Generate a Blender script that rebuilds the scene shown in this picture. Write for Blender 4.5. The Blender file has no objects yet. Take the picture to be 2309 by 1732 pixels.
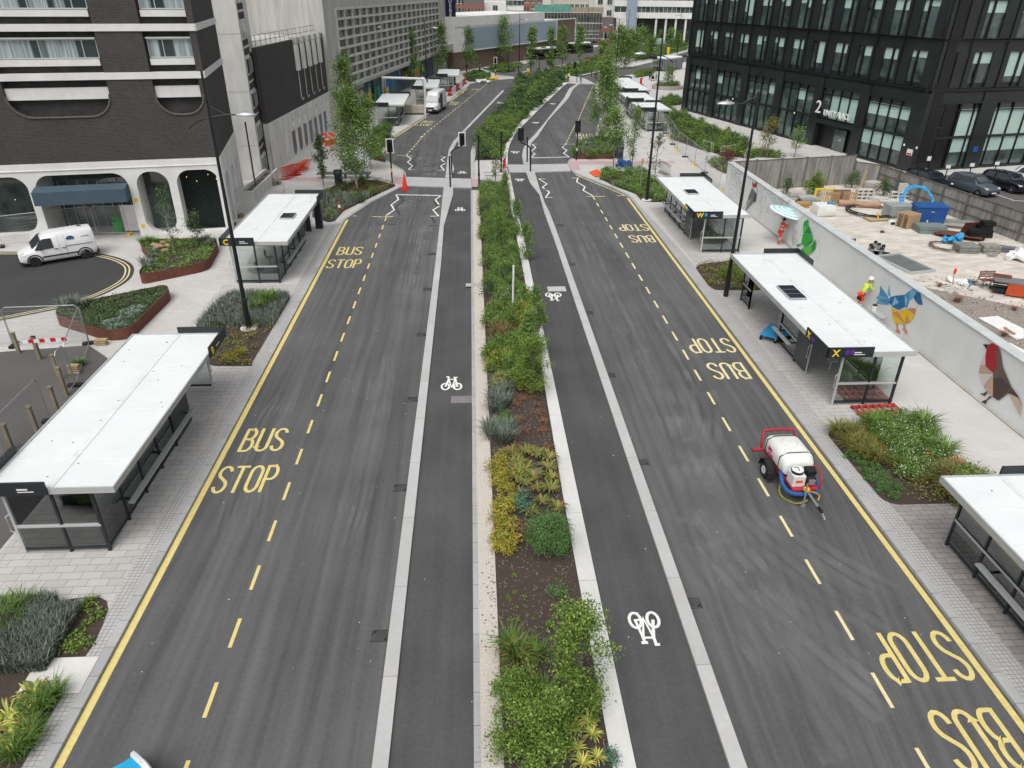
import bpy, bmesh, math, random
import numpy as np
from mathutils import Vector, Matrix
random.seed(7); rng = np.random.default_rng(7)
S = bpy.context.scene
COL = S.collection
R_ = math.radians
# ---------------------------------------------------------------- camera (solved from the photograph)
PW, PH, FL = 2309., 1732., 1620.
CX, CY, CAMH = PW/2, PH/2, 15.3
def _cam():
    d = np.array([1130-CX, 3800-CY, FL]); d /= np.linalg.norm(d)
    g = np.array([1060-CX, -28-CY, FL]); g = g-(g@d)*d; g /= np.linalg.norm(g)
    return d, g, np.cross(d, g)
cd, cg, cr = _cam()
cam = bpy.data.cameras.new('camera'); camo = bpy.data.objects.new('camera', cam); COL.objects.link(camo)
cam.sensor_fit = 'HORIZONTAL'; cam.sensor_width = 36; cam.lens = 36*FL/PW
cam.clip_start = .1; cam.clip_end = 3000
camo.matrix_world = Matrix(((cr[0], -cr[1], -cr[2], 0), (cg[0], -cg[1], -cg[2], 0), (-cd[0], cd[1], cd[2], CAMH), (0, 0, 0, 1)))
S.camera = camo
# ---------------------------------------------------------------- overcast daylight
SUN_EL, SUN_AZ = R_(60), R_(203)
w = bpy.data.worlds.new('World'); S.world = w; w.use_nodes = True
nt = w.node_tree; bg = nt.nodes['Background']
sky = nt.nodes.new('ShaderNodeTexSky'); sky.sky_type = 'NISHITA'; sky.sun_disc = False
sky.sun_elevation = SUN_EL; sky.sun_rotation = SUN_AZ; sky.air_density = 1.0; sky.dust_density = 6; sky.ozone_density = 1
hs = nt.nodes.new('ShaderNodeHueSaturation'); hs.inputs['Saturation'].default_value = .22
nt.links.new(sky.outputs[0], hs.inputs['Color']); nt.links.new(hs.outputs[0], bg.inputs[0])
bg.inputs[1].default_value = .15
sl = bpy.data.lights.new('sun', 'SUN'); sl.energy = 1.0; sl.angle = R_(50); sl.color = (1, .97, .93)
so = bpy.data.objects.new('sun', sl); COL.objects.link(so)
sv = Vector((math.sin(SUN_AZ)*math.cos(SUN_EL), math.cos(SUN_AZ)*math.cos(SUN_EL), math.sin(SUN_EL)))
so.rotation_euler = sv.to_track_quat('Z', 'Y').to_euler()
S.view_settings.view_transform = 'Standard'; S.view_settings.look = 'None'
S.view_settings.exposure = .05; S.view_settings.gamma = 1
S.cycles.max_bounces = 5; S.cycles.transparent_max_bounces = 12
S.cycles.diffuse_bounces = 3; S.cycles.glossy_bounces = 2; S.cycles.transmission_bounces = 3

# ---------------------------------------------------------------- photo pixel -> place in the world
RG = dict(A=(0,0,.26221),B=(560,0,.26221),C=(1100,0,.26221),D=(1640,0,.30244),E=(0,400,.26221),F=(560,400,.26221),G=(1100,380,.26221),H=(1640,400,.30244),I=(0,800,.27125),J=(0,1232,.30136),K=(1000,800,.27125),L=(1000,1232,.30136),M=(1640,850,.30244),N=(1640,1232,.30244),O=(500,800,.27125),a=(1000,0,.18083),b=(1300,0,.15371),c=(820,100,.12658),d=(480,380,.12658),e=(1240,280,.12658),f=(1960,420,.15778),g=(1740,380,.14467),h=(1920,600,.17586),i=(1700,930,.15072),j=(1960,740,.15778),k=(860,300,.12658),l=(1060,270,.12658),m=(0,640,.13562),n=(700,100,.19288),o=(1480,180,.13562),s=(0,0,1))
def px(k, x, y): a, b, c = RG[k]; return a+x*c, b+y*c
def ray(x, y):
    v = np.array([x-CX, y-CY, FL]); return v@cr, v@cg, -(v@cd)
def at(k, x, y, z=.1):
    v = ray(*px(k, x, y)); t = (z-CAMH)/v[2]; return (v[0]*t, v[1]*t)
def poly(k, pts, z=.1): return [at(k, x, y, z) for x, y in pts]
def polym(z, *segs):
    o = []
    for k, pts in segs: o += poly(k, pts, z)
    return o
def onwall(k, x, y, X):            # hoarding plane x = X -> (y, z)
    v = ray(*px(k, x, y)); t = X/v[0]; return v[1]*t, CAMH+v[2]*t
# ---------------------------------------------------------------- object helpers
def tag(o, label=None, cat=None, group=None, kind=None):
    if label: o['label'] = label
    if cat: o['category'] = cat
    if group: o['group'] = group
    if kind: o['kind'] = kind
    return o
def thing(name, label, cat, loc=(0,0,0), rz=0, group=None):
    o = bpy.data.objects.new(name, None); COL.objects.link(o)
    o.empty_display_size = .2
    o.location = (loc[0], loc[1], loc[2] if len(loc) > 2 else .1); o.rotation_euler = (0, 0, rz)
    return tag(o, label, cat, group)
def kids(o): return [c for c in bpy.data.objects if c.parent == o]
_ch = {}
def copy_thing(root, loc, rz=0, label=None, group=None, sc=1):
    def cp(o, par):
        c = o.copy(); COL.objects.link(c)
        if par: c.parent = par
        for ch in _kidmap(o): cp(ch, c)
        return c
    r = cp(root, None); r.location = (loc[0], loc[1], loc[2] if len(loc) > 2 else .1)
    r.rotation_euler = (0, 0, rz); r.scale = (sc,)*3 if not isinstance(sc, tuple) else sc
    if label: r['label'] = label
    if group: r['group'] = group
    return r
_km = {}
def _kidmap(o):
    if o.name not in _km: _km[o.name] = [c for c in o.children]
    return _km[o.name]
class MB:
    def __init__(s): s.v = []; s.f = []; s.mi = []; s.m = 0
    def add(s, vs, fs):
        n = len(s.v); s.v += [tuple(v) for v in vs]; s.f += [tuple(n+i for i in q) for q in fs]; s.mi += [s.m]*len(fs); return s
    def box(s, x0, x1, y0, y1, z0, z1, T=None):
        vs = [(x, y, z) for z in (z0, z1) for x, y in ((x0, y0), (x1, y0), (x1, y1), (x0, y1))]
        if T is not None: vs = [T @ Vector(v) for v in vs]
        return s.add(vs, [(3,2,1,0),(4,5,6,7),(0,1,5,4),(1,2,6,5),(2,3,7,6),(3,0,4,7)])
    def cbox(s, c, d, rz=0, rx=0, ry=0):
        T = Matrix.Translation(c) @ Matrix.Rotation(rz, 4, 'Z') @ Matrix.Rotation(ry, 4, 'Y') @ Matrix.Rotation(rx, 4, 'X')
        return s.box(-d[0]/2, d[0]/2, -d[1]/2, d[1]/2, -d[2]/2, d[2]/2, T)
    def prism(s, p, z0, z1, bottom=False):
        n = len(p); area = sum(p[i][0]*p[(i+1)%n][1]-p[(i+1)%n][0]*p[i][1] for i in range(n))
        if area < 0: p = p[::-1]
        vs = [(q[0], q[1], z0) for q in p]+[(q[0], q[1], z1) for q in p]
        fs = [tuple(range(n, 2*n))]+[(i, (i+1)%n, n+(i+1)%n, n+i) for i in range(n)]
        if bottom: fs.append(tuple(range(n-1, -1, -1)))
        return s.add(vs, fs)
    def sheet(s, p, z):
        n = len(p); area = sum(p[i][0]*p[(i+1)%n][1]-p[(i+1)%n][0]*p[i][1] for i in range(n))
        if area < 0: p = p[::-1]
        return s.add([(q[0], q[1], z) for q in p], [tuple(range(n))])
    def tube(s, pts, r, n=8, cap=True, r1=None):
        pts = [Vector(p) for p in pts]; m = len(pts); rings = []
        up = Vector((0, 0, 1))
        for i, p in enumerate(pts):
            t = (pts[min(i+1, m-1)]-pts[max(i-1, 0)]).normalized()
            a = t.cross(up)
            if a.length < .05: a = t.cross(Vector((1, 0, 0)))
            a.normalize(); b = a.cross(t)
            rr = r if r1 is None else r+(r1-r)*i/(m-1)
            if isinstance(r, (list, tuple)): rr = r[i]
            rings.append([p+(a*math.cos(2*math.pi*k/n)+b*math.sin(2*math.pi*k/n))*rr for k in range(n)])
        vs = [v for q in rings for v in q]; fs = []
        for i in range(m-1):
            for k in range(n): fs.append((i*n+k, i*n+(k+1)%n, (i+1)*n+(k+1)%n, (i+1)*n+k))
        if cap: fs += [tuple(range(n-1, -1, -1)), tuple((m-1)*n+k for k in range(n))]
        return s.add(vs, fs)
    def cyl(s, c, r, z0, z1, n=16, r1=None):
        return s.tube([(c[0], c[1], z0), (c[0], c[1], z1)], r, n, True, r if r1 is None else r1)
    def lathe(s, prof, c=(0,0,0), n=16, axis='z'):
        vs = []; m = len(prof)
        for r, z in prof:
            for k in range(n):
                a = 2*math.pi*k/n; x, y = r*math.cos(a), r*math.sin(a)
                vs.append((c[0]+x, c[1]+y, c[2]+z) if axis == 'z' else ((c[0]+x, c[1]+z, c[2]+y) if axis == 'y' else (c[0]+z, c[1]+x, c[2]+y)))
        fs = [(i*n+k, i*n+(k+1)%n, (i+1)*n+(k+1)%n, (i+1)*n+k) for i in range(m-1) for k in range(n)]
        fs += [tuple(range(n-1, -1, -1)), tuple((m-1)*n+k for k in range(n))]
        return s.add(vs, fs)
    def ribbon(s, pts, wd, z0, z1=None):           # strip of width wd centred on a polyline
        L, Rr = offset(pts, wd/2), offset(pts, -wd/2)
        for i in range(len(pts)-1):
            q = [L[i], Rr[i], Rr[i+1], L[i+1]]
            if z1 is None: s.sheet(q, z0)
            else: s.prism(q, z0, z1)
        return s
    def loft(s, secs, cap=True):                   # list of equal-length closed rings of 3-d points
        n = len(secs[0]); vs = [v for q in secs for v in q]
        fs = [(i*n+k, i*n+(k+1)%n, (i+1)*n+(k+1)%n, (i+1)*n+k) for i in range(len(secs)-1) for k in range(n)]
        if cap: fs += [tuple(range(n-1, -1, -1)), tuple((len(secs)-1)*n+k for k in range(n))]
        return s.add(vs, fs)
    def build(s, name, m, parent=None, smooth=False, loc=None, bev=0, fix=False):
        me = bpy.data.meshes.new(name); me.from_pydata(s.v, [], s.f)
        for q in (m if isinstance(m, (list, tuple)) else [m]): me.materials.append(q)
        if isinstance(m, (list, tuple)): me.polygons.foreach_set('material_index', s.mi)
        if fix:
            b = bmesh.new(); b.from_mesh(me); bmesh.ops.remove_doubles(b, verts=b.verts, dist=1e-4); bmesh.ops.recalc_face_normals(b, faces=b.faces); b.to_mesh(me); b.free()
        me.update()
        if smooth:
            me.polygons.foreach_set('use_smooth', [True]*len(me.polygons))
            try: me.set_sharp_from_angle(angle=R_(40))
            except Exception: pass
        o = bpy.data.objects.new(name, me); COL.objects.link(o)
        if parent: o.parent = parent
        if loc: o.location = loc
        if bev:
            md = o.modifiers.new('bevel', 'BEVEL'); md.width = bev; md.segments = 2; md.limit_method = 'ANGLE'
        return o
def offset(pts, d):
    out = []; m = len(pts)
    for i in range(m):
        a = Vector(pts[max(i-1, 0)][:2]); b = Vector(pts[i][:2]); c = Vector(pts[min(i+1, m-1)][:2])
        t1 = (b-a) if i else (c-b); t2 = (c-b) if i < m-1 else (b-a)
        t1.normalize(); t2.normalize(); t = (t1+t2); t = t.normalized() if t.length > 1e-3 else t1
        n = Vector((-t.y, t.x)); k = max(.4, n.dot(Vector((-t1.y, t1.x)))); out.append(tuple(b+n*d/k))
    return out
def smooth_line(p, k=6):                          # Catmull-Rom
    P = [p[0]]+list(p)+[p[-1]]; o = []
    for i in range(1, len(P)-2):
        for j in range(k):
            t = j/k; a, b, c, d = [np.array(q, float) for q in P[i-1:i+3]]
            o.append(tuple(.5*(2*b+(c-a)*t+(2*a-5*b+4*c-d)*t*t+(3*b-a-3*c+d)*t**3)))
    o.append(tuple(p[-1])); return o
def rounded(p, r=.4, k=5):
    o = []; n = len(p)
    for i in range(n):
        a, b, c = [Vector(p[(i+j)%n][:2]) for j in (-1, 0, 1)]
        u, v = (a-b), (c-b); q = min(r, u.length*.45, v.length*.45); u.normalize(); v.normalize()
        s0, s1 = b+u*q, b+v*q
        for j in range(k+1):
            t = j/k; o.append(tuple((1-t)**2*s0+2*t*(1-t)*b+t*t*s1))
    return o
# ---------------------------------------------------------------- materials
MT = {}
def mat(name, c, rough=.75, metal=0, var=.12, scale=2., c2=None, bump=0, bscale=60, alpha=1, detail=6, stretch=(1,1,1), obj=False, spec=.35):
    if name in MT: return MT[name]
    m = bpy.data.materials.new(name); m.use_nodes = True; n = m.node_tree.nodes; l = m.node_tree.links; b = n['Principled BSDF']
    if len(c) == 3: c = (*c, 1)
    tc = n.new('ShaderNodeNewGeometry' if not obj else 'ShaderNodeTexCoord'); mp = n.new('ShaderNodeMapping'); mp.inputs['Scale'].default_value = stretch
    l.new(tc.outputs['Position' if not obj else 'Object'], mp.inputs[0])
    if var or c2:
        no = n.new('ShaderNodeTexNoise'); no.inputs['Scale'].default_value = scale; no.inputs['Detail'].default_value = detail; no.inputs['Roughness'].default_value = .65
        l.new(mp.outputs[0], no.inputs[0]); r = n.new('ShaderNodeValToRGB'); l.new(no.outputs[0], r.inputs[0])
        r.color_ramp.elements[0].position = .3; r.color_ramp.elements[1].position = .7
        r.color_ramp.elements[0].color = tuple(x*(1-var) for x in c[:3])+(1,)
        r.color_ramp.elements[1].color = (*c2, 1) if c2 else tuple(min(1, x*(1+var)) for x in c[:3])+(1,)
        l.new(r.outputs[0], b.inputs['Base Color']); m['ramp'] = r.name
    else: b.inputs['Base Color'].default_value = c
    b.inputs['Roughness'].default_value = rough; b.inputs['Metallic'].default_value = metal
    b.inputs['Specular IOR Level'].default_value = spec
    if bump:
        n2 = n.new('ShaderNodeTexNoise'); n2.inputs['Scale'].default_value = bscale; n2.inputs['Detail'].default_value = 4
        bp = n.new('ShaderNodeBump'); bp.inputs['Strength'].default_value = bump; bp.inputs['Distance'].default_value = .02
        l.new(mp.outputs[0], n2.inputs[0]); l.new(n2.outputs[0], bp.inputs['Height']); l.new(bp.outputs[0], b.inputs['Normal'])
    MT[name] = m; return m
def N(m, t): return m.node_tree.nodes.new(t)
def asphalt(name, base, streak=1., patch=.5):
    m = bpy.data.materials.new(name); m.use_nodes = True; n = m.node_tree.nodes; l = m.node_tree.links; b = n['Principled BSDF']
    g = N(m, 'ShaderNodeNewGeometry')
    def noise(scale, st, det=3, warp=None):
        mp = N(m, 'ShaderNodeMapping'); mp.inputs['Scale'].default_value = st; l.new(g.outputs['Position'], mp.inputs[0])
        q = N(m, 'ShaderNodeTexNoise'); q.inputs['Scale'].default_value = scale; q.inputs['Detail'].default_value = det
        l.new(mp.outputs[0], q.inputs[0]); return q.outputs[0]
    def madd(a, mul, add):
        q = N(m, 'ShaderNodeMath'); q.operation = 'MULTIPLY_ADD'; l.new(a, q.inputs[0]); q.inputs[1].default_value = mul
        if isinstance(add, (int, float)): q.inputs[2].default_value = add
        else: l.new(add, q.inputs[2])
        return q.outputs[0]
    def warped(scale, st, det):                    # wheel tracks that bend across the right hand lanes
        sp = N(m, 'ShaderNodeSeparateXYZ'); l.new(g.outputs['Position'], sp.inputs[0]); y = sp.outputs[1]; x = sp.outputs[0]
        def M2(op, a, b, c=None):
            q = N(m, 'ShaderNodeMath'); q.operation = op
            for i, v_ in enumerate((a, b, c)):
                if v_ is None: continue
                if isinstance(v_, (int, float)): q.inputs[i].default_value = v_
                else: l.new(v_, q.inputs[i])
            return q.outputs[0]
        yy = M2('SUBTRACT', y, 27.); y2 = M2('MULTIPLY', yy, yy); wgt = M2('MULTIPLY', M2('SUBTRACT', x, 6.), .0016); wgt = M2('MAXIMUM', wgt, 0.); near = M2('MAXIMUM', M2('MULTIPLY', M2('SUBTRACT', 27., y), 1.), 0.)
        xs = M2('ADD', x, M2('MULTIPLY', M2('MULTIPLY', near, near), wgt)); cb = N(m, 'ShaderNodeCombineXYZ'); l.new(xs, cb.inputs[0]); l.new(y, cb.inputs[1])
        mp = N(m, 'ShaderNodeMapping'); mp.inputs['Scale'].default_value = st; l.new(cb.outputs[0], mp.inputs[0]); q = N(m, 'ShaderNodeTexNoise'); q.inputs['Scale'].default_value = scale; q.inputs['Detail'].default_value = det; q.inputs['Distortion'].default_value = 0
        l.new(mp.outputs[0], q.inputs[0]); return q.outputs[0]
    s1 = warped(3.2, (1, .03, 1), 6); s2 = warped(.8, (1, .045, 1), 3); p = noise(.35, (1, 1, 1), 5); gr = noise(60, (1, 1, 1), 3)
    cr_ = noise(9, (1, 1, 1), 5)
    v = madd(s1, 1.15*streak, madd(s2, .75*streak, madd(p, patch, madd(gr, .6, madd(cr_, .4, -(.95*streak+.5*patch+.3+.2)+1)))))
    mx = N(m, 'ShaderNodeMix'); mx.data_type = 'RGBA'; mx.blend_type = 'MULTIPLY'; mx.inputs[0].default_value = 1
    mx.inputs[6].default_value = (*base, 1); l.new(v, mx.inputs[7]); l.new(mx.outputs[2], b.inputs['Base Color'])
    b.inputs['Roughness'].default_value = .82; b.inputs['Specular IOR Level'].default_value = .3
    bp = N(m, 'ShaderNodeBump'); bp.inputs['Strength'].default_value = .3; bp.inputs['Distance'].default_value = .01
    l.new(gr, bp.inputs['Height']); l.new(bp.outputs[0], b.inputs['Normal']); return m
def bricky(name, c1, c2, mortar, bw, bh, ms=.01, rough=.85, axis='xy', off=.5, rot=0, blot=.12, bump=.3, bias=0, msm=.1):
    m = bpy.data.materials.new(name); m.use_nodes = True; n = m.node_tree.nodes; l = m.node_tree.links; b = n['Principled BSDF']
    g = N(m, 'ShaderNodeNewGeometry') if axis == 'xy' else N(m, 'ShaderNodeTexCoord')
    src = g.outputs['Position'] if axis == 'xy' else g.outputs['Object']
    if axis != 'xy':
        sp = N(m, 'ShaderNodeSeparateXYZ'); cb = N(m, 'ShaderNodeCombineXYZ'); l.new(src, sp.inputs[0])
        ad = N(m, 'ShaderNodeMath'); ad.operation = 'ADD'; l.new(sp.outputs[0], ad.inputs[0]); l.new(sp.outputs[1], ad.inputs[1])
        l.new(ad.outputs[0], cb.inputs[0]); l.new(sp.outputs[2], cb.inputs[1]); src = cb.outputs[0]
    mp = N(m, 'ShaderNodeMapping'); mp.inputs['Rotation'].default_value = (0, 0, rot); l.new(src, mp.inputs[0])
    t = N(m, 'ShaderNodeTexBrick'); l.new(mp.outputs[0], t.inputs[0]); t.offset = off
    t.inputs['Color1'].default_value = (*c1, 1); t.inputs['Color2'].default_value = (*c2, 1); t.inputs['Mortar'].default_value = (*mortar, 1)
    t.inputs['Scale'].default_value = 1; t.inputs['Brick Width'].default_value = bw; t.inputs['Row Height'].default_value = bh
    t.inputs['Mortar Size'].default_value = ms; t.inputs['Mortar Smooth'].default_value = msm; t.inputs['Bias'].default_value = bias
    no = N(m, 'ShaderNodeTexNoise'); no.inputs['Scale'].default_value = .45; no.inputs['Detail'].default_value = 6; l.new(mp.outputs[0], no.inputs[0])
    no2 = N(m, 'ShaderNodeTexNoise'); no2.inputs['Scale'].default_value = 7; no2.inputs['Detail'].default_value = 5; l.new(mp.outputs[0], no2.inputs[0])
    q = N(m, 'ShaderNodeMath'); q.operation = 'MULTIPLY_ADD'; l.new(no.outputs[0], q.inputs[0]); q.inputs[1].default_value = blot*2; q.inputs[2].default_value = 1-blot-blot*.6
    q2 = N(m, 'ShaderNodeMath'); q2.operation = 'MULTIPLY_ADD'; l.new(no2.outputs[0], q2.inputs[0]); q2.inputs[1].default_value = blot*1.2; l.new(q.outputs[0], q2.inputs[2])
    mx = N(m, 'ShaderNodeMix'); mx.data_type = 'RGBA'; mx.blend_type = 'MULTIPLY'; mx.inputs[0].default_value = 1
    l.new(t.outputs[0], mx.inputs[6]); l.new(q2.outputs[0], mx.inputs[7]); l.new(mx.outputs[2], b.inputs['Base Color'])
    b.inputs['Roughness'].default_value = rough; b.inputs['Specular IOR Level'].default_value = .3
    if bump:
        bp = N(m, 'ShaderNodeBump'); bp.inputs['Strength'].default_value = bump; bp.inputs['Distance'].default_value = .01; bp.invert = True
        l.new(t.outputs[1], bp.inputs['Height']); l.new(bp.outputs[0], b.inputs['Normal'])
    return m
def leaf(name, cols, rough=.6, spec=.25, mul=(1.5,1.3,1.6)):
    m = bpy.data.materials.new(name); m.use_nodes = True; n = m.node_tree.nodes; l = m.node_tree.links; b = n['Principled BSDF']
    g = N(m, 'ShaderNodeNewGeometry'); r = N(m, 'ShaderNodeValToRGB'); l.new(g.outputs['Random Per Island'], r.inputs[0])
    e = r.color_ramp.elements
    while len(e) < len(cols): e.new(.5)
    for i, c in enumerate(cols): e[i].position = i/(len(cols)-1); e[i].color = (c[0]*mul[0], c[1]*mul[1], c[2]*mul[2], 1)
    no = N(m, 'ShaderNodeTexNoise'); no.inputs['Scale'].default_value = .9; l.new(g.outputs['Position'], no.inputs[0])
    q = N(m, 'ShaderNodeMath'); q.operation = 'MULTIPLY_ADD'; l.new(no.outputs[0], q.inputs[0]); q.inputs[1].default_value = .7; q.inputs[2].default_value = .68
    mx = N(m, 'ShaderNodeMix'); mx.data_type = 'RGBA'; mx.blend_type = 'MULTIPLY'; mx.inputs[0].default_value = 1
    l.new(r.outputs[0], mx.inputs[6]); l.new(q.outputs[0], mx.inputs[7]); l.new(mx.outputs[2], b.inputs['Base Color'])
    b.inputs['Roughness'].default_value = rough; b.inputs['Specular IOR Level'].default_value = spec
    return m
def glass(name, tint=(.75,.8,.8), a=.35, rough=.03):
    m = bpy.data.materials.new(name); m.use_nodes = True; n = m.node_tree.nodes; l = m.node_tree.links
    n.remove(n['Principled BSDF']); out = n['Material Output']
    tr = N(m, 'ShaderNodeBsdfTransparent'); tr.inputs[0].default_value = (*tint, 1); gl = N(m, 'ShaderNodeBsdfGlossy'); gl.inputs['Roughness'].default_value = rough
    gl.inputs[0].default_value = (.9, .95, .95, 1)
    fr = N(m, 'ShaderNodeFresnel'); fr.inputs[0].default_value = 1.45
    q = N(m, 'ShaderNodeMath'); q.operation = 'MULTIPLY_ADD'; l.new(fr.outputs[0], q.inputs[0]); q.inputs[1].default_value = 1; q.inputs[2].default_value = a*.2
    mx = N(m, 'ShaderNodeMixShader'); l.new(q.outputs[0], mx.inputs[0]); l.new(tr.outputs[0], mx.inputs[1]); l.new(gl.outputs[0], mx.inputs[2]); l.new(mx.outputs[0], out.inputs[0])
    return m
def emis(name, c, s=1):
    m = bpy.data.materials.new(name); m.use_nodes = True; b = m.node_tree.nodes['Principled BSDF']
    b.inputs['Base Color'].default_value = (*c, 1); b.inputs['Emission Color'].default_value = (*c, 1); b.inputs['Emission Strength'].default_value = s; return m
ASPH = asphalt('asphalt_bus_lane', (.094,.095,.096), 1., .5)
ASPH2 = asphalt('asphalt_cycle_lane', (.074,.073,.074), .4, .8)
ASPHD = asphalt('asphalt_dark', (.05,.049,.051), .3, .5)
ASPHO = asphalt('asphalt_old', (.10,.096,.094), .1, .5)
SLAB = bricky('stone_slabs', (.46,.445,.43), (.41,.395,.38), (.28,.26,.245), .6, .3, .012, blot=.14, rot=0)
SLABP = bricky('pale_slabs', (.52,.51,.49), (.48,.47,.455), (.38,.37,.35), .6, .3, .01, blot=.12)
SLABB = bricky('brown_slabs', (.34,.315,.30), (.27,.25,.24), (.16,.15,.14), .45, .225, .012, blot=.2)
SETT = bricky('small_setts', (.44,.435,.43), (.39,.385,.38), (.25,.24,.23), .125, .125, .012, off=0, blot=.1)
SETTP = bricky('ribbed_paving', (.46,.47,.47), (.42,.43,.43), (.36,.36,.36), .2, .2, .012, off=0, blot=.1)
PINK = bricky('pink_tactile', (.50,.34,.35), (.46,.32,.33), (.40,.30,.30), .2, .2, .012, off=0, blot=.12)
KERB = bricky('kerb_stone', (.38,.385,.385), (.33,.335,.335), (.2,.2,.2), 20, .91, .012, off=0, blot=.2)
KERBW = bricky('pale_concrete_kerb', (.45,.45,.44), (.41,.41,.40), (.27,.26,.25), 20, 3.1, .012, off=0, blot=.16)
KERBB = bricky('broad_pale_kerb', (.60,.60,.58), (.56,.56,.54), (.36,.35,.33), 20, 3.1, .012, off=0, blot=.16)
CREAM = mat('cream_rolled_gravel', (.50,.46,.41), .9, var=.22, scale=18, bump=.3)
MULCH = mat('bark_mulch', (.022,.016,.012), .95, var=.6, scale=55, c2=(.115,.085,.070), bump=.9, bscale=60)
GRAVEL = mat('stony_ground', (.17,.13,.095), .95, var=.4, scale=9, c2=(.42,.38,.34), bump=.7, bscale=25, detail=12)
YARD = mat('yard_gravel', (.44,.40,.34), .95, var=.12, scale=.8, c2=(.68,.64,.58), bump=.3, bscale=20, detail=10, stretch=(1,2.2,1))
CONC = mat('concrete', (.40,.38,.35), .85, var=.18, scale=1.2, bump=.2)
CONCP = mat('pale_concrete', (.60,.59,.56), .85, var=.1, scale=1.2)
YEL = mat('yellow_road_paint', (.66,.52,.17), .8, var=.1, scale=6, c2=(.70,.60,.25))
YELC = mat('cream_road_paint', (.68,.60,.34), .8, var=.1, scale=6)
WHT = mat('white_road_paint', (.74,.74,.72), .8, var=.08, scale=6)
GHOST = mat('erased_marking', (.055,.056,.058), .85, var=.15, scale=12)
BLK = mat('black_paint', (.012,.013,.015), .45, var=.1)
CHAR = mat('charcoal_powder_coat', (.022,.027,.031), .45, var=.15)
SILV = mat('silver_paint', (.52,.53,.53), .42, .3, var=.05)
GALV = mat('galvanised_steel', (.40,.41,.41), .45, .6, var=.15, scale=8)
WROOF = mat('white_roof_panel', (.68,.71,.71), .6, var=.05, scale=.9, detail=9)
WPLAS = mat('white_plastic', (.66,.67,.64), .45, var=.05)
ORNG = mat('orange_plastic', (.75,.09,.02), .55, var=.1)
REDP = mat('red_plastic', (.55,.015,.02), .5, var=.1)
REDM = mat('red_metal', (.36,.025,.045), .4, var=.1)
BLUEP = mat('blue_plastic', (.02,.085,.27), .45, var=.15)
CYAN = mat('bright_blue_plastic', (.03,.28,.55), .45, var=.15)
YELP = mat('yellow_plastic', (.75,.52,.03), .5, var=.1)
GREENP = mat('green_plastic', (.01,.33,.04), .5, var=.1)
CORT = mat('weathering_steel', (.13,.047,.03), .8, var=.25, scale=3)
WOOD = mat('pale_timber', (.42,.30,.18), .8, var=.3, scale=6, stretch=(1,1,4))
RUB = mat('rubber', (.018,.018,.018), .85, var=.2)

WINDG = mat('dark_window', (.016,.024,.023), .05, var=.7, scale=.5, spec=1.0, c2=(.12,.175,.165))  # paler green noise blotches paint building reflections into the glass colour
CARW = mat('white_car_paint', (.74,.75,.76), .22, var=.02, spec=.5)
# ================================================================ SETTING: ground, roads, kerbs, markings
def struct(name, p, z0, z1, m, kind='structure'):
    b = MB()
    if z0 is None: b.sheet(p, z1)
    else: b.prism(p, z0, z1)
    return tag(b.build(name, m), kind=kind)
def strip(name, pts, wd, z0, z1, m): b = MB(); b.ribbon(pts, wd, z0, z1); return tag(b.build(name, m), kind='structure')
struct('ground', [(-900,-300),(900,-300),(900,1500),(-900,1500)], None, -.07, CONC)
struct('road', [(-18,-10),(24,-10),(26,120),(34,168),(-12,168),(-14,120)], None, 0, ASPH)
LK = [(-9.62,-10),(-9.62,53.2)]+poly('F', [(1060,210),(1310,85)])+poly('k', [(350,985),(440,930),(440,775),(430,700),(380,650),(190,540),(0,440)])+poly('B', [(1118,1338)])+poly('c', [(530,1650),(1090,1285),(1510,1022),(1820,790)])+poly('a', [(340,1040),(620,1000),(800,985)])
struct('pavement', LK+[(2.,168),(-70,168),(-70,-10)], -.06, .1, SLABP)
RK = [(12.97,-10),(12.97,57.6)]+poly('e', [(1350,1245),(1100,1125),(700,975),(430,870),(340,760),(315,680),(360,610),(455,560),(700,420),(770,300),(870,0)])+[(17.2,102),(18.9,115.8),(22.4,140),(22.6,150)]
struct('pavement', RK+[(30,168),(75,168),(75,-10)], -.06, .1, SLABP)
# slab zones close to the kerbs, setts and kerb stones
struct('slab_paving', [(-14.6,-10),(-10.36,-10),(-10.36,40),(-14.6,40)], None, .104, SLAB)
struct('sett_strip', [(-10.36,-10),(-9.88,-10),(-9.88,52.5),(-10.36,52)], None, .104, SETT)
struct('sett_strip', [(13.24,-10),(13.85,-10),(13.85,40),(13.24,56)], None, .104, SETT)
struct('slab_paving', [(13.85,-10),(17.5,-10),(17.5,19.6),(13.85,21.5)], None, .104, SLABB)
struct('slab_paving', [(13.85,21.5),(17.5,19.6),(17.5,56),(13.85,56)], None, .104, SLAB)
strip('kerb', offset(LK, .12), .26, -.02, .106, KERB)
strip('kerb', offset(RK[:-1], -.12), .26, -.02, .106, KERB)
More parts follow.
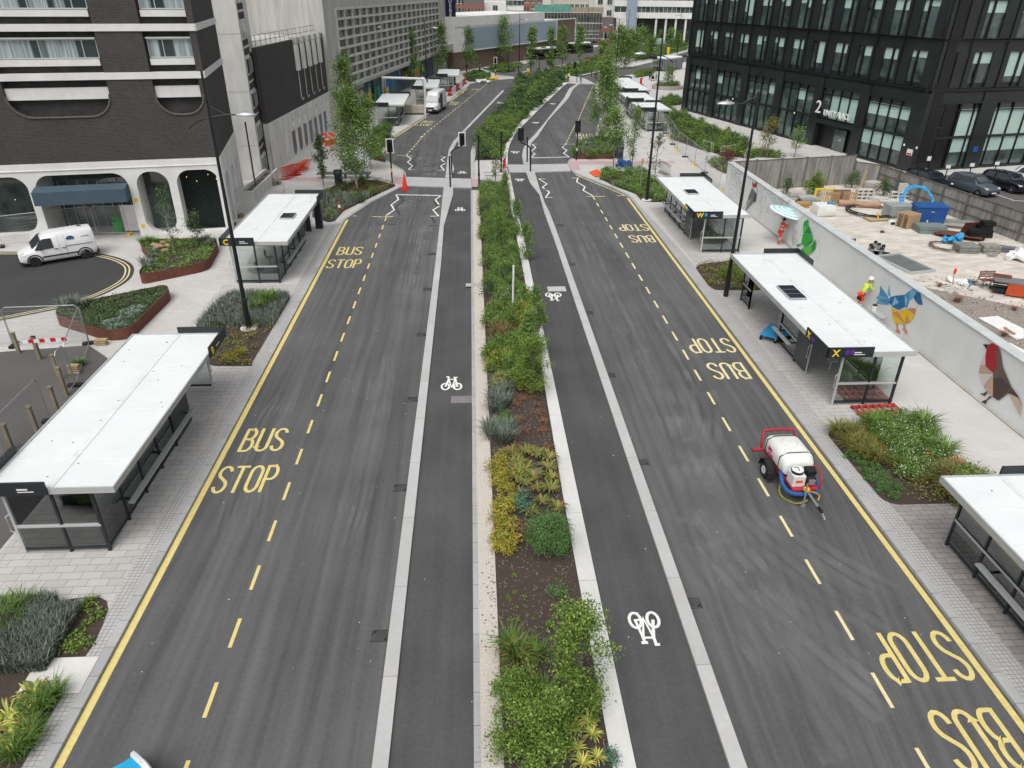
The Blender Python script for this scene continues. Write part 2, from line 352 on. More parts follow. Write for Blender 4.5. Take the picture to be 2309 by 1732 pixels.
# raised crossings
struct('crossing', poly('k', [(440,775),(1130,800),(1605,812),(1610,968),(1110,952),(700,940),(350,925)]), .0, .085, SETTP)
struct('crossing', poly('l', [(650,795),(1000,795),(1742,782),(1800,905),(1150,925),(700,930)]), .0, .085, SETTP)
struct('crossing', polym(.1, ('a', [(700,975),(1150,985),(1500,1035),(1700,1045),(1930,1045),(2080,985),(1760,975),(1500,930),(1150,945),(850,925),(640,930)])), .0, .09, SETTP)
struct('tactile_paving', poly('k', [(215,770),(430,790),(430,830),(345,935),(225,885)], .1), None, .11, PINK)
struct('tactile_paving', poly('k', [(1612,815),(1725,815),(1735,965),(1615,965)], .1), None, .115, PINK)
struct('tactile_paving', poly('l', [(1765,775),(1930,800),(1975,890),(1810,895)], .1), None, .11, PINK)
struct('tactile_paving', poly('e', [(350,660),(2212,655),(2212,700),(500,720),(540,800),(420,800)], .1), None, .107, PINK)
struct('tactile_paving', poly('B', [(640,1528),(330,1525),(320,1555),(640,1562)], .1), None, .109, PINK)
struct('tactile_paving', poly('a', [(640,930),(850,925),(870,950),(650,960)], .1), None, .115, PINK)
# cycle lanes
struct('cycle_lane', [(-2.14,-10),(-.22,-10),(-.24,61.8)]+poly('k', [(1275,1000),(1275,1100),(1230,1250),(1110,1659)], 0), .0, .02, ASPH2)
struct('cycle_lane', [(3.38,-10),(5.48,-10),(5.5,50)]+poly('l', [(1300,1600),(1235,1330),(1060,1110),(1010,960),(990,925),(715,930),(850,1659)], 0)+[(3.4,45)], .0, .02, ASPH2)
struct('cycle_lane', polym(0, ('k', [(1245,790),(1300,640),(1245,480),(1260,330),(1330,180),(1480,0)]), ('a', [(250,1659),(740,1150),(860,1010),(930,1010),(800,1280),(480,1640)]), ('k', [(1720,80),(1620,230),(1590,350),(1595,800)])), .0, .02, ASPH2)
struct('cycle_lane', polym(0, ('l', [(955,795),(925,640),(940,540),(980,460),(1040,370)]), ('C', [(370,1165),(650,850),(700,760),(780,712),(660,715),(640,745),(420,960),(240,1145),(190,1230)]), ('l', [(700,450),(668,600),(672,790)])), .0, .02, ASPH2)
# separators
struct('kerb_separator', [(-2.5,-10),(-2.14,-10)]+[(-2.14,44)]+poly('k', [(1110,1659),(1230,1250),(1275,1100),(1280,955),(1110,955),(1085,1180),(1050,1540),(1035,1659)])+[(-2.5,44)], 0, .106, KERBW)
struct('kerb_separator', polym(.1, ('k', [(1245,793),(1300,640),(1250,480),(1260,330),(1330,180),(1470,0)]), ('a', [(250,1659),(750,1140),(740,1120),(215,1659)]), ('k', [(1420,0),(1280,150),(1200,300),(1180,430),(1140,795)])), 0, .106, KERBW)
struct('kerb_separator', [(5.48,-10),(5.86,-10),(5.86,48)]+poly('l', [(1420,1659),(1330,1480),(1230,1200),(1150,928),(990,930),(1010,960),(1060,1110),(1235,1330),(1325,1659)])+[(5.48,48)], 0, .106, KERBW)
struct('kerb_separator', polym(.1, ('l', [(950,790),(925,640),(940,540),(980,460),(1040,370),(1150,270),(1370,0)]), ('C', [(650,850),(700,760),(770,718),(790,718),(735,765),(690,850)]), ('l', [(1400,0),(1210,290),(1090,420),(1055,560),(1060,795)])), 0, .106, KERBW)
# median: verge, soil, broad kerb, refuge
struct('kerb', [(-.22,-10),(-.06,-10),(-.1,61.8),(-.26,61.8)], 0, .108, KERB)
struct('gravel_verge', [(-.06,-10),(.43,-10),(.45,40),(.46,61.8),(-.1,61.8)], 0, .102, CREAM)
struct('planting_bed', [(.43,-10),(2.86,-10),(2.86,20),(3.0,30),(2.95,45),(2.9,52),(2.9,62),(.45,62)], 0, .09, MULCH)
struct('broad_kerb', [(2.86,-10),(3.38,-10),(3.38,30),(3.4,50)]+poly('l', [(850,1659),(705,950)])+[(2.9,64.3),(2.9,62),(2.9,52),(2.95,30),(2.86,20)], 0, .112, KERBB)
struct('refuge_paving', polym(.1, ('k', [(1615,812),(1725,815),(2212,870)]), ('l', [(690,980),(640,780),(560,715),(100,725),(10,1000)]), ), 0, .1, SLABP)
struct('gravel_verge', polym(.1, ('k', [(1595,800),(1590,350),(1620,230),(1720,90)]), ('a', [(480,1640),(800,1280),(850,1225),(880,1240),(820,1320),(540,1640)]), ('k', [(1760,110),(1690,280),(1660,500),(1680,800)])), 0, .106, KERBW)
MEDF = polym(.1, ('k', [(1680,480),(1690,280),(1760,110)]), ('a', [(540,1640),(820,1320),(900,1120),(960,1000),(1150,970),(1280,948),(1400,955),(1510,1035)]), ('C', [(640,700),(600,760),(380,960),(200,1150),(140,1250)]), ('l', [(640,430),(590,600),(560,715),(100,715)]))
struct('planting_bed', MEDF, 0, .095, MULCH)
struct('broad_kerb', polym(.1, ('l', [(640,790),(560,700),(590,600),(640,430),(760,270)]), ('C', [(190,1150),(380,945),(600,745),(640,695),(690,712),(650,740),(420,960),(240,1140),(185,1250)]), ('l', [(670,600),(670,790)])), 0, .112, KERBB)
# far junction, plaza and side road
struct('plaza_paving', [(-60,168),(75,168),(140,400),(-80,400)], None, .1, SLABP)
struct('road', polym(.1, ('a', [(640,930),(900,890),(960,810),(1300,720),(1700,620),(2050,560),(2200,600),(1750,740),(1380,850),(1080,925),(1150,985)])), None, .12, ASPHO)
struct('road', polym(.1, ('a', [(1720,960),(2050,870)]), ('b', [(470,1010),(820,980),(1100,915),(1610,760),(1700,770),(1640,900),(1200,1010),(860,1080),(560,1140)]), ('a', [(2080,985),(1900,1045)])), None, .12, ASPHO)
struct('road', polym(.1, ('b', [(0,900),(560,700),(1600,560),(1700,620),(1000,760),(100,960)])), None, .124, ASPHO)
strip('kerb', polym(.1, ('a', [(900,990),(1000,900),(1250,880),(1450,820),(1700,775)])), .5, .1, .22, KERBW)
strip('kerb', polym(.1, ('a', [(1700,950),(2060,868)]), ('b', [(480,1015),(560,950),(880,915),(1100,870),(1620,745)])), .5, .1, .22, KERBW)
SR = [(-70,46.4),(-30.65,46.4),(-24.9,46.2),(-22.9,45.2),(-21.4,43.9),(-20.6,42.4),(-20.3,40.6),(-20.9,38.4),(-22.3,36.6),(-25.5,34.5),(-40,31.5),(-70,29)]
SR2 = SR[:2]+smooth_line(SR[2:9])+SR[9:]
struct('side_road', SR2, None, .106, ASPHD)
for i, d in enumerate((-.25, -.47)):
    q = offset(SR2, d); q = [p for p in q if p[0] > -60]
    strip('double_yellow_line', q, .085, .112, None, YELC)
struct('car_park', [(-70,31.4),(-30,31.6),(-22.4,31.5),(-18.6,32.1),(-16.4,30),(-14.7,26.5),(-14.7,12),(-15.5,-10),(-70,-10)], None, .108, ASPHO)
# ---------------------------------------------------------------- road markings
def lines(name, segs, wd, m, z=.006, parent=None):
    b = MB()
    for q in segs: b.ribbon(q, wd, z)
    return tag(b.build(name, m), kind='structure')
def dashes(name, X, ys, ln, wd, m):
    for y in ys:
        b = MB(); b.sheet([(X-wd/2, y), (X+wd/2, y), (X+wd/2, y+ln), (X-wd/2, y+ln)], .006); tag(b.build(name, m), kind='structure')
lines('yellow_kerb_line', [[(-9.49,-10),(-9.49,53.5)]], .2, YEL)
lines('yellow_kerb_line', [[(12.79,-10),(12.79,59.4)]], .18, YEL)
dashes('bay_dash', -6.65, [53.1-2.08*i for i in range(27)], 1.0, .1, YEL)
dashes('bay_dash', 9.96, [58.85-2.08*i for i in range(30)], 1.03, .1, YELC)
def stroke(pts, wd, T, z=.007):                     # lettering: stroke with round joins, T maps (x, y) to the road
    b = MB(); q = offset(pts, wd/2); r = offset(pts, -wd/2)
    for i in range(len(pts)-1): b.sheet([T(*q[i]), T(*r[i]), T(*r[i+1]), T(*q[i+1])], z)
    return b
def arc(cx, cy, rx, ry, a0, a1, n=8): return [(cx+rx*math.cos(R_(a0+(a1-a0)*i/n)), cy+ry*math.sin(R_(a0+(a1-a0)*i/n))) for i in range(n+1)]
LET = {
 'B': [[(.05,0),(.05,1.6)], [(.05,1.55),(.24,1.55)]+arc(.24,1.2,.17,.35,90,-90)+[(.05,.85)], [(.05,.85),(.26,.85)]+arc(.26,.45,.18,.40,90,-90)+[(.05,.05)]],
 'U': [[(.05,1.6),(.05,.35)]+arc(.25,.35,.2,.3,180,360)+[(.45,1.6)]],
 'S': [arc(.25,1.2,.2,.35,10,180)+[(.06,1.1),(.12,.95),(.38,.66),(.44,.5)]+arc(.25,.4,.2,.35,10,-175)],
 'T': [[(0,1.54),(.5,1.54)],[(.25,1.5),(.25,0)]],
 'O': [arc(.25,1.2,.2,.35,0,180)+arc(.25,.4,.2,.35,180,360)+[(.45,1.2)]],
 'P': [[(.05,0),(.05,1.6)], [(.05,1.55),(.25,1.55)]+arc(.25,1.15,.18,.40,90,-90)+[(.05,.75)]]}
_z = [0]
def _zc(): _z[0] = (_z[0]+1) % 12; return _z[0]*.0005
def word(txt, x0, y0, flip=False, sx=1., m=YEL, nm='bus_stop_lettering', sc=1., z=.006, ox=0):
    b = MB(); s = -1 if flip else 1; cxx = x0+ox
    for ch in txt:
        for st in LET[ch]:
            T = lambda x, y: (cxx+s*x*sx*sc, y0+s*y*sc)
            q = stroke([(x*1.0, y) for x, y in st], .125, T, z+_zc()); b.add(q.v, q.f)
        cxx += s*.58*sx*sc
    return tag(b.build(nm, m), kind='structure')
for i in range(3):
    y = 22.8+22.6*i if i < 2 else 22.8
    if i < 2: word('BUS', -9.03, y, sx=.98); word('STOP', -9.28, y-2.52, sx=.95)
word('BUS', 12.33, 29.35, True, 1.03, m=YELC); word('STOP', 12.56, 32.0, True, 1.0, m=YELC)
word('BUS', 12.5, 49.05, True, 1.03, m=YELC); word('STOP', 12.65, 51.75, True, .97, m=YELC)
word('BUS', 12.35, 10.9, True, 1.03); word('STOP', 12.6, 13.3, True, 1.03)
def farword(txt, k, p0, p1, ht):                  # far lettering written between two points on the road
    a = Vector(at(k, *p0, 0)); b = Vector(at(k, *p1, 0)); u = (b-a); L = u.length; u.normalize(); n = Vector((-u.y, u.x)); q = MB(); sx = L/(.58*len(txt)); 
    for i, ch in enumerate(txt):
        for st in LET[ch]:
            r = stroke(st, .11, lambda x, y: tuple(a+u*(x+.58*i)*sx+n*y*ht/1.6), .007+_zc()); q.add(r.v, r.f)
    tag(q.build('bus_stop_lettering', YELC), kind='structure')
farword('BUS', 'c', (1005,1395), (1225,1405), 1.6); farword('STOP', 'c', (900,1455), (1210,1455), 1.6)
farword('BUS', 'c', (1535,1050), (1700,1055), 1.6); farword('STOP', 'c', (1520,1085), (1680,1085), 1.6)
farword('STOP', 'c', (1900,815), (2040,820), 1.6)
farword('BUS', 'e', (715,228), (455,222), 1.6); farword('STOP', 'e', (765,178), (440,172), 1.6)
# zigzags, stop lines, ends of bays, ghost marks
Z = lambda k, *segs: [poly(k, q, 0) for q in segs]
lines('zigzag_marking', Z('k', [(260,1098),(305,1185),(175,1280),(230,1370),(85,1470)], [(1060,1115),(960,1190),(1025,1275)], [(1035,1305),(920,1370),(1020,1480),(870,1483)], [(455,410),(535,460),(465,520),(555,585),(485,650),(595,655)], [(1050,422),(1140,425),(1065,475),(1120,515)], [(1145,540),(1055,590),(1120,665),(1010,665)]), .12, WHT)
lines('zigzag_marking', Z('l', [(1345,1055),(1225,1055),(1370,1145),(1290,1205),(1330,1235)], [(1360,1255),(1415,1290),(1345,1385),(1470,1385)], [(1810,1040),(1920,1040),(1900,1110),(2045,1195),(2015,1260),(2190,1360)], [(1195,437),(1105,437),(1170,495),(1095,560),(1110,570)], [(1120,585),(1155,608),(1100,668)], [(1600,437),(1705,437),(1640,495),(1725,545),(1665,600),(1765,662)]), .12, WHT)
lines('stop_line', Z('k', [(270,1098),(1060,1115)], [(1280,1122),(1560,1126)]), .2, WHT)
lines('stop_line', Z('l', [(680,690),(925,690)], [(1095,680),(1780,664)]), .22, WHT)
lines('bay_end_line', Z('k', [(0,1492),(210,1487)], [(0,392),(85,392)], [(270,400),(560,412)])+Z('F', [(840,330),(935,333)], [(1065,338),(1170,340)])+Z('e', [(650,1288),(980,1288)], [(1190,1280),(1340,1272)], [(190,357),(445,357)], [(610,357),(700,357)]), .12, YELC)
lines('erased_marking', Z('k', [(340,1120),(390,1210),(250,1330),(330,1465)], [(930,1210),(990,1300)], [(890,1500),(960,1600)], [(110,1632),(275,1632)], [(850,1650),(1000,1650)], [(690,330),(590,330),(665,400),(540,470),(625,560),(540,610)], [(1170,350),(1060,355),(1130,410)])+Z('l', [(1710,460),(1570,480)], [(1690,540),(1565,590),(1660,640)]), .2, GHOST)
strip('yellow_kerb_line', polym(.1, ('e', [(1355,1262),(1100,1150),(460,890)])), .1, .012, None, YELC)
lines('yellow_kerb_line', [offset(poly('B', [(1118,1330)], 0)+poly('c', [(530,1650),(1090,1285)], 0), -.25), offset(poly('c', [(1510,1022),(1820,790)], 0), -.25)], .2, YEL)
lines('yellow_kerb_line', [poly('e', [(785,320),(830,170),(875,0)], 0)], .25, YELC)
def dashpix(k, a, b, n, m, wd=.13):
    p, q = Vector(at(k, *a, 0)), Vector(at(k, *b, 0))
    for i in range(n):
        s0 = p.lerp(q, i/n); s1 = p.lerp(q, (i+.5)/n); b_ = MB(); b_.ribbon([tuple(s0), tuple(s1)], wd, .006); tag(b_.build('bay_dash', m), kind='structure')
dashpix('k', (450,395), (790,0), 9, YELC); dashpix('c', (1010,1659), (2212,690), 30, YELC)
dashpix('l', (1705,430), (1880,70), 9, YELC); dashpix('C', (760,1070), (905,740), 30, YELC)
# bicycles painted on the cycle lanes
def bike(p, sc=1., flip=1):
    x0, y0 = p; b = MB()
    def st(pts, w_=.09): q = stroke([(x*.62, y) for x, y in pts], w_, lambda x, y: (x0+flip*x*sc, y0+flip*y*sc), .026+_zc()); b.add(q.v, q.f)
    st(arc(-.42,.3,.27,.28,0,360,18)); st(arc(.42,.3,.27,.28,0,360,18))
    st([(-.42,.3),(-.22,.95),(-.25,1.2),(-.42,1.2)]); st([(-.22,.95),(.26,.95),(.02,.25),(-.22,.92)], .08); st([(.02,.28),(.42,.3),(.26,.95),(.24,1.1)], .08); st([(.1,1.12),(.4,1.12)], .1); st([(.42,.3),(.24,1.0)], .07)
    return tag(b.build('bicycle_marking', WHT), kind='structure')
bike((-1.13,27.2)); bike((4.4,38.3), 1, -1); bike((4.48,14.3), .95, -1); bike((-1.1,55.6), .9); bike(at('l', 880, 1055, 0), .9, -1); bike(at('l', 800, 565, 0), 1., -1); bike(at('k', 1440, 728, 0), .9)
bike(at('l', 1165, 45, 0), 1., -1); bike(at('C', 555, 890, 0), 1., -1); bike(at('a', 700, 1290, 0), 1.)
# drain grates beside the separators
GR = mat('cast_iron', (.13,.13,.13), .6, .6, var=.3)
def grate(x, y):
    b = MB(); b.m = 1; b.box(-.23, .23, -.2, .2, .0, .006); b.m = 0
    for i in range(8):
        u = -.28+i*.08; b.cbox((u*.62, 0, .010), (.028, .40, .006), rz=-.55)
    b.box(-.2, -.18, -.2, .2, .008, .02); b.box(.18, .2, -.2, .2, .008, .02); b.box(-.2, .2, -.2, -.18, .008, .02); b.box(-.2, .2, .18, .2, .008, .02)
    o = b.build('drain_grate', [GR, BLK]); o.location = (x, y, .001)
    return tag(o, 'square iron drain grate in the gutter beside the pale separator kerb', 'drain grate', 'drain grates along the separators')
g0 = grate(-2.73, 13.8)
for k, x, y in [('O',1487,1108),('O',1590,372),('F',1490,1352),('F',1540,963),('F',1580,660),('K',1385,170),('K',1650,893),('L',1865,425),('G',865,1242),('G',720,823),('G',625,490)]:
    p = at(k, x, y, 0); c = g0.copy(); COL.objects.link(c); c.location = (p[0], p[1], .001)
def cover(k, x, y, wx, wy, m, lab, z=.106, rz=0):
    p = at(k, x, y, z); b = MB(); b.box(-wx/2, wx/2, -wy/2, wy/2, 0, .006); b.box(-wx/2+.05, wx/2-.05, -wy/2+.05, wy/2-.05, .006, .011); b.box(-.06, .06, -.02, .02, .011, .014)
    o = b.build('inspection_cover', m); o.location = (p[0], p[1], z); o.rotation_euler[2] = rz; tag(o, lab, 'cover')
cover('G', 592, 1036, 1.05, .75, KERBW, 'pale square cover in the cycle lane above the painted bicycle by the white post', .024)
cover('O', 1995, 372, .9, .6, mat('pinkish_cover', (.2,.18,.175), .8), 'pinkish brown recessed cover in the left cycle lane below its nearest painted bicycle', .024)
cover('J', 440, 965, 1.5, 1.1, CONCP, 'pale concrete slab cover inside the lavender bed at bottom left', .115)
cover('F', 1940, 925, .95, .5, CONC, 'dark grey cover crossing the gravel verge beside the median planting', .112)
cover('I', 1640, 690, 1.2, 1.9, SLAB, 'long recessed slab cover in the pavement beside the nearest left shelter', .109)
cover('H', 410, 1400, .9, 1.3, SLAB, 'slab cover in the paving beside the shelter marked X', .109)

# dusty tyre tracks and scuffs left on the asphalt
DUST = bpy.data.materials.new('dusty_tyre_track'); DUST.use_nodes = True
_n, _l = DUST.node_tree.nodes, DUST.node_tree.links; _b = _n['Principled BSDF']; _b.inputs['Base Color'].default_value = (.30,.30,.29,1); _b.inputs['Roughness'].default_value = .9
_g = N(DUST, 'ShaderNodeNewGeometry'); _q = N(DUST, 'ShaderNodeTexNoise'); _q.inputs['Scale'].default_value = .6; _q.inputs['Detail'].default_value = 7; _l.new(_g.outputs['Position'], _q.inputs[0])
_r = N(DUST, 'ShaderNodeValToRGB'); _r.color_ramp.elements[0].position = .38; _r.color_ramp.elements[1].position = .78; _r.color_ramp.elements[0].color = (0,0,0,1); _r.color_ramp.elements[1].color = (.30,.30,.30,1); _l.new(_q.outputs[0], _r.inputs[0]); _l.new(_r.outputs[0], _b.inputs['Alpha'])
def track(pts, wd=.24, n=2, gap=.34):
    pts = smooth_line(pts, 8)
    for i in range(n): b = MB(); b.ribbon(offset(pts, i*gap), wd, .004+_zc()*.1+i*.0004); tag(b.build('tyre_track', DUST), kind='structure')
Dp_ = lambda *q: [at('s', x*1.0438, y*1.0438, 0) for x, y in q]
for q in ([(1235,480),(1300,640),(1400,860),(1450,1000),(1560,1190),(1700,1400)], [(1280,480),(1420,700),(1500,860),(1480,1020),(1440,1120)], [(1440,800),(1470,940),(1560,1100),(1720,1250),(1900,1380)], [(1420,900),(1480,1080),(1640,1290),(1880,1500)], [(1500,1180),(1640,1330),(1900,1560)], [(1450,1180),(1560,1330),(1790,1650)], [(1640,1130),(1800,1240),(1960,1330)]): track(Dp_(*q), .3, 3, .45)
random.seed(6)
for q in ([(1290,160),(1240,260),(1180,420),(1000,700)], [(1400,150),(1330,300),(1250,500)], [(1450,160),(1420,420),(1350,700),(1290,1000)], [(1530,160),(1500,420),(1440,800),(1400,1100)], [(1380,180),(1180,300),(1020,480),(920,700)], [(1480,420),(1430,650)], [(1340,200),(1100,380),(930,560)]): track(poly('F', q, 0), .16, 4, .26)
for q in ([(620,440),(700,520),(790,640),(850,760)], [(640,420),(740,500),(860,640),(940,760)], [(700,300),(760,420),(720,560),(730,760)], [(540,430),(640,560),(700,760)], [(880,300),(860,500),(900,760)]): track(poly('k', q, 0), .2, 3, .3)
for q in ([(480,300),(300,560),(100,1000),(-60,1500)], [(560,300),(440,600),(300,1000),(200,1500)], [(1350,0),(1300,500),(1150,1100),(1000,1600)], [(1240,200),(1130,700),(980,1300)]): track(poly('O', q, 0), .14, 3, .22)
b = MB(); random.seed(19)
for i in range(170): x = random.uniform(-9.2,12.4); y = random.uniform(10,50); s_ = random.uniform(.008,.02); b.cbox((x,y,.03 if (-2.1 < x < 5.4) else .012), (s_*2,s_,.004), random.random()*3)
b.v = [v for v in b.v]; tag(b.build('grit_specks', WHT), 'tiny pale specks of litter and grit scattered over the road', 'grit', kind='stuff')
# ================================================================ BUILDINGS
BRKD = bricky('dark_brick', (.062,.056,.055), (.042,.039,.040), (.085,.08,.077), .24, .082, .012, axis='v', blot=.18, rough=.9)
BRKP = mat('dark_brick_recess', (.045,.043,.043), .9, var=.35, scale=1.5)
BRKB = bricky('brown_brick', (.17,.115,.085), (.13,.085,.065), (.16,.14,.12), .45, .15, .015, axis='v', blot=.15)
BRKR = bricky('red_brick', (.27,.09,.06), (.21,.07,.05), (.22,.17,.15), .45, .15, .015, axis='v', blot=.15)
REND = mat('white_render', (.68,.68,.66), .85, var=.09, scale=.7, bump=.1)
RENDP = mat('stained_render', (.64,.635,.61), .88, var=.16, scale=1.0, stretch=(1,1,.35))
CONG = mat('board_marked_concrete', (.42,.415,.39), .9, var=.22, scale=.8, stretch=(2.5,2.5,.25), bump=.2)
CONL = mat('light_concrete_frame', (.52,.51,.48), .88, var=.15, scale=1)
METB = mat('black_cladding', (.014,.018,.019), .33, var=.35, scale=.5, spec=.6)
METB2 = mat('black_mullion', (.006,.007,.007), .35, spec=.5)
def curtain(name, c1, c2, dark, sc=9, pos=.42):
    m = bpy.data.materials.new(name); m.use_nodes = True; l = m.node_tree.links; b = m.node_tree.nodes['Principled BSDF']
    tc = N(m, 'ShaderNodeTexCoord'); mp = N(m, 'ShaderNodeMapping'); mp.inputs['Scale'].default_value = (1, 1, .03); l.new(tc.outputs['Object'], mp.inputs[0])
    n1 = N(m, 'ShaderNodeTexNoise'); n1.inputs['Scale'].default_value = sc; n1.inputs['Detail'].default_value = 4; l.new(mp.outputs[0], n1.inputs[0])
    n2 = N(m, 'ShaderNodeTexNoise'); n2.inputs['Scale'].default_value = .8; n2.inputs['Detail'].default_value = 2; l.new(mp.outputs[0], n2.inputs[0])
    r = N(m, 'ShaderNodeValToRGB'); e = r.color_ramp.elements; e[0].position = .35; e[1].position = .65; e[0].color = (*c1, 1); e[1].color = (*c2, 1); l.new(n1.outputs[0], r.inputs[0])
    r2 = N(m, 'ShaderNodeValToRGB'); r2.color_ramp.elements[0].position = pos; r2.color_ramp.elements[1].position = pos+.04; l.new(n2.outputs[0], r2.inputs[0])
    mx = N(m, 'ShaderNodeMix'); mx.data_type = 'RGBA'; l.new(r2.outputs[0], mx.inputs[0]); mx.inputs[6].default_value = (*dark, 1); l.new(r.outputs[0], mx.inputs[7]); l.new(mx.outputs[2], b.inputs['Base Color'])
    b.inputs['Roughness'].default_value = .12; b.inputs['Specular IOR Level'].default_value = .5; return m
CURT = curtain('curtained_window', (.20,.26,.27), (.45,.52,.53), (.03,.05,.05))
BLIND = mat('window_blind', (.44,.60,.54), .35, var=.05, scale=.6, spec=.5)
FROST = mat('frosted_glass', (.38,.54,.49), .2, var=.12, scale=.5, spec=.6)
def wall_holes(b, u0, u1, z0, z1, y0, y1, holes, step=.12):
    us = {u0, u1}
    for (a, c, zb, zt, rb, rt) in holes:
        us |= {a, c}
        r = max(rb, rt)
        if r > 0:
            n = max(3, int(r/step)+2)
            for i in range(n+1): t = r*(1-math.cos(math.pi/2*i/n)); us |= {a+t, c-t}
    us = sorted(x for x in us if u0-1e-6 <= x <= u1+1e-6)
    us = [x for i, x in enumerate(us) if i == 0 or x-us[i-1] > 1e-4]
    def lim(h, u):
        a, c, zb, zt, rb, rt = h; d = min(u-a, c-u)
        f = lambda r: 0 if r <= 0 or d >= r else r-math.sqrt(max(0, r*r-(r-max(d, 0))**2))
        return zb+f(rb), zt-f(rt)
    for i in range(len(us)-1):
        p, q = us[i], us[i+1]; m = (p+q)/2
        hs = sorted([h for h in holes if h[0] < m < h[1]], key=lambda h: h[2])
        lo = (z0, z0)
        segs = []
        for h in hs:
            a, c = lim(h, p), lim(h, q)
            segs.append((lo, (a[0], c[0]))); lo = (a[1], c[1])
        segs.append((lo, (z1, z1)))
        for (l0, l1), (t0, t1) in segs:
            if max(t0-l0, t1-l1) < 1e-3: continue
            b.add([(p,y0,l0),(q,y0,l1),(q,y0,t1),(p,y0,t0),(p,y1,l0),(q,y1,l1),(q,y1,t1),(p,y1,t0)], [(0,1,2,3),(5,4,7,6),(3,2,6,7),(1,0,4,5),(0,3,7,4),(2,1,5,6)])
    return b
def facade(name, label, cat, p0, p1):
    d = Vector(p1)-Vector(p0); return thing(name, label, cat, (p0[0], p0[1], .1), math.atan2(d.y, d.x)), d.length
def strip_window(t, u0, u1, y, z0, z1, n, m, fr, pane=True):
    b = MB(); b.box(u0, u1, y, y+.06, z0, z1); w_ = b.build('window', m, t)
    b = MB(); th = .05
    for i in range(n+1): u = u0+(u1-u0)*i/n; b.box(u-th/2, u+th/2, y-.05, y-.002, z0, z1)
    b.box(u0, u1, y-.045, y-.004, z0-.03, z0+.04); b.box(u0, u1, y-.045, y-.004, z1-.04, z1+.03); b.build('frame', fr, w_)
# ---- dark brick hotel with arcade
H, HL = facade('hotel_building', 'dark brick hotel with white arcade and curtained windows at top left', 'building', (-31.23,47.85), (-17.0,50.4))
H.location.z = 0
holes = [(-6.5,-2.2,.7,4.4,1.1,.9),(-1.6,2.5,.75,4.45,1.1,.9),(2.95,8.5,-.1,4.45,0,.9),(9.0,11.0,.3,4.45,1.0,.9),(11.5,14.2,.25,4.45,.3,.9)]
b = MB(); wall_holes(b, -12, 14.45, 0, 5.2, -.04, .6, holes); b.box(-12, 14.45, -.1, .02, 4.75, 4.78); b.build('arcade_wall', REND, H)
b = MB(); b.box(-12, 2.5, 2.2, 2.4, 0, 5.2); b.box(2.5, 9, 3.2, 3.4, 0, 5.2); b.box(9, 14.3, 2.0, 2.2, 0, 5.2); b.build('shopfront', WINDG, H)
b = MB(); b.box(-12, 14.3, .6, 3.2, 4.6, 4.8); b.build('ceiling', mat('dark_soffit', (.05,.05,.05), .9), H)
for u_, v_, d_ in ((2.5, 2.95, 3.2), (8.5, 9.0, 3.2), (11.0, 11.5, 2.0), (-2.2, -1.6, 2.2)): MB().box(u_, v_, .6, d_, 0, 4.6).build('cross_wall', RENDP, H)
b = MB()
for i in range(34): b.box(11.5+i*.083, 11.5+i*.083+.055, 1.2, 1.26, .15, 4.5)
b.box(11.5, 14.3, 1.27, 1.3, .15, 4.5); b.build('slatted_screen', mat('dark_green_slats', (.012,.022,.02), .5, var=.3), H)
b = MB()
for i in range(9): b.box(3.2+i*.62, 3.24+i*.62, 3.1, 3.18, 0, 3.4)
b.box(3, 8.4, 3.08, 3.18, 2.6, 2.68); b.build('shopfront_frame', SILV, H)
b = MB(); b.add([(2.92,-.95,2.75),(8.45,-.95,2.75),(8.45,-.95,3.6),(2.92,-.95,3.6),(2.92,.0,2.8),(8.45,.0,2.8),(8.45,.0,3.78),(2.92,.0,3.78)], [(0,1,2,3),(3,2,6,7),(1,5,6,2),(4,0,3,7),(4,5,1,0)]); b.build('awning', mat('slate_blue_canvas', (.055,.09,.12), .8, var=.1), H)
b = MB(); wall_holes(b, -12, 14.45, 5.2, 25, 0, .5, [(2.8,8.68,7.95,26,1.3,0),(11.32,14.22,7.95,26,1.2,0),(-6.5,1.0,7.95,26,1.3,0)]); b.build('brick_wall', BRKD, H)
b = MB()
for a, c in ((2.8,8.68),(11.32,14.22),(-6.5,1.0)):
    b.box(a-.02, c+.02, .5, .7, 7.8, 25)
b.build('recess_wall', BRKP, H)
b = MB()
for a, c, r in ((2.8,8.68,1.3),(11.32,14.22,1.2),(-6.5,1.0,1.3)):        # raised brick lip that follows the rounded foot of each recess
    pts = [(a,9.2)]+[(a+r-r*math.cos(R_(t)), 7.95+r-r*math.sin(R_(t))) for t in range(0, 91, 15)]+[(c-r+r*math.sin(R_(t)), 7.95+r-r*math.cos(R_(t))) for t in range(0, 91, 15)]+[(c,9.2)]
    b.tube([(u, -.01, z) for u, z in pts], .07, 6)
b.build('brick_lip', mat('lip_brick', (.10,.095,.085), .9, var=.4, scale=9), H)
bb = MB(); bp = MB()
for k in range(6):
    zb = 10.1+2.7*k
    bb.box(-12, 14.47, -.07, .0, zb, zb+.40)
    for a, c in ((2.8,8.68),(11.32,14.22),(-6.5,1.0)):
        bb.box(a, c, -.0, .52, zb, zb+.38)
        if k == 0: bp.box(a+.02, c-.02, .2, .56, 8.97, 9.65)
        z = zb+.78; bp.box(a+.12, c-.12, .16, .54, z, z+.36); bp.box(a+.1, c-.1, .16, .54, z+1.50, z+1.58)
        if k < 5: strip_window(H, a+.14, c-.14, .4, z+.42, z+1.46, 7 if c-a > 4 else 3, CURT, SILV)
bb.build('floor_band', REND, H); bp.build('sill_panel', REND, H)
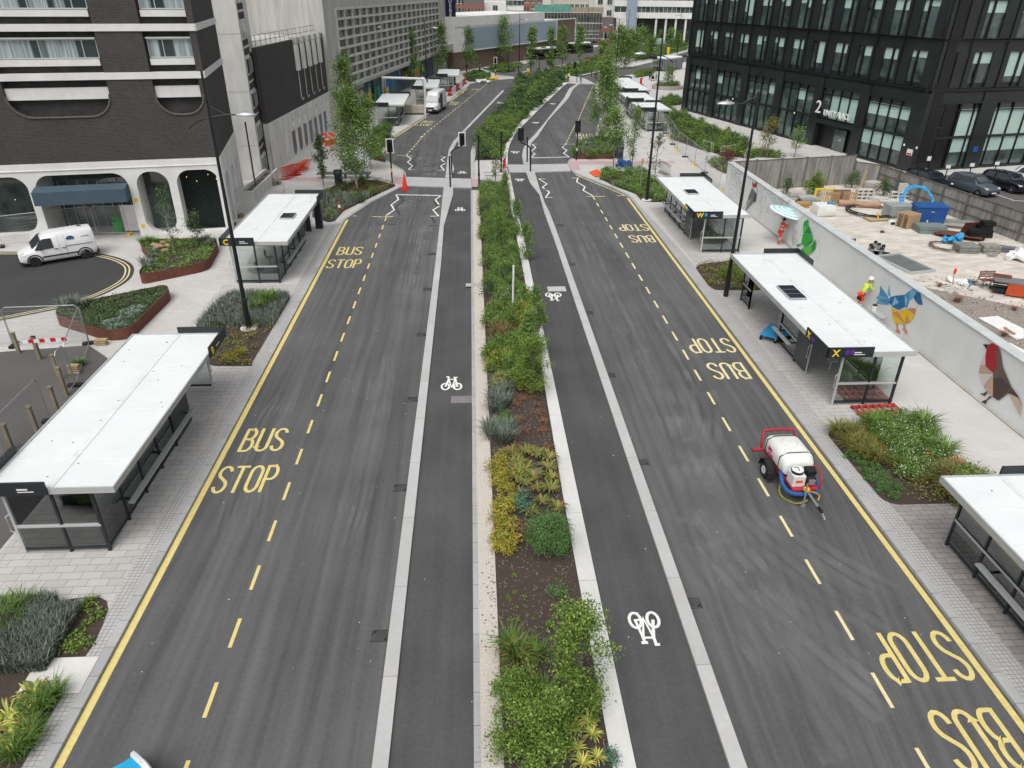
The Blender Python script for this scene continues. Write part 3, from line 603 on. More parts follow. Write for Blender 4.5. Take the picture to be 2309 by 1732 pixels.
# right facet turning back to the white stair tower
fx = Vector((-18.8,60.2))-Vector((-17.0,50.4)); fl = fx.length; fa = math.atan2(fx.y, fx.x)-H.rotation_euler.z
TF = Matrix.Translation((HL,0,0)) @ Matrix.Rotation(fa, 4, 'Z')
def tf(b, n0=0): b.v[n0:] = [tuple(TF @ Vector(v)) for v in b.v[n0:]]; return b
tf(MB().box(0, fl, 0, .4, 5.2, 25)).build('side_brick_wall', BRKD, H)
b = MB(); wall_holes(b, 0, fl, 0, 5.2, -.04, .4, [(1.0,2.6,.1,3.9,.2,.7),(4.4,6.0,.6,3.6,0,.6),(7.2,8.4,.6,3.6,0,.3)]); tf(b).build('side_render_wall', REND, H)
tf(MB().box(4.4, 8.4, .15, .2, .6, 3.6)).build('side_window', FROST, H)
b = MB()
for k in range(6): b.box(.0, fl, -.07, 0, 10.1+2.7*k, 10.5+2.7*k)
tf(b).build('side_floor_band', REND, H)
b = MB(); b.tube([(HL+1.0, 9.2, .2), (HL+1.0, 9.2, 6.0)], .06); b.build('drainpipe', BLK, H)
for x_, z_ in ((-1.1,3.5),(1.2,3.2),(12.0,4.2),(12.6,3.9),(13.4,4.3),(13.9,4.0)): MB().lathe([(.001,-.03),(.03,0),(.001,.03)], (x_, .9, z_-.4), 8).build('festoon_bulb', MT.get('bulb') or MT.setdefault('bulb', emis('warm_bulb', (1,.75,.4), 2)), H)
MB().box(8.62, 8.84, -.06, -.042, 2.5, 2.75).build('hydrant_plate', YELP, H); MB().box(8.66, 8.88, -.06, -.042, .75, 1.0).build('hydrant_plate', YELP, H)
# ---- white stair tower
W, _ = facade('stair_tower', 'tall white rendered stair tower with a narrow column of windows beside the dark brick hotel', 'tower', (-20.6,65.9), (-18.79,66.13)); W.location.z = 0
b = MB(); b.box(-3, 1.83, 0, 6, 0, 25); b.build('wall', RENDP, W)
b = MB()
for z in (3.0,7.4,11.8): b.box(-.1, 1.84, -.012, .0, z, z+.03)
b.build('render_joint', CONC, W)
zz = .6; k = 0
while zz < 24:                       # narrow strip of windows and dark panels facing the road
    for z0, z1, m, nm in ((zz, zz+1.15, CURT, 'window'), (zz+1.45, zz+1.95, BRKD, 'dark_panel'), (zz+2.15, zz+2.6, BRKD, 'dark_panel')):
        p = MB(); p.box(1.835, 1.86, .5, 3.5, z0, z1).build(nm, m, W)
        if nm == 'window': MB().box(1.862, 1.9, .42, .5, z0-.06, z1+.06).box(1.862, 1.9, 3.5, 3.58, z0-.06, z1+.06).box(1.862, 1.9, .42, 3.58, z1, z1+.06).build('frame', REND, W)
    zz += 2.7
tp = MB(); tp.box(-18.6, -17.4, 58.0, 58.15, .1, 1.05); tp.box(-17.55, -17.4, 58.15, 66.2, .1, 1.05); tp.box(-18.6, -18.45, 58.15, 66.2, .1, 1.0)
tag(tp.build('raised_bed_wall', RENDP), 'low white rendered wall of the empty raised bed at the foot of the stair tower', 'wall')
struct('soil', [(-18.45,58.15),(-17.55,58.15),(-17.55,66.2),(-18.45,66.2)], .1, .7, MULCH)
# ---- low block: dark brick over white, five fins, railing
Lb, LL = facade('podium_building', 'low block of dark brick above white render with five white fins and roof railings', 'building', (-18.57,69.6), (-17.05,92.5)); Lb.location.z = 0
oval = [(6.5+2.15*i, 7.85+2.15*i, .15, 2.5, .65, .02) for i in range(7)]
circ = [(6.9+2.3*i, 7.7+2.3*i, 2.9, 3.7, .4, .4) for i in range(8)]
b = MB(); wall_holes(b, -.2, LL+.2, 0, 4.3, -.05, .4, oval+[h for h in circ if h[1] < LL]); b.build('white_wall', RENDP, Lb)
b = MB(); b.box(-.2, LL+.2, .0, .05, 0, 2.6); b.build('shaded_glazing', mat('grey_blue_glazing', (.07,.085,.10), .3, spec=.5), Lb)
b = MB(); b.box(-.2, LL+.2, .06, .1, 2.7, 3.9); b.build('roundel_back', REND, Lb)
b = MB(); b.box(-.2, LL+.1, 0, .4, 4.3, 10.55); b.build('brick_wall', BRKD, Lb)
b = MB(); b.box(-.2, LL, .41, 14, 10.2, 10.35); b.box(2, 9, 4, 9, 10.35, 11.2); b.build('roof', CONG, Lb)
for i in range(5):
    u = 11.0+2.27*i; f = MB().box(u, u+.75, -.28, -.002, 7.7, 10.2).build('fin', REND, Lb)
    MB().box(u-.05, u+.85, -.4, .35, 10.22, 10.75).build('fin_cap', CONG, f)
    MB().tube([(u+.3, -.1, 7.7), (u+.3, -.1, 5.2), (u+.7, -.1, 4.8), (u+1.1, -.1, 5.0)], .06, 6).build('drainpipe', CONG, Lb)
b = MB()
for z in (10.9, 11.4): b.tube([(.8, .8, z), (LL-.3, .8, z)], .03, 6)
for i in range(16): u = .8+i*(LL-1.1)/15; b.tube([(u, .8, 10.4), (u, .8, 11.45)], .03, 6); b.tube([(u, .8, 11.0), (u, 1.9, 10.4)], .02, 6)
b.build('roof_railing', GALV, Lb)
b = MB(); b.loft([[(3,5,10.5),(6,5,10.5),(6,8,10.5),(3,8,10.5)],[(3.3,5.3,11.5),(5.7,5.3,11.5),(5.7,7.7,11.5),(3.3,7.7,11.5)]]); b.build('rooflight', SILV, Lb)
# ---- concrete department store with window grid
Dp, DL = facade('department_store', 'long grey concrete department store with a grid of small windows beside the left bus lane', 'building', (-16.64,92.5), (-5.66,157.1)); Dp.location.z = 0
b = MB(); b.box(-.1, 4.1, 0, .5, 0, 25); b.box(4.1, 62.9, 0, .6, 12.95, 25); b.box(62.9, 71, 0, 14, 0, 25); b.box(-.1, 71, 25, 26, 0, 25); b.build('concrete_wall', CONG, Dp)
b = MB(); b.box(-.1, .5, .5, 40, 0, 25); b.build('side_wall', CONG, Dp)
b = MB(); b.box(4.1, 62.9, 1.5, 1.7, 0, 4.4); b.box(4.1, 62.9, -.02, 1.5, 3.9, 4.35); b.build('ground_floor_wall', CONL, Dp)
b = MB(); b.box(4.1, 62.9, .16, .2, 4.4, 12.95); b.build('glazing', mat('grid_glass', (.085,.095,.095), .15, var=.6, scale=.7, spec=.6), Dp)
b = MB(); nc = 19; nr = 8
for i in range(nc+1): u = 4.1+58.8*i/nc; b.box(u-.16, u+.16, -.12, .15, 4.38, 12.95)
for j in range(nr+1): z = 4.4+8.5*j/nr; b.box(4.1, 62.9, -.18, .14, z-.13, z+.13)
b.build('window_grid', CONL, Dp)
b = MB()
for i in range(nc):
    for j in range(nr):
        if (i*7+j*5) % 11 < 5: u = 4.1+58.8*i/nc; z = 4.4+8.5*j/nr; b.box(u+.3, u+1.5+random.random(), .13, .158, z+.2, z+.95)
b.build('blind', mat('pale_blinds', (.25,.27,.26), .5, var=.2), Dp)
def letters(txt, size, m, parent, T, ext=.02, name='lettering', sx=1, bold=0, align='LEFT'):
    c = bpy.data.curves.new('t', 'FONT'); c.body = txt; c.size = size; c.extrude = ext; c.align_x = align; c.offset = bold; c.resolution_u = 2
    o = bpy.data.objects.new('t', c); COL.objects.link(o); dg = bpy.context.evaluated_depsgraph_get(); dg.update()
    me = bpy.data.meshes.new_from_object(o.evaluated_get(dg)); bpy.data.objects.remove(o); me.materials.clear(); me.materials.append(m)
    me.transform(Matrix.Diagonal((sx, 1, 1, 1))); me.transform(T); q = bpy.data.objects.new(name, me); COL.objects.link(q)
    if parent: q.parent = parent
    return q
UP = Matrix.Rotation(R_(90), 4, 'X')
LETW = mat('white_letters', (.75,.75,.75), .5)
sg = MB().box(10.3, 17.5, 1.30, 1.48, 2.7, 3.7).build('fascia_sign', CHAR, Dp); letters('DEBENHAMS', .8, LETW, sg, Matrix.Translation((10.6, 1.27, 2.95)) @ UP, sx=1.35)
bs = MB().box(69.2, 69.5, -2.1, -.1, 5.2, 13.6).build('banner_sign', mat('navy_sign', (.01,.014,.04), .4), Dp)
for i, ch in enumerate('DEBENHAMS'): letters(ch, 1.0, LETW, bs, Matrix.Translation((69.18, -1.1, 12.6-i*.86)) @ Matrix.Rotation(R_(-90), 4, 'Z') @ UP, align='CENTER')
MB().box(60, 71, -1.6, 0, 4.2, 5.4).build('canopy', CONG, Dp)
sa = MB().box(66.0, 70.2, -.12, -.02, .3, 3.4).build('window_poster', REND, Dp)
letters('SA', 1.3, BLK, sa, Matrix.Translation((66.6, -.13, 1.95)) @ UP, sx=1.2); letters('LE', 1.3, BLK, sa, Matrix.Translation((66.6, -.13, .75)) @ UP, sx=1.2)
# painted shopfront and hoardings along the store
GR1 = [mat('paint_blue', (.03,.22,.5), .6), mat('paint_orange', (.7,.2,.03), .6), mat('paint_green', (.02,.35,.1), .6), mat('paint_yellow', (.75,.55,.03), .6), mat('paint_purple', (.12,.03,.2), .6), mat('paint_teal', (.02,.3,.33), .6)]
b = MB(); b.box(17, 62, 1.3, 1.48, .1, 3.8); mur = b.build('painted_hoarding', mat('hoarding_base', (.08,.12,.14), .7, var=.4, scale=.8), Dp)
random.seed(3)
for i in range(46):
    b = MB(); u = 17.5+random.random()*43; z = .4+random.random()*2; w_ = .4+random.random()*1.6; hh = .8+random.random()*1.4; sk = random.uniform(-.7, .7)
    y = 1.29-.003*(i+1); b.add([(u,y,z),(u+w_,y,z+random.uniform(-.2,.2)),(u+w_*.8+sk,y,min(3.75,z+hh)),(u+sk,y,min(3.75,z+hh*.8))], [(0,1,2,3)]); b.build('painted_shape', GR1[i % 6], mur)
# ---- black office block
K, KL = facade('office_block', 'black clad office block with green tinted glass and a number 2 over its entrance', 'office block', (29.93,108.1), (41.91,66.5)); K.location.z = 0
def blackface(T, L, u0, bay, nb, hp, wa, ww, entrance=None):
    pier = MB(); mull = MB(); side = T is not I4
    def tb(b): b.v = [tuple(T @ Vector(v)) for v in b.v]; return b
    pier.box(0, L, .25, .6, 7.1, 7.9); pier.box(0, L, -.06, .25, 7.35, 7.42)
    for i in range(nb+1):
        u = u0+i*bay; a, c = max(0, u-hp), min(L, u+hp)
        if i == 0: a = 0
        if i == nb: c = L
        pier.box(a, c, 0, .6, 0, 7.1); pier.box(a, c, -.03, 0, 3.02, 3.08)
    for i in range(nb):
        u = u0+i*bay; g0, g1 = u+hp, u+bay-hp; fr = MB(); ent = i == entrance; npn = 5 if side else 4
        pier.box(g0, g1, .12, .55, 6.2, 7.1); pier.box(g0, g1, .02, .12, 6.14, 6.2)
        if ent: pier.box(g0, g1, .0, .5, 2.55, 3.05)
        else: pier.box(g0, g1, .15, .5, 3.0, 3.22); pier.box(g0, g1, .1, .5, 0, .28)
        for j in range(npn):
            if npn == 5: e_ = [0, .09, .36, .63, .91, 1]; a, c = g0+(g1-g0)*e_[j], g0+(g1-g0)*e_[j+1]
            else: a, c = g0+(g1-g0)*j/npn, g0+(g1-g0)*(j+1)/npn
            pale = side or i >= nb-1 or (i+j) % 4 == 1
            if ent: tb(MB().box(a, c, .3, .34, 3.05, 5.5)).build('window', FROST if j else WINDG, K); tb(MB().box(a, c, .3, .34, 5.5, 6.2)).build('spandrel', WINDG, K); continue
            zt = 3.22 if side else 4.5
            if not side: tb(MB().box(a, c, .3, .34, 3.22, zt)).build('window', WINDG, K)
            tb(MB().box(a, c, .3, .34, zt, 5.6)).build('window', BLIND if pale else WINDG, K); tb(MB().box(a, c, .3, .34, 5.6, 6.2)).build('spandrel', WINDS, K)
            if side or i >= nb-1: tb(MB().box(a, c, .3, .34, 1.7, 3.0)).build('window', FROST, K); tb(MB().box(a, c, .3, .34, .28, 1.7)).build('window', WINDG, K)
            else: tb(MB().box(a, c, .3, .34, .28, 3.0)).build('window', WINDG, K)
        es = [0, .09, .36, .63, .91, 1] if npn == 5 else [j/npn for j in range(npn+1)]
        for e_ in es:
            m_ = g0+(g1-g0)*e_
            if not ent: fr.box(m_-.035, m_+.035, .12, .3, .28, 3.0)
            fr.box(m_-.035, m_+.035, .12, .3, 3.05 if ent else 3.22, 6.2)
        fr.box(g0, g1, .14, .3, 5.5, 5.56); fr.box(g0, g1, .14, .3, 3.05 if ent else .28, 3.2 if ent else .34); tb(fr).build('window_frame', METB2, K)
    for fl_ in range(4):
        z1 = 11.45+4.1*fl_; zb = 7.42+4.1*fl_
        mull.box(0, L, -.06, .25, z1-.04, z1+.03); pier.box(0, L, .12, .5, z1-.95, z1+.0); pier.box(0, L, .12, .5, zb+.03, zb+.1)
        nw = nb*2; cell = bay/2; pier.box(0, u0+cell*wa if u0 > 0 else .001, .05, .5, zb+.1, z1-.95)
        for i in range(nw):
            u = u0+i*cell; w0 = max(0, u+cell*wa); w1 = u+cell*(wa+ww); nx = u0+(i+1)*cell+cell*wa if i < nw-1 else L
            pier.box(w1, min(nx, L), .05, .5, zb+.1, z1-.95)
            sp = w0+(w1-w0)*(.36 if i % 2 else .62); bl = zb+.1+(z1-1.05-zb)*random.choice([.68,.7,.68,.3,.3 if side else .7,.68])
            for a, c in ((w0, sp-.09), (sp+.09, w1)):
                bl2 = min(bl if random.random() > .25 else bl+.4, z1-1.0)
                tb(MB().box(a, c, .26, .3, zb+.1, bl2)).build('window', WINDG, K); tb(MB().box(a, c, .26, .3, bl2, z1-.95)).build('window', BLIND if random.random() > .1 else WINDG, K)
            tb(MB().box(sp-.09, sp+.09, .1, .26, zb+.1, z1-.95)).build('window_frame', METB2, K)
            mull.box(max(0, u)-.03+(.04 if u <= 0 else 0), max(0, u)+.03, -.04, .05, zb, z1)
    tb(pier).build('cladding', METB, K); tb(mull).build('mullion', METB2, K)
I4 = Matrix.Identity(4); random.seed(11); KL = 41.9
WINDS = mat('grey_spandrel_glass', (.05,.055,.058), .15, var=.2, spec=.7)
blackface(I4, KL, .43, 6.74, 6, .62, .33, .55, 4)
d2 = Vector((50.7,68.39))-Vector((41.91,66.5)); T2 = Matrix.Translation((KL,0,0)) @ Matrix.Rotation(math.atan2(d2.y, d2.x)-K.rotation_euler.z, 4, 'Z')
blackface(T2, 31, -.75, 7.9, 4, .85, .165, .53)
b = MB(); b.box(0, KL, .65, 30, 0, 23.5); b.build('core', METB2, K)
b = MB(); b.v = []; MB().add([tuple(T2 @ Vector(v)) for v in [(1.5,.65,0),(31,.65,0),(31,30,0),(1.5,30,0),(1.5,.65,23.4),(31,.65,23.4),(31,30,23.4),(1.5,30,23.4)]], [(0,1,5,4),(1,2,6,5),(2,3,7,6),(3,0,4,7),(4,5,6,7)]).build('side_core', METB2, K)
ee = .43+6.74*4
MB().box(ee+.62, ee+6.74-.62, 1.6, 1.65, 0, 2.55).build('entrance_recess', WINDG, K)
dr = MB().box(ee+3.3, ee+5.0, .4, .46, 0, 2.3).build('door', WINDG, K); MB().box(ee+4.1, ee+4.2, .36, .4, 1.2, 1.3).box(ee+4.3, ee+4.4, .36, .4, 1.2, 1.3).build('door_label', REND, dr)
letters('2', 1.8, LETW, K, Matrix.Translation((27.7, -.2, 3.6)) @ UP, ext=.05, bold=0, name='lettering')
letters('UNITY PLACE', .80, LETW, K, Matrix.Translation((29.1, -.2, 3.5)) @ UP, ext=.05, bold=.01, sx=.80, name='lettering')
for u in (12.2, 24.3, 40.6, 42.1): MB().lathe([(.02,-.02),(.12,.02),(.02,.06)], (u, -.08, 3.0 if u < 30 else 2.4), 10, 'y').build('security_camera', LETW, K)
MB().box(41.1, 41.75, -.05, -.01, 1.6, 2.15).build('notice', mat('notice_white', (.7,.68,.7), .5), K); MB().box(41.15, 41.7, -.06, -.051, 1.65, 1.8).build('notice_band', REDP, K)
q = MB().box(6.75, 7.35, -.06, -.01, 1.7, 2.2); q.v = [tuple(T2 @ Vector(v)) for v in q.v]; q.build('blue_notice', BLUEP, K)
# ---- far buildings
def lbox(b, u0, u1, y0, y1, z0, z1): b.box(u0, u1, y0, y1, z0, z1); return b
Q, QL = facade('screen_shop_building', 'long low shop with pale parapet and a big blank grey blue panel', 'building', (.33,165.18), (22.2,202.9)); Q.location.z = 0
MB().box(-7, 55, .3, 20, 0, 3.7).box(42.7, 55, .0, 20, 0, 8.1).build('brick_wall', BRKB, Q)
MB().box(-7, 42.7, .1, 18, 3.7, 8.3).box(-7, 35.2, .0, 15, 8.3, 10.1).build('parapet', REND, Q)
MB().box(-3, 42.4, -.1, .1, 3.9, 8.0).build('blank_panel', mat('blue_grey_panel', (.27,.34,.41), .4, var=.05), Q)
MB().box(-3.2, 42.7, -.14, -.02, 3.65, 3.9).box(54.6, 55, -.1, .1, 0, 8.2).box(42.7, 55, -.1, .1, 8.1, 8.35).box(42.4, 42.75, -.14, .0, 3.9, 8.2).build('white_trim', REND, Q)
U, UL = facade('curved_office_building', 'white banded modern office on tall white columns with a grey blue tower, far away', 'building', (50.08,248.67), (59.96,246.2)); U.location.z = 0
for a, c in ((-5.6,-1.7),(1.4,24)):
    MB().box(a, c, -.3 if a > 0 else 0, 10, 7.2, 8.8).box(a, c, -.3 if a > 0 else 0, 10, 10.4, 12.1).box(a, c, -.3, 10, 14, 15.8).build('white_band', REND, U)
    for z in (8.8, 12.1):
        f = MB().box(a+.1, c-.1, .2, 9, z, z+1.9 if z > 9 else z+1.6).build('window', WINDG, U); q = MB(); n = int((c-a)/1.3)
        for i in range(n+1): u = a+.1+(c-a-.2)*i/n; q.box(u-.06, u+.06, .1, .2, z, z+1.6)
        q.build('frame', SILV, f)
MB().box(-1.7, 1.4, -1, 3, 0, 20).build('stair_tower', mat('blue_grey_cladding', (.27,.33,.40), .5, var=.06), U)
MB().box(1.5, 24, 3, 3.2, 0, 7.2).build('ground_floor_glazing', mat('shaded_glass', (.06,.065,.06), .2, var=.4, scale=.4), U)
for u in (7.6, 10.6, 13.6, 16.6, 19.6): MB().cyl((u, .3), .33, 0, 7.2, 12).build('column', REND, U)
MB().box(-12, -5.6, 4, 14, 0, 7).build('low_wing', BRKB, U)
def backbox(name, label, k, x0, x1, y0, Y, depth, m, nu, nz, wm=WINDG, roof=None, zmin=0, wz=(1.6, 3.2)):
    a = ray(*px(k, x0, y0)); c = ray(*px(k, x1, y0)); xa, xb = a[0]*Y/a[1], c[0]*Y/c[1]; zt = CAMH+a[2]*Y/a[1]
    t = thing(name, label, 'building', (xa, Y, 0)); w_ = xb-xa
    MB().box(0, w_, 0, depth, 0, zt).build('wall', m, t)
    if roof == 'gable': MB().loft([[(0,0,zt),(0,depth,zt),(0,depth/2,zt+depth*.28)],[(w_,0,zt),(w_,depth,zt),(w_,depth/2,zt+depth*.28)]]).build('roof', mat('slate_roof', (.09,.075,.07), .8, var=.3), t)
    elif roof: MB().box(-.3, w_+.3, -.3, depth, zt, zt+.5).build('roof', roof, t)
    fh = 3.2; n = int(zt/fh)
    for i in range(nu):
        for j in range(nz):
            u = w_*(i+.5)/nu; z = zt-1.0-j*fh-.9
            if z < 1: continue
            f = MB().box(u-.8, u+.8, -.04, .02, z-.8, z+.8).build('window', wm, t); MB().box(u-.9, u+.9, -.09, -.045, z-.92, z-.8).box(u-.03, u+.03, -.07, -.045, z-.8, z+.8).build('frame', REND, f)
    return t
backbox('terraced_house', 'red brick terrace with white window frames behind the pale parapet', 'a', 60, 330, -60, 300, 12, BRKR, 6, 3)
backbox('terraced_house', 'low brown roofed house left of the white walled building', 'a', 250, 510, 60, 262, 14, BRKR, 3, 2, roof='gable')
backbox('rendered_building', 'plain white rendered building with small windows behind the pale parapet', 'a', 510, 780, 20, 275, 14, REND, 1, 1)
backbox('rendered_building', 'narrow white building with two rows of small dark windows, far away', 'a', 785, 1000, -40, 285, 12, REND, 4, 4)
backbox('brick_building', 'dark red brick building behind the green scaffold sheeting', 'a', 1000, 1240, -60, 330, 14, BRKR, 3, 2)
backbox('rendered_building', 'pale building with brown bands of windows at the top edge', 'a', 1380, 1900, -90, 350, 14, mat('cream_render', (.45,.42,.36), .8), 8, 3)
backbox('rendered_building', 'white building with a dark red vertical stripe and square windows', 'a', 1900, 2140, -60, 262, 14, REND, 2, 3)
backbox('old_house', 'small old house with a red wall and a pale front behind the far shelters', 'b', 370, 560, 420, 236, 10, BRKR, 3, 1, roof='gable')
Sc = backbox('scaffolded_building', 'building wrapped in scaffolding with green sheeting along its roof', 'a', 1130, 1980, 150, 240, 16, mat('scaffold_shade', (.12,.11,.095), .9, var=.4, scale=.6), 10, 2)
wS = [c for c in Sc.children if c.name.startswith('wall')][0].dimensions.x; zS = [c for c in Sc.children if c.name.startswith('wall')][0].dimensions.z
MB().box(0, wS*.52, -1.8, -1.7, zS-.2, zS+2.0).build('green_sheeting', mat('green_sheeting', (.10,.30,.24), .7, var=.25, scale=1), Sc)
MB().box(wS*.52, wS, -1.8, -1.7, zS-.2, zS+1.4).build('timber_boards', mat('scaffold_board', (.32,.27,.20), .8, var=.3), Sc)
b = MB()
for i in range(22): b.tube([(i*wS/21, -1.9, 0), (i*wS/21, -1.9, zS+1.6)], .06, 5)
for z in (2, 4, 6, zS): b.tube([(0, -1.95, z), (wS, -1.95, z)], .06, 5)
b.build('scaffold_pole', GALV, Sc)
MB().box(0, wS, 0, 14, zS+.2, zS+.6).build('roof_deck', mat('blue_grey_deck', (.25,.30,.31), .7, var=.3), Sc)
# ================================================================ STREET FURNITURE
def hgt(k, b, t, z=.1):
    X, Y = at(k, *b, z); ty = px(k, *t)[1]; lo, hi = z, 40.
    f = lambda Z: (lambda q: CY+FL*q[1]/q[2])(X*cr+Y*cg+(CAMH-Z)*cd)
    for _ in range(40):
        m = (lo+hi)/2
        if f(m) > ty: lo = m
        else: hi = m
    return X, Y, lo
# ---- bus shelters.  local frame: y runs away from the camera, s = side of the road (+1 road on the right of it)
PURP = mat('purple_sign', (.10,.03,.25), .4); GRNS = mat('green_sign', (.01,.15,.05), .4); SGY = mat('yellow_letter', (.85,.62,.05), .5); BLUI = mat('blue_icon', (.02,.35,.65), .4)
ADP = mat('grey_back_panel', (.045,.052,.055), .4, var=.1); RAIL = mat('grey_rail', (.42,.44,.44), .45, 0, var=.05)
TINT = glass('shelter_glass', (.84,.88,.87), .7)
def shelter(name, label, x, y, L, s, code, walls, solar=None, sign2=None, icon=GRNS, grp='bus shelters along the bus lanes', detail=True, rz=0, ya=0, rw=(-1.8, 1.8), roofz=2.5):
    t = thing('bus_shelter', label, 'bus shelter', (x, y, .1), rz, grp)
    r0, r1 = rw
    b = MB(); b.box(r0, r1, 0, L, roofz-.12, roofz); roof = b.build('roof', WROOF, t)
    b = MB(); e = .05
    b.box(r0-e, r1+e, -e, 0, roofz-.16, roofz+.05); b.box(r0-e, r1+e, L, L+e, roofz-.16, roofz+.05); b.box(r0-e, r0, 0, L, roofz-.16, roofz+.05); b.box(r1, r1+e, 0, L, roofz-.16, roofz+.05); b.build('roof_edge', SILV, roof)
    if detail:
        b = MB(); n = max(2, int(L/1.45))
        for i in range(1, n): b.box(r0+.12, -.14, L*i/n-.012, L*i/n+.012, roofz, roofz+.012); b.box(.14, r1-.12, L*i/n-.012, L*i/n+.012, roofz, roofz+.012)
        b.box(-.10, .10, .05, L-.05, roofz+.001, roofz+.02); b.build('roof_seam', mat('roof_seam', (.66,.69,.69), .6), roof)
        random.seed(int(y*10)); b = MB()
        for i in range(16): u, v = random.uniform(r0+.2, r1-.2), random.uniform(.3, L-.3); b.box(u, u+.035, v, v+.03, roofz+.001, roofz+.014)
        b.build('roof_debris', BLK, roof)['kind'] = 'stuff'
    xs = sorted([s*1.02, -s*1.47]); xa, xb = xs; xr = s*1.02
    pst = lambda u, v, m=CHAR, w_=.075: MB().box(u-w_/2, u+w_/2, v-w_/2, v+w_/2, 0, roofz-.13).build('post', m, t)
    def handle(u, v):
        MB().tube([(u, v-.02, .8), (u+(-.13 if u < 0 else .13)*.9, v-.05, .88), (u+(-.13 if u < 0 else .13)*.9, v-.05, 1.42), (u, v-.02, 1.5)], .022, 6).build('handle', SILV, t)
    def glz(p, q, ct=None):
        d = Vector(q)-Vector(p); n = Vector((-d.y, d.x)).normalized()*.006
        MB().add([(e_[0]+n.x*k, e_[1]+n.y*k, z) for k in (-1, 1) for z in (.22, roofz-.22) for e_ in (p, q)], [(0,1,3,2),(4,6,7,5)]).build('glass_panel', TINT, t)
    # end wall nearest the camera
    for yy in ([.18] if detail else [.18]):
        pst(xa, yy, SILV); pst((xa+xb)/2+.1, yy); pst(xb, yy, CHAR, .09); glz((xa+.05, yy), ((xa+xb)/2+.06, yy)); glz(((xa+xb)/2+.14, yy), (xb-.05, yy))
        MB().box(xa, xb, yy-.03, yy+.03, .12, .2).build('frame_bar', CHAR, t); MB().box(xa, xb, yy-.03, yy+.03, roofz-.25, roofz-.14).build('frame_bar', CHAR, t)
        MB().box(xa, xb, yy-.05, yy+.02, .98, 1.06).build('rail', SILV, t); handle(xa-.03, yy)
    for wdef in walls:
        kind, a, c = wdef[:3]; xx = wdef[3] if len(wdef) > 3 else xr
        if kind == 'glass':
            n = max(1, round((c-a)/1.45)); n = n if detail else max(2, n//2)
            for i in range(n+1):
                if not (i == 0 and a < .3): pst(xx, a+(c-a)*i/n)
            for i in range(n): glz((xx, a+(c-a)*i/n+.05), (xx, a+(c-a)*(i+1)/n-.05))
            MB().box(xx-.03, xx+.03, a, c, .12, .19).build('frame_bar', CHAR, t); MB().box(xx-.03, xx+.03, a, c, roofz-.25, roofz-.14).build('frame_bar', CHAR, t)
            MB().box(xx-.05, xx-.03, a, c, .98, 1.06).build('rail', SILV, t)
        elif kind == 'lean':
            o_ = s*.28; xc = xx+o_
            MB().box(xc-.09, xc+.09, a, c, .74, .80).build('leaning_rail', RAIL, t)
            for v in np.linspace(a+.3, c-.3, 3): MB().box(min(xx, xc), max(xx, xc), v-.03, v+.03, .68, .74).build('bracket', CHAR, t)
        elif kind == 'ad':
            MB().box(xx-.06, xx+.06, a, c, .15, roofz-.2).build('advert_panel', ADP, t)
        elif kind == 'pole': pst(xx, a, SILV, .06); handle(xx+.02*s, a)
        elif kind == 'post': pst(xx, a)
        elif kind == 'end':
            pst(-s*.1, a); pst(xr, a, SILV); glz((min(-s*.1, xr)+.05, a), (max(-s*.1, xr)-.05, a)); MB().box(min(-s*.1, xr), max(-s*.1, xr), a-.03, a+.03, .15, .22).build('frame_bar', CHAR, t); handle(xr, a)
        elif kind == 'dark_end': MB().box(min(-s*.1, xr), max(-s*.1, xr), a-.05, a+.05, .15, roofz-.2).build('advert_panel', CHAR, t); handle(xr, a)
    if detail:      # row of perch seats inside along the back
        for i, v in enumerate(np.linspace(1.2, min(5.5, L-3), 3)):
            q = MB(); q.box(-.3*s-.2, -.3*s+.2, v-.22, v+.22, .48, .52); q.box(-.3*s-.03, -.3*s+.03, v-.03, v+.03, 0, .48); q.add([(-.3*s-.2, v-.2, .55), (-.3*s-.24, v-.2, .95), (-.3*s-.24, v+.2, .95), (-.3*s-.2, v+.2, .55)], [(0,1,2,3)]); q.build('seat', RAIL, t)
    # fascia signs: L shaped, near left and far right corners
    z0, z1 = roofz-.14, roofz+.30
    p = [(r0-.09, -.12), (r0+1.75, -.12)]
    sg = MB().box(r0-.1, r0+1.8, -.12, -.055, z0, z1).box(r0-.12, r0-.055, -.12, 1.9, z0, z1).build('fascia_sign', CHAR, t)
    sg2 = MB().box(r1-1.8, r1+.1, L+.055, L+.12, z0, z1).box(r1+.055, r1+.12, L-1.9, L+.12, z0, z1).build('fascia_sign', CHAR, t)
    if code:
        if code != 'A': letters(code, .42, SGY, sg, Matrix.Translation((r0+.1, -.125, z0+.07)) @ UP, bold=.008)
        for q, m in ((.62, icon), (.84, icon)):
            if code in 'CWX' and (q < .7 or code == 'X'): MB().box(r0+q, r0+q+.16, -.132, -.124, z0+.14, z0+.34).build('route_icon', m, sg)
        if code == 'A': MB().box(r0+.05, r0+.5, -.132, -.124, z0+.1, z0+.34).build('route_icon', GRNS, sg); letters('A', .2, LETW, sg, Matrix.Translation((r0+.2, -.135, z0+.14)) @ UP)
        MB().box(r0+1.0, r0+1.3, -.130, -.124, z0+.20, z0+.245).box(r0+1.0, r0+1.45, -.130, -.124, z0+.12, z0+.15).build('small_print', LETW, sg)
        if code in 'WX': letters(code, .42, SGY, sg, Matrix.Translation((r0-.125, 1.75, z0+.07)) @ Matrix.Rotation(R_(-90), 4, 'Z') @ UP); MB().box(r0-.132, r0-.124, 1.0, 1.35, z0+.12, z0+.3).build('route_icon', icon, sg)
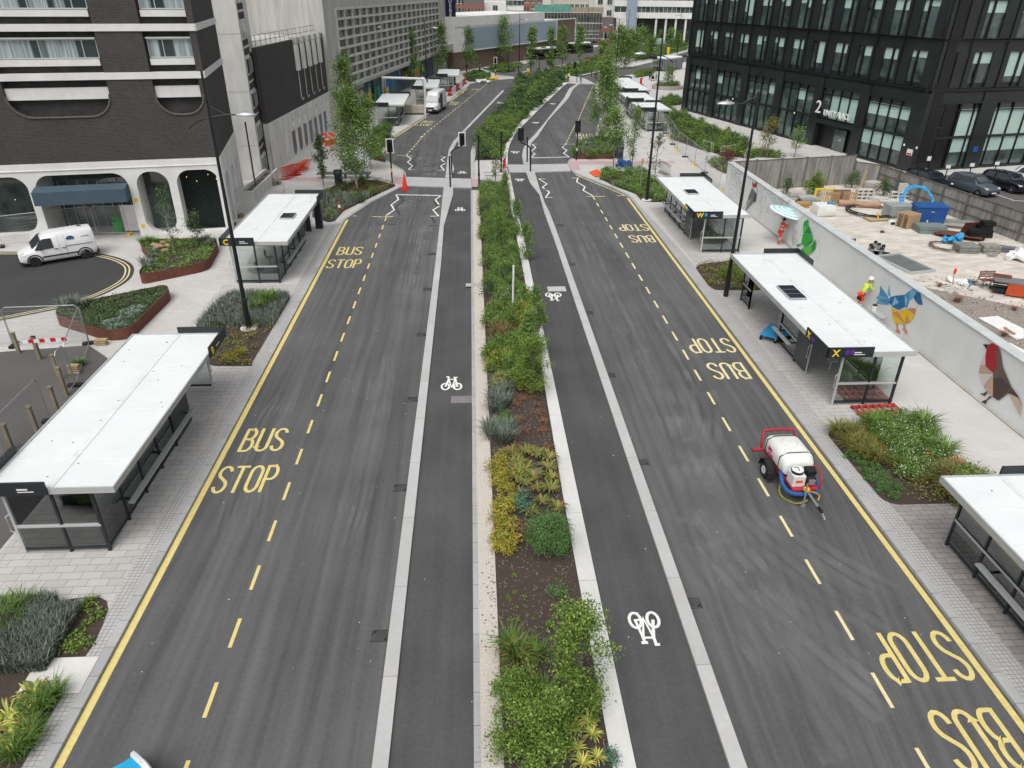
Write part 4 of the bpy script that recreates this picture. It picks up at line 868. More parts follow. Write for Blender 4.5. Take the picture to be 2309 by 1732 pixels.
    if sign2: letters(sign2, .42, SGY, sg2, Matrix.Translation((r1+.125, L-1.75, z0+.07)) @ Matrix.Rotation(R_(90), 4, 'Z') @ UP); MB().box(r1+.122, r1+.130, L-1.2, L-.8, z0+.15, z0+.2).build('small_print', LETW, sg2)
    if solar:
        sx_, sy_, n = solar; sp = mat('solar_cell', (.012,.014,.028), .15, var=.2, spec=.7)
        fr = MB().box(sx_-.42, sx_+.42, sy_-.04, sy_+.55*n, roofz+.04, roofz+.09).build('solar_panel', SILV, t)
        for i in range(n): MB().box(sx_-.38, sx_+.38, sy_+.02+i*.55, sy_+.5+i*.55, roofz+.091, roofz+.11).build('solar_cell', sp, fr)
    return t
shelter('bus_shelter', 'nearest left bus shelter, long panelled white roof, yellow B on its far corner', -12.35, 17.25, 10.45, 1, 'A', [('glass', .2, 5.9), ('lean', 1.5, 7.4), ('ad', 5.9, 7.5), ('pole', 7.5, 7.5), ('end', 10.3, 10.3)], None, 'B')
shelter('bus_shelter', 'left bus shelter marked with a yellow C, small solar panel on its white roof', -12.4, 40.0, 10.7, 1, 'C', [('glass', .2, 6.0), ('lean', 1.5, 7.2), ('ad', 6.0, 7.6), ('pole', 7.6, 7.6), ('dark_end', 9.8, 9.8)], (.75, 4.6, 2))
shelter('bus_shelter', 'right bus shelter marked with a yellow W, small solar panel on its white roof', 15.85, 44.7, 10.6, -1, 'W', [('pole', 2.9, 2.9), ('ad', 2.9, 4.3), ('glass', 4.3, 10.1), ('lean', 4.6, 10.0), ('glass', 1.5, 9.5, 1.44)], (-.4, 5.4, 2), None, BLUI)
shelter('bus_shelter', 'right bus shelter marked with a yellow X, three solar panels on its white roof', 15.8, 25.0, 12.1, -1, 'X', [('pole', 2.9, 2.9), ('ad', 2.9, 4.2), ('glass', 4.2, 6.2), ('lean', 4.4, 6.4), ('pole', 6.4, 6.4), ('glass', 10.4, 11.7), ('glass', 1.5, 11, 1.44), ('post', 10.4, 10.4)], (-.75, 5.6, 3), None, PURP)
shelter('bus_shelter', 'right bus shelter cut off by the lower right edge of the photo', 15.6, 4.7, 12.0, -1, '', [('glass', 2.0, 11.85), ('lean', 3.5, 10.2), ('glass', 1.5, 11, 1.44)], None)
for nm, (x, y, L, s, lab) in enumerate([(-10.2, 94.0, 10.4, 1, 'left bus shelter beyond the crossing, in front of the parked white van'), (-6.7, 111, 10.6, 1, 'left bus shelter just behind the white van and white frame'), (-3.9, 127.3, 10.2, 1, 'farthest left bus shelter beside the red and white barriers'),
        (22.0, 90, 6.2, -1, 'right bus shelter behind the young trees just past the crossing'), (22.2, 98.2, 7.5, -1, 'right bus shelter in the middle of the three seen through the trees'), (23.6, 108.5, 16, -1, 'farthest of the three right bus shelters seen through the trees')]):
    shelter('bus_shelter', lab, x, y, L, s, '', [('glass', .2, L*.6), ('lean', 1.5, L*.6), ('ad', L*.62, L*.75), ('end', L-.2, L-.2)], None, detail=False)
def farshelter(k, p0, p1, w_, lab):
    a, c = Vector(at(k, *p0, 2.6)), Vector(at(k, *p1, 2.6)); d = c-a
    o = shelter('bus_shelter', lab, a.x, a.y, d.length, 1, '', [('glass', .2, d.length-.2, 1.3)], None, detail=False, rz=math.atan2(-d.x, d.y), rw=(-w_/2, w_/2))
farshelter('a', (1095,605), (1400,585), 4, 'white roofed bus shelter in front of the blank blue panel'); farshelter('a', (1560,540), (1830,525), 4, 'white roofed bus shelter beyond the trees left of the scaffolded building')
farshelter('b', (1200,855), (1490,820), 4, 'long bus shelter with dark end near the left corner of the black office block')
# ---- lamp posts
def lamp(name, label, x, y, H_, az, side, base=True, grp='black lamp posts along the road', sc=1):
    t = thing('street_lamp', label, 'street lamp', (x, y, .1), 0 if side > 0 else math.pi, grp)
    MB().tube([(0,0,0), (0,0,1.6), (0,0,1.62), (0,0,H_)], [.14,.13,.105,.05], 12).build('pole', BLK, t)
    if base: MB().cyl((0,0), .42, 0, .07, 24).build('base_disc', CONCP, t)
    MB().tube(smooth_line3([(-1.0,0,az-.45),(-.5,0,az-.12),(0,0,az+.02),(.7,0,az+.12),(1.25,0,az+.13)]), .035, 6).build('arm', BLK, t)
    MB().tube([(0,0,az+.5),(.7,0,az+.16)], .03, 6).build('brace', BLK, t)
    secs = []
    for i in range(9):
        u = i/8; rr = math.sin(math.pi*min(1, .08+u*.9))**.6; secs.append([(1.15+u*.85, .2*rr*math.cos(a), az+.13+(.14 if math.sin(a) > 0 else .06)*rr*math.sin(a)) for a in [2*math.pi*k/10 for k in range(10)]])
    MB().loft(secs).build('lantern', GALV, t, smooth=True)
    MB().cyl((1.5, 0), .04, az+.25, az+.33, 8).build('photocell', SILV, t)
    return t
def smooth_line3(p, k=4):
    P = [p[0]]+list(p)+[p[-1]]; o = []
    for i in range(1, len(P)-2):
        for j in range(k):
            t = j/k; a, b, c, d = [np.array(q, float) for q in P[i-1:i+3]]; o.append(tuple(.5*(2*b+(c-a)*t+(2*a-5*b+4*c-d)*t*t+(3*b-a-3*c+d)*t**3)))
    o.append(tuple(p[-1])); return o
lamp('street_lamp', 'tall black lamp post with white base disc in the lavender bed, left of the road', -11.47, 33.78, 12.0, 10.1, 1)
lamp('street_lamp', 'tall black lamp post standing between the shelters marked W and X', 14.11, 37.29, 10.8, 10.1, -1, base=False)
lamp('street_lamp', 'tall black lamp post with white base disc in the bed beyond the shelter marked W', 14.12, 58.15, 13.0, 10.8, -1)
for k, b_, t_, s_, lab in [('B',(1080,900),(1030,160),1,'lamp post in front of the department store beside the first far left shelter'),('B',(1545,860),(1510,170),1,'lamp post right beside the parked white van with its door open'),
        ('a',(235,850),(220,190),1,'lamp post at the corner of the department store by the SALE poster'),('a',(945,800),(950,180),1,'lamp post with red and white foot in front of the blank blue panel'),
        ('b',(575,1090),(640,280),-1,'lamp post rising behind the trees right of the far junction'),('b',(490,850),(520,330),-1,'lamp post farther back among the trees right of the far junction'),
        ('b',(1475,790),(1540,160),-1,'lamp post left of the black office block in front of the white columns'),('b',(740,660),(775,150),-1,'lamp post in front of the grey blue stair tower'),('b',(870,700),(890,200),-1,'lamp post just right of the grey blue stair tower'),
        ('a',(1610,480),(1610,170),1,'lamp post in front of the brown brick shop end'),('a',(1890,560),(1910,150),1,'lamp post in front of the scaffolded building')]:
    X, Y, Z = hgt(k, b_, t_); lamp('street_lamp', lab, X, Y, Z, Z-1.3, s_, base=False)
# ---- traffic signals
LENS = mat('dark_lens', (.03,.025,.025), .3)
def signal(name, label, x, y, hx, face, white=True, crank=True, H_=3.8):
    t = thing('traffic_signal', label, 'traffic light', (x, y, .1), 0, 'traffic signals')
    if crank: MB().tube(smooth_line3([(0,0,0),(0,0,1.4),(0,0,2.0),(hx*.3,0,2.35),(hx*.9,0,2.6),(hx,0,2.9),(hx,0,H_-.2)]), .065, 8).build('pole', BLK, t); hz = hx
    else: MB().tube([(0,0,0),(0,0,H_)], .065, 8).build('pole', BLK, t); hz = 0; MB().box(-.08, .08, -.16, -.06, .95, 1.25).build('push_button', YELP if white else SILV, t)
    h = MB().cbox((hz, .02*face, H_-.55), (.56, .03, 1.12)).build('backing_board', BLK, t)
    if white: MB().box(hz-.33, hz+.33, -.02, .004, H_-1.17, H_-1.08).box(hz-.33, hz+.33, -.02, .004, H_-.02, H_+.07).box(hz-.33, hz-.24, -.02, .004, H_-1.08, H_-.02).box(hz+.24, hz+.33, -.02, .004, H_-1.08, H_-.02).build('white_border', LETW, h)
    MB().cbox((hz, -.1*face, H_-.55), (.32, .2, .98)).build('signal_head', BLK, t)
    for i in range(3):
        z = H_-.25-i*.31
        v = MB(); v.tube([(hz, -.2*face, z), (hz, -.36*face, z-.02)], .125, 12, False); v.build('visor', BLK, t)
        MB().lathe([(.001,-.21*face),(.11,-.205*face)], (hz, 0, z), 12, 'y').build('lens', LENS, t)
    return t
signal('s', 'traffic signal with white bordered board at the left edge of the near crossing', -7.17, 64.6, 0, 1, True, False, 3.7)
signal('s', 'cranked traffic signal with white bordered board on the left separator island', -1.98, 67.4, 1.0, 1, True, True, 3.75)
signal('s', 'cranked traffic signal seen from behind on the right separator island', 5.37, 68.9, -.95, -1, False, True, 3.9)
signal('s', 'traffic signal seen from behind beside the small rusty edged bed at the right kerb', 10.35, 73.74, 0, -1, False, False, 3.8)
signal('s', 'small far traffic signal with white bordered board near the green island bed', 4.61, 151, 0, 1, True, False, 3.4)
signal('s', 'far cranked traffic signal beside the walker in the yellow vest', 19.3, 141.9, -.5, -1, False, True, 3.4)
def blackpost(x, y, h, lab, cap=True, grp='slender black posts at the crossings', m=BLK):
    b = MB(); b.tube([(0,0,0),(0,0,h)], .07, 8); 
    if cap: b.cyl((0,0), .15, h, h+.12, 10); b.box(-.09, .09, -.16, -.07, 1.0, 1.25)
    return tag(b.build('post', m, loc=(x, y, .1)), lab, 'post', grp)
blackpost(.46, 62.7, 4.2, 'slender black post with round cap at the left corner of the refuge'); blackpost(2.61, 68.7, 3.5, 'slender black post with round cap at the back right of the refuge')
blackpost(-2.02, 62.95, 2.6, 'short black post at the front of the left separator island', False); blackpost(5.35, 73.1, 2.4, 'short black post at the back of the right separator island', False)
for i, (k, b_, t_) in enumerate([('a',(935,985),(930,820)),('a',(1088,900),(1085,770)),('a',(1195,880),(1195,720)),('a',(1545,1025),(1550,800)),('a',(1710,870),(1710,750)),('a',(1845,960),(1848,815)),('a',(2000,950),(2002,800)),('a',(808,905),(808,690)),('a',(1480,830),(1480,700))]):
    X, Y, Z = hgt(k, b_, t_); blackpost(X, Y, Z-.1, 'thin black post around the far junction', False, 'thin black posts around the far junction')
X, Y, Z = hgt('G', (215,1240), (190,860)); b = MB(); b.tube([(0,0,0),(0,0,1.2),(.02,0,Z)], .05, 8); b.cyl((.02,0), .06, Z, Z+.06); tag(b.build('post', LETW, loc=(X, Y, .1)), 'thin white pole standing alone in the median planting', 'post')
X, Y, Z = hgt('e', (1600,1200), (1650,560)); t = thing('sign_post', 'slim grey pole with a small orange and white plate beyond the shelter marked W', 'sign', (X, Y, .1)); MB().tube([(0,0,0),(0,0,Z)], .035, 6).build('pole', GALV, t); MB().box(-.09, .09, -.05, -.03, Z-.75, Z-.35).build('plate', mat('tan_plate', (.5,.25,.06), .5), t); MB().box(-.09, .09, -.05, -.03, Z-.3, Z-.02).build('plate', LETW, t)
X, Y, Z = hgt('m', (0,0), (0,0)) if False else (0, 0, 0)
# litter bins, pedestal, cones
def bin_(x, y, rz, lab, m, cat='litter bin'):
    t = thing('litter_bin', lab, cat, (x, y, .1), rz)
    MB().box(-.3, .3, -.28, .28, 0, 1.0).build('body', m, t, bev=.04); MB().box(-.34, .34, -.32, .32, 1.18, 1.28).build('lid', m, t, bev=.04)
    MB().box(-.31, -.25, -.29, .29, 1.0, 1.18).box(.25, .31, -.29, .29, 1.0, 1.18).build('side_support', m, t); MB().box(-.2, .2, -.3, -.285, .25, .7).build('door', CHAR, t)
    return t
DG = mat('dark_green_paint', (.012,.03,.026), .5)
p = at('n', 335, 1645); bin_(p[0], p[1], 0, 'dark green litter bin beside the left bed near the crossing', DG); p = at('e', 1240, 620); bin_(p[0], p[1], 0, 'grey litter bin beside the rusty edged bed on the right', mat('grey_green_bin', (.06,.075,.07), .5))
tp = MB(); tp.loft([[(-.24,-.22,0),(.24,-.22,0),(.24,.22,0),(-.24,.22,0)],[(-.22,-.2,1.9),(.22,-.2,1.9),(.22,.2,2.1),(-.22,.2,2.1)]]); p = at('F', 615, 435)
tag(tp.build('pedestal', CHAR, loc=(p[0], p[1], .1), bev=.02), 'dark charcoal information pedestal by the bed beyond the shelter marked C', 'pedestal')
def cone(x, y, h, lab, band=True, z=.1):
    t = thing('traffic_cone', lab, 'traffic cone', (x, y, z)); MB().box(-.25*h, .25*h, -.25*h, .25*h, 0, .04).build('base', REDP, t)
    MB().lathe([(.19*h,.04),(.12*h,h*.45)], n=16).build('cone', mat('cone_orange', (.75,.04,.02), .5), t); MB().lathe([(.12*h,h*.45),(.08*h,h*.68)], n=16).build('sleeve', LETW if band else MT['cone_orange'], t); MB().lathe([(.08*h,h*.68),(.025*h,h)], n=16).build('tip', MT['cone_orange'], t); return t
p = at('k', 420, 1010, 0); cone(p[0], p[1], 1.35, 'tall plain orange traffic cone on the road by the near crossing', False, .01)
p = at('F', 788, 300); cone(p[0], p[1], .85, 'small red and white traffic cone at the tip of the left bed'); 
# ---- far white gantry frame, barriers, pale tanks
a, c = at('c', 1100, 1275), at('c', 345, 915); A3 = at('c', 1085, 600, 4.8); C3 = at('c', 335, 575, 4.8)
t = thing('portal_gantry', 'white steel portal spanning the pavement behind the parked white van', 'frame', (a[0], a[1], .1)); rel = lambda p, z: (p[0]-a[0], p[1]-a[1], z)
MB().tube([rel(A3, 4.6), rel(C3, 4.6)], .16, 6).build('beam', REND, t); MB().tube([(0,0,0), rel(A3, 4.6)], .13, 6).build('leg', REND, t); MB().tube([rel(at('c', 1085, 1010), 0), rel(at('c', 1050, 600, 4.6), 4.6)], .08, 6).build('leg', REND, t)
MB().tube([rel(at('c', 340, 920, .1), 0), rel(C3, 4.6)], .13, 6).build('leg', REND, t); MB().tube([rel(at('c', 385, 890, .1), 0), rel(at('c', 385, 600, 4.6), 4.6)], .08, 6).build('leg', REND, t)
for i, u in enumerate((740, 850, 960)):
    p = at('c', u+50, 1255); t = thing('liquid_tank', 'cream caged liquid container in the row behind the far left shelter', 'tank', (p[0], p[1]+.6, .1), 0, 'cream caged liquid containers')
    MB().box(-.55, .55, -.5, .5, .15, 1.15).build('tank', mat('cream_tank', (.55,.50,.36), .5), t, bev=.06); b = MB()
    for q in np.linspace(-.58, .58, 6): b.tube([(q,-.54,.1),(q,-.54,1.2)], .012, 4)
    for z in (.3,.6,.9,1.2): b.tube([(-.58,-.54,z),(.58,-.54,z)], .012, 4)
    b.build('cage', GALV, t); MB().box(-.58, .58, -.54, .54, 0, .12).build('pallet', CHAR, t)
pts = [at('c', *q) for q in [(1500,925),(1570,910),(1640,850),(1700,800),(1760,740),(1830,700)]]
for i in range(5):
    m = REDP if i % 2 == 0 else LETW; a, c = Vector(pts[i]), Vector(pts[i+1]); d = c-a; t = thing('barrier', 'red or white plastic road barrier in the line by the farthest left shelter', 'barrier', (a.x, a.y, .1), math.atan2(d.y, d.x), 'red and white barriers by the far shelter')
    MB().box(.05, d.length-.05, -.05, .05, .55, 1.0).box(.05, d.length-.05, -.04, .04, .1, .45).build('panel', m, t); MB().box(.1, .2, -.3, .3, 0, .06).box(d.length-.3, d.length-.2, -.3, .3, 0, .06).build('feet', BLK, t)
for k, q, m, lab, sc in [('a', (190,1175), WOOD, 'stack of planks in the road below the far barriers', .6), ('a', (500,1030), LETW, 'heap of white and grey rubble sacks at the end of the far left kerb', 1.0), ('a', (605,990), YELP, 'heap of yellow sacks at the end of the far left kerb', .9), ('a', (510,925), GREENP, 'low green sheet lying behind the far left bed', .9), ('a', (830,745), CHAR, 'dark covered heap with white boards below the blank blue panel', 2.5)]:
    p = at(k, *q); b = MB(); random.seed(int(p[0]*7))
    for i in range(9): b.cbox((random.uniform(-1.2,1.2)*sc, random.uniform(-1,1)*sc, .12+random.random()*.35*sc), (sc*random.uniform(.4,.9), sc*random.uniform(.4,.8), .25*sc), random.random()*3, random.uniform(-.3,.3), random.uniform(-.3,.3))
    o = b.build('material_heap', m, loc=(p[0], p[1], .1), bev=.08); tag(o, lab, 'heap')
# red and orange crowd barriers by the stair tower, orange drums, blue sacks etc.
def barrier(x, y, rz, m, lab, tilt=0, wd=2.0, hh=1.05, grp=None):
    t = thing('crowd_barrier', lab, 'barrier', (x, y, .1), rz, grp); t.rotation_euler[0] = tilt; b = MB(); b.tube([(0,0,.08),(0,0,hh),(wd,0,hh),(wd,0,.08),(0,0,.2)], .022, 6); b.tube([(0,0,.2),(wd,0,.2)], .02, 6); b.build('frame', m, t)
    b = MB()
    for i in range(1, 14): b.tube([(wd*i/14,0,.2),(wd*i/14,0,hh)], .011, 4)
    b.build('bars', m, t); b = MB(); b.box(.1,.16,-.3,.3,0,.05); b.box(wd-.16,wd-.1,-.3,.3,0,.05); b.build('feet', m, t); return t
p = at('B', 275, 1550)
for i in range(5): barrier(p[0]+.05+i*.13, p[1]-.05+i*.1, 1.15, REDP, 'red metal crowd barrier standing in the stack by the white podium wall', grp='red crowd barriers by the stair tower')
p = at('B', 385, 1490)
for i in range(4): barrier(p[0]+i*.16, p[1]-i*.05, 1.3, ORNG, 'orange crowd barrier leaning in the stack by the white podium wall', .5, grp='orange crowd barriers by the stair tower')
p = at('e', 2075, 900)
for i in range(3): barrier(p[0]-.2+i*.14, p[1]-1.1+i*.05, 1.75, GALV, 'galvanised crowd barrier leaning with two others beyond the shelter marked W', grp='galvanised crowd barriers')
for i, q in enumerate([(660,1195),(680,1220),(715,1190),(730,1205)]):
    p = at('B', *q, .5); p = (p[0], p[1]) ; t = thing('barrier_drum', 'orange road barrier drum clustered left of the big birch', 'drum', (p[0], p[1], .1), i, 'orange drums by the big birch')
    MB().lathe([(.36,0),(.36,.08),(.26,.12),(.27,.55),(.25,.95),(.12,1.05)], n=14).build('body', ORNG, t); MB().lathe([(.272,.6),(.262,.8)], n=14).build('reflective_band', LETW, t)
def heap(k, q, m, lab, cat, n=10, sc=1., z=.1, flat=.5, seed=1, bev=.04):
    random.seed(seed); p = at(k, *q, z); b = MB()
    for i in range(n): b.cbox((random.gauss(0,.3)*sc, random.gauss(0,.25)*sc, (.1+random.random()*.4*flat)*sc), (sc*random.uniform(.2,.6), sc*random.uniform(.15,.45), sc*random.uniform(.1,.3)), random.random()*3, random.uniform(-.7,.7), random.uniform(-.7,.7))
    return tag(b.build('material_heap', m, loc=(p[0], p[1], z), bev=bev), lab, cat)
heap('e', (1330,755), BLUEP, 'heap of crumpled blue sacks on the right pavement by the crossing', 'sacks', 12, 1.3, seed=4)
q = poly('e', [(700,850),(850,795),(935,915),(800,925)], .2); tag(MB().prism(q, .13, .19).build('plastic_board', ORNG), 'flat orange plastic board lying on the pavement by the right crossing', 'board')
heap('e', (1005,830), CHAR, 'dark scraps lying beside the orange board', 'scraps', 5, .6, seed=3)
heap('n', (225,1260), REDP, 'small red box on the pavement under the birch', 'box', 2, .8, seed=8)
# benches / planks / hatch by the bin
p = at('n', 400, 1560); b = MB(); 
for i in range(5): b.box(-2.4, 2.4, -.5+i*.22, -.5+i*.22+.12, .38, .44)
for u in (-2, 0, 2): b.box(u, u+.12, -.5, .5, 0, .38)
tag(b.build('bench', mat('grey_timber', (.16,.155,.15), .8, var=.2), loc=(p[0], p[1], .1)), 'long low grey slatted bench behind the dark green litter bin', 'bench')
# ================================================================ HOARDING, FENCES, YARD, VEHICLES, PEOPLE
struct('light_paving', [(17.5,-10),(21.1,-10),(21.1,60),(17.5,60)], None, .104, bricky('smooth_pale_paving', (.53,.52,.50), (.50,.49,.47), (.46,.45,.43), .9, .45, .006, blot=.1))
HP = mat('hoarding_paint', (.70,.72,.71), .7, var=.06, scale=.6)
t = thing('mural_hoarding', 'long pale grey hoarding wall painted with faceted birds and a green creature', 'hoarding', (21.25, 8, .1)); X0 = 21.25
MB().box(0, .12, 0, 52.4, 0, 2.55).build('wall_panel', HP, t); MB().box(-.05, .5, 0, 52.4, 2.551, 2.61).build('coping', mat('hoarding_top', (.50,.53,.53), .6), t)
b = MB()
for i in range(22): b.box(.121, .3, .2+2.4*i, .3+2.4*i, 0, 2.5)
b.build('timber_stud', WOOD, t); MB().box(-.12, -.001, 0, 52.4, 0, .06).build('plinth', CONC, t)
_mc = [0]
def mural(k, pts, m, d=.003, name='painted_facet'):
    _mc[0] += 1; d = .003+_mc[0]*.0012
    q = [onwall(k, x, y, 21.25) for x, y in pts]; MB().add([(-d, a-8, c-.1) for a, c in q], [tuple(range(len(q)))]).build(name, m, MUR)
MUR = MB().box(-.002, -.001, .1, .2, .1, .2).build('mural', HP, t)
C_ = lambda n, c: mat('mural_'+n, c, .7, var=.04)
b1, b2, b3, b4 = C_('deep_blue', (.02,.15,.33)), C_('mid_blue', (.07,.27,.48)), C_('light_blue', (.16,.38,.55)), C_('pale_blue', (.25,.48,.62))
y1, o1, wh = C_('yellow', (.75,.50,.02)), C_('salmon', (.62,.24,.12)), C_('white', (.68,.67,.66))
for pts, m in [([(370,250),(470,390),(365,330)], b2), ([(480,240),(508,405),(462,365)], b3), ([(370,255),(475,405),(490,415),(350,375),(365,330)], b2), ([(315,410),(345,375),(485,415),(350,435)], b3), ([(350,432),(490,415),(480,500),(305,485)], b2), ([(305,485),(480,500),(350,440)], b3),
        ([(480,470),(500,400),(560,380),(520,510)], b1), ([(560,380),(680,370),(700,520),(610,565),(520,520)], b1), ([(560,390),(610,470),(515,520)], b4), ([(680,370),(760,310),(750,430),(720,530),(690,535)], b2), ([(685,380),(720,430),(700,530)], b4),
        ([(760,310),(805,283),(860,305),(800,400),(755,440)], b3), ([(800,400),(860,305),(890,360),(920,500),(865,490),(820,440)], b1), ([(760,440),(865,490),(830,545),(725,530)], wh),
        ([(512,535),(610,580),(685,745),(560,735),(530,640)], y1), ([(525,600),(600,580),(685,740)], o1), ([(610,580),(725,545),(690,740)], y1), ([(725,545),(832,548),(820,620)], o1), ([(725,560),(820,630),(760,720),(695,745)], y1), ([(720,620),(750,720),(695,745)], o1),
        ([(575,740),(600,745),(605,830),(588,815)], o1), ([(665,745),(685,745),(700,820),(683,812)], o1), ([(565,830),(590,805),(628,830),(622,878),(605,840),(595,870),(582,835)], o1), ([(655,810),(680,800),(720,830),(722,895),(705,850),(690,885),(688,830)], o1)]:
    mural('h', pts, m)
mural('h', [(818,395),(832,392),(835,412),(820,415)], BLK, .008)
r1, r2, n1, n2, n3, s1, s2, s3 = C_('red', (.35,.02,.025)), C_('dull_red', (.26,.04,.035)), C_('brown', (.13,.09,.07)), C_('dark_brown', (.075,.05,.045)), C_('olive_brown', (.12,.10,.08)), C_('peach', (.50,.33,.25)), C_('pale_pink', (.60,.52,.48)), C_('rosy', (.52,.40,.34))
for pts, m in [([(1635,228),(1710,232),(1690,305)], BLK), ([(1700,240),(1770,213),(1840,250),(1840,420),(1820,600),(1785,640),(1675,545),(1670,380),(1690,300)], r1), ([(1810,300),(1850,250),(1890,340),(1840,500),(1830,620),(1820,420)], r2), ([(1850,250),(1890,335),(1925,560),(1820,640),(1840,500)], n3),
        ([(1690,310),(1672,400),(1672,540),(1600,520),(1640,420)], s2), ([(1600,525),(1675,545),(1780,640),(1575,635)], s1), ([(1578,645),(1785,650),(1650,835)], s2), ([(1785,655),(1780,985),(1650,845)], s1), ([(1785,640),(1925,560),(2050,850),(2000,930),(1860,1035),(1782,985)], n1), ([(1785,720),(1900,700),(2040,840),(1860,1035),(1782,985)], n2),
        ([(2050,850),(2140,960),(2212,1120),(2150,1000),(2000,930)], n2), ([(2020,935),(2150,1000),(2190,1100),(2180,1270)], s3), ([(1585,925),(1650,935),(1700,895),(1705,915),(1665,975)], n2), ([(1600,1055),(1690,1020),(1740,965),(1770,985),(1700,1030),(1680,1085)], n2)]:
    mural('j', pts, m, .004)
g1, g2, g3 = C_('green', (.03,.35,.05)), C_('dark_green', (.01,.24,.04)), C_('light_green', (.10,.47,.06))
for pts, m in [([(570,795),(585,830),(580,910),(500,905),(515,830)], g1), ([(500,910),(585,905),(640,1010),(500,1010)], g3), ([(585,900),(600,910),(640,1010),(520,1010)], g2), ([(500,1018),(640,1020),(660,1120),(560,1220),(470,1180)], g1), ([(640,1020),(660,1120),(600,1190),(500,1220),(640,1150)], g3), ([(685,1110),(705,1160),(690,1250),(640,1310),(630,1210)], g2), ([(500,1225),(630,1205),(640,1310),(570,1360),(500,1260)], g3), ([(495,1240),(570,1370),(550,1395),(440,1300)], g1), ([(400,1190),(470,1170),(465,1200),(405,1220)], g2)]:
    mural('g', pts, m, .004)
for pts, m in [([(190,1350),(205,1375),(225,1350),(222,1400),(195,1395)], r1), ([(200,1400),(232,1400),(222,1440)], wh), ([(190,1400),(215,1440),(200,1500),(140,1570),(165,1460)], C_('grey', (.15,.16,.16))), ([(150,1500),(190,1480),(145,1570)], C_('mid_grey', (.3,.31,.31))), ([(215,1440),(225,1445),(215,1510),(200,1500)], BLK)]:
    mural('D', pts, m, .004)
b = MB(); random.seed(21)                        # thin sketched outlines not painted in yet
def squig(k, x, y, rx, ry, a0=0, a1=300, n=12):
    q = [onwall(k, x+rx*math.cos(R_(a0+(a1-a0)*i/n))*random.uniform(.8,1.2), y+ry*math.sin(R_(a0+(a1-a0)*i/n))*random.uniform(.8,1.2), 21.25) for i in range(n+1)]
    q = offset(q, .009), offset(q, -.009)
    for i in range(n): b.add([(-.005, c[0]-8, c[1]-.1) for c in (q[0][i], q[1][i], q[1][i+1], q[0][i+1])], [(0,1,2,3)])
for i in range(26): squig('g', random.uniform(320,400), random.uniform(910,1180), 12, 18)
squig('g', 370, 960, 45, 210, -120, 200); squig('g', 440, 900, 30, 150, -160, 100); squig('g', 700, 1250, 60, 150, -80, 120); squig('g', 560, 820, 90, 120, -170, 30)
for i in range(34): squig('g', random.uniform(20,300), random.uniform(480,760), random.uniform(8,30), random.uniform(15,60), random.uniform(0,200), random.uniform(250,400))
for i in range(40): squig('D', random.uniform(10,110), random.uniform(1240,1500), random.uniform(8,25), random.uniform(15,50), random.uniform(0,200), random.uniform(250,400))
for i in range(30): squig('D', random.uniform(240,470), random.uniform(1420,1620), random.uniform(5,18), random.uniform(10,40), random.uniform(0,200), random.uniform(250,400))
b.build('sketched_outline', C_('pencil', (.28,.28,.29)), MUR)
# yard ground
struct('yard_ground', [(21.9,60.6),(33,63.4),(35.3,61.9),(38.9,38),(46,8),(46,-10),(21.9,-10)], None, .112, YARD)
struct('stony_ground', [(21.85,60),(22.8,52),(23.4,45),(24.3,40),(26.5,38),(29.5,35.5),(31.6,33.5),(31.5,28),(33,20),(34,-10),(21.85,-10)], None, .118, GRAVEL)
# concrete post and board fence
FB = mat('weathered_fence_board', (.20,.19,.175), .9, var=.3, scale=1.2, c2=(.34,.33,.31), stretch=(3,3,.35)); FP = mat('fence_post_concrete', (.13,.12,.11), .9, var=.2)
def fence(name, lab, p0, p1, n, H_, far=False):
    d = Vector(p1)-Vector(p0); L = d.length; t = thing(name, lab, 'fence', (p0[0], p0[1], .1), math.atan2(d.y, d.x), 'weathered board fence round the yard')
    for i in range(n):
        u0, u1 = L*i/n, L*(i+1)/n; MB().box(u0+.08, u1-.08, .0, .05, .03, H_-.06).build('fence_panel', FB, t)
        MB().box(u0+.09, u1-.09, -.06, -.002, H_*.28, H_*.28+.07).box(u0+.09, u1-.09, -.06, -.002, H_*.62, H_*.62+.07).box(u0+.09, u1-.09, -.05, .07, H_-.055, H_).build('rail', FP, t)
    for i in range(n+1): u = L*i/n; MB().box(u-.07, u+.07, -.1, .06, 0, H_+.06).build('post', FP, t)
    return t
fence('board_fence', 'tall stretch of weathered board fence behind the bushes at the back of the yard', (33.6,63.3), (21.6,60.7), 5, 2.55)
fence('board_fence', 'short lower stretch of weathered board fence in the back corner of the yard', (35.3,61.9), (33.7,63.2), 1, 2.0)
fence('board_fence', 'long weathered board fence between the yard and the parked cars', (35.3,61.9), (39.6,34.0), 11, 2.0)
# heras style mesh fence panels
def mesh_mat(name, d=.05):
    m = bpy.data.materials.new(name); m.use_nodes = True; l = m.node_tree.links; n = m.node_tree.nodes; bs = n['Principled BSDF']; bs.inputs['Base Color'].default_value = (.32,.33,.33,1)
    tc = N(m, 'ShaderNodeTexCoord'); sp = N(m, 'ShaderNodeSeparateXYZ'); l.new(tc.outputs['Object'], sp.inputs[0]); outs = []
    for ax, pitch in ((0, .05), (2, .2)):
        q = N(m, 'ShaderNodeMath'); q.operation = 'PINGPONG'; l.new(sp.outputs[ax], q.inputs[0]); q.inputs[1].default_value = pitch/2
        c = N(m, 'ShaderNodeMath'); c.operation = 'LESS_THAN'; l.new(q.outputs[0], c.inputs[0]); c.inputs[1].default_value = .0035; outs.append(c.outputs[0])
    mx = N(m, 'ShaderNodeMath'); mx.operation = 'MAXIMUM'; l.new(outs[0], mx.inputs[0]); l.new(outs[1], mx.inputs[1]); l.new(mx.outputs[0], bs.inputs['Alpha']); return m
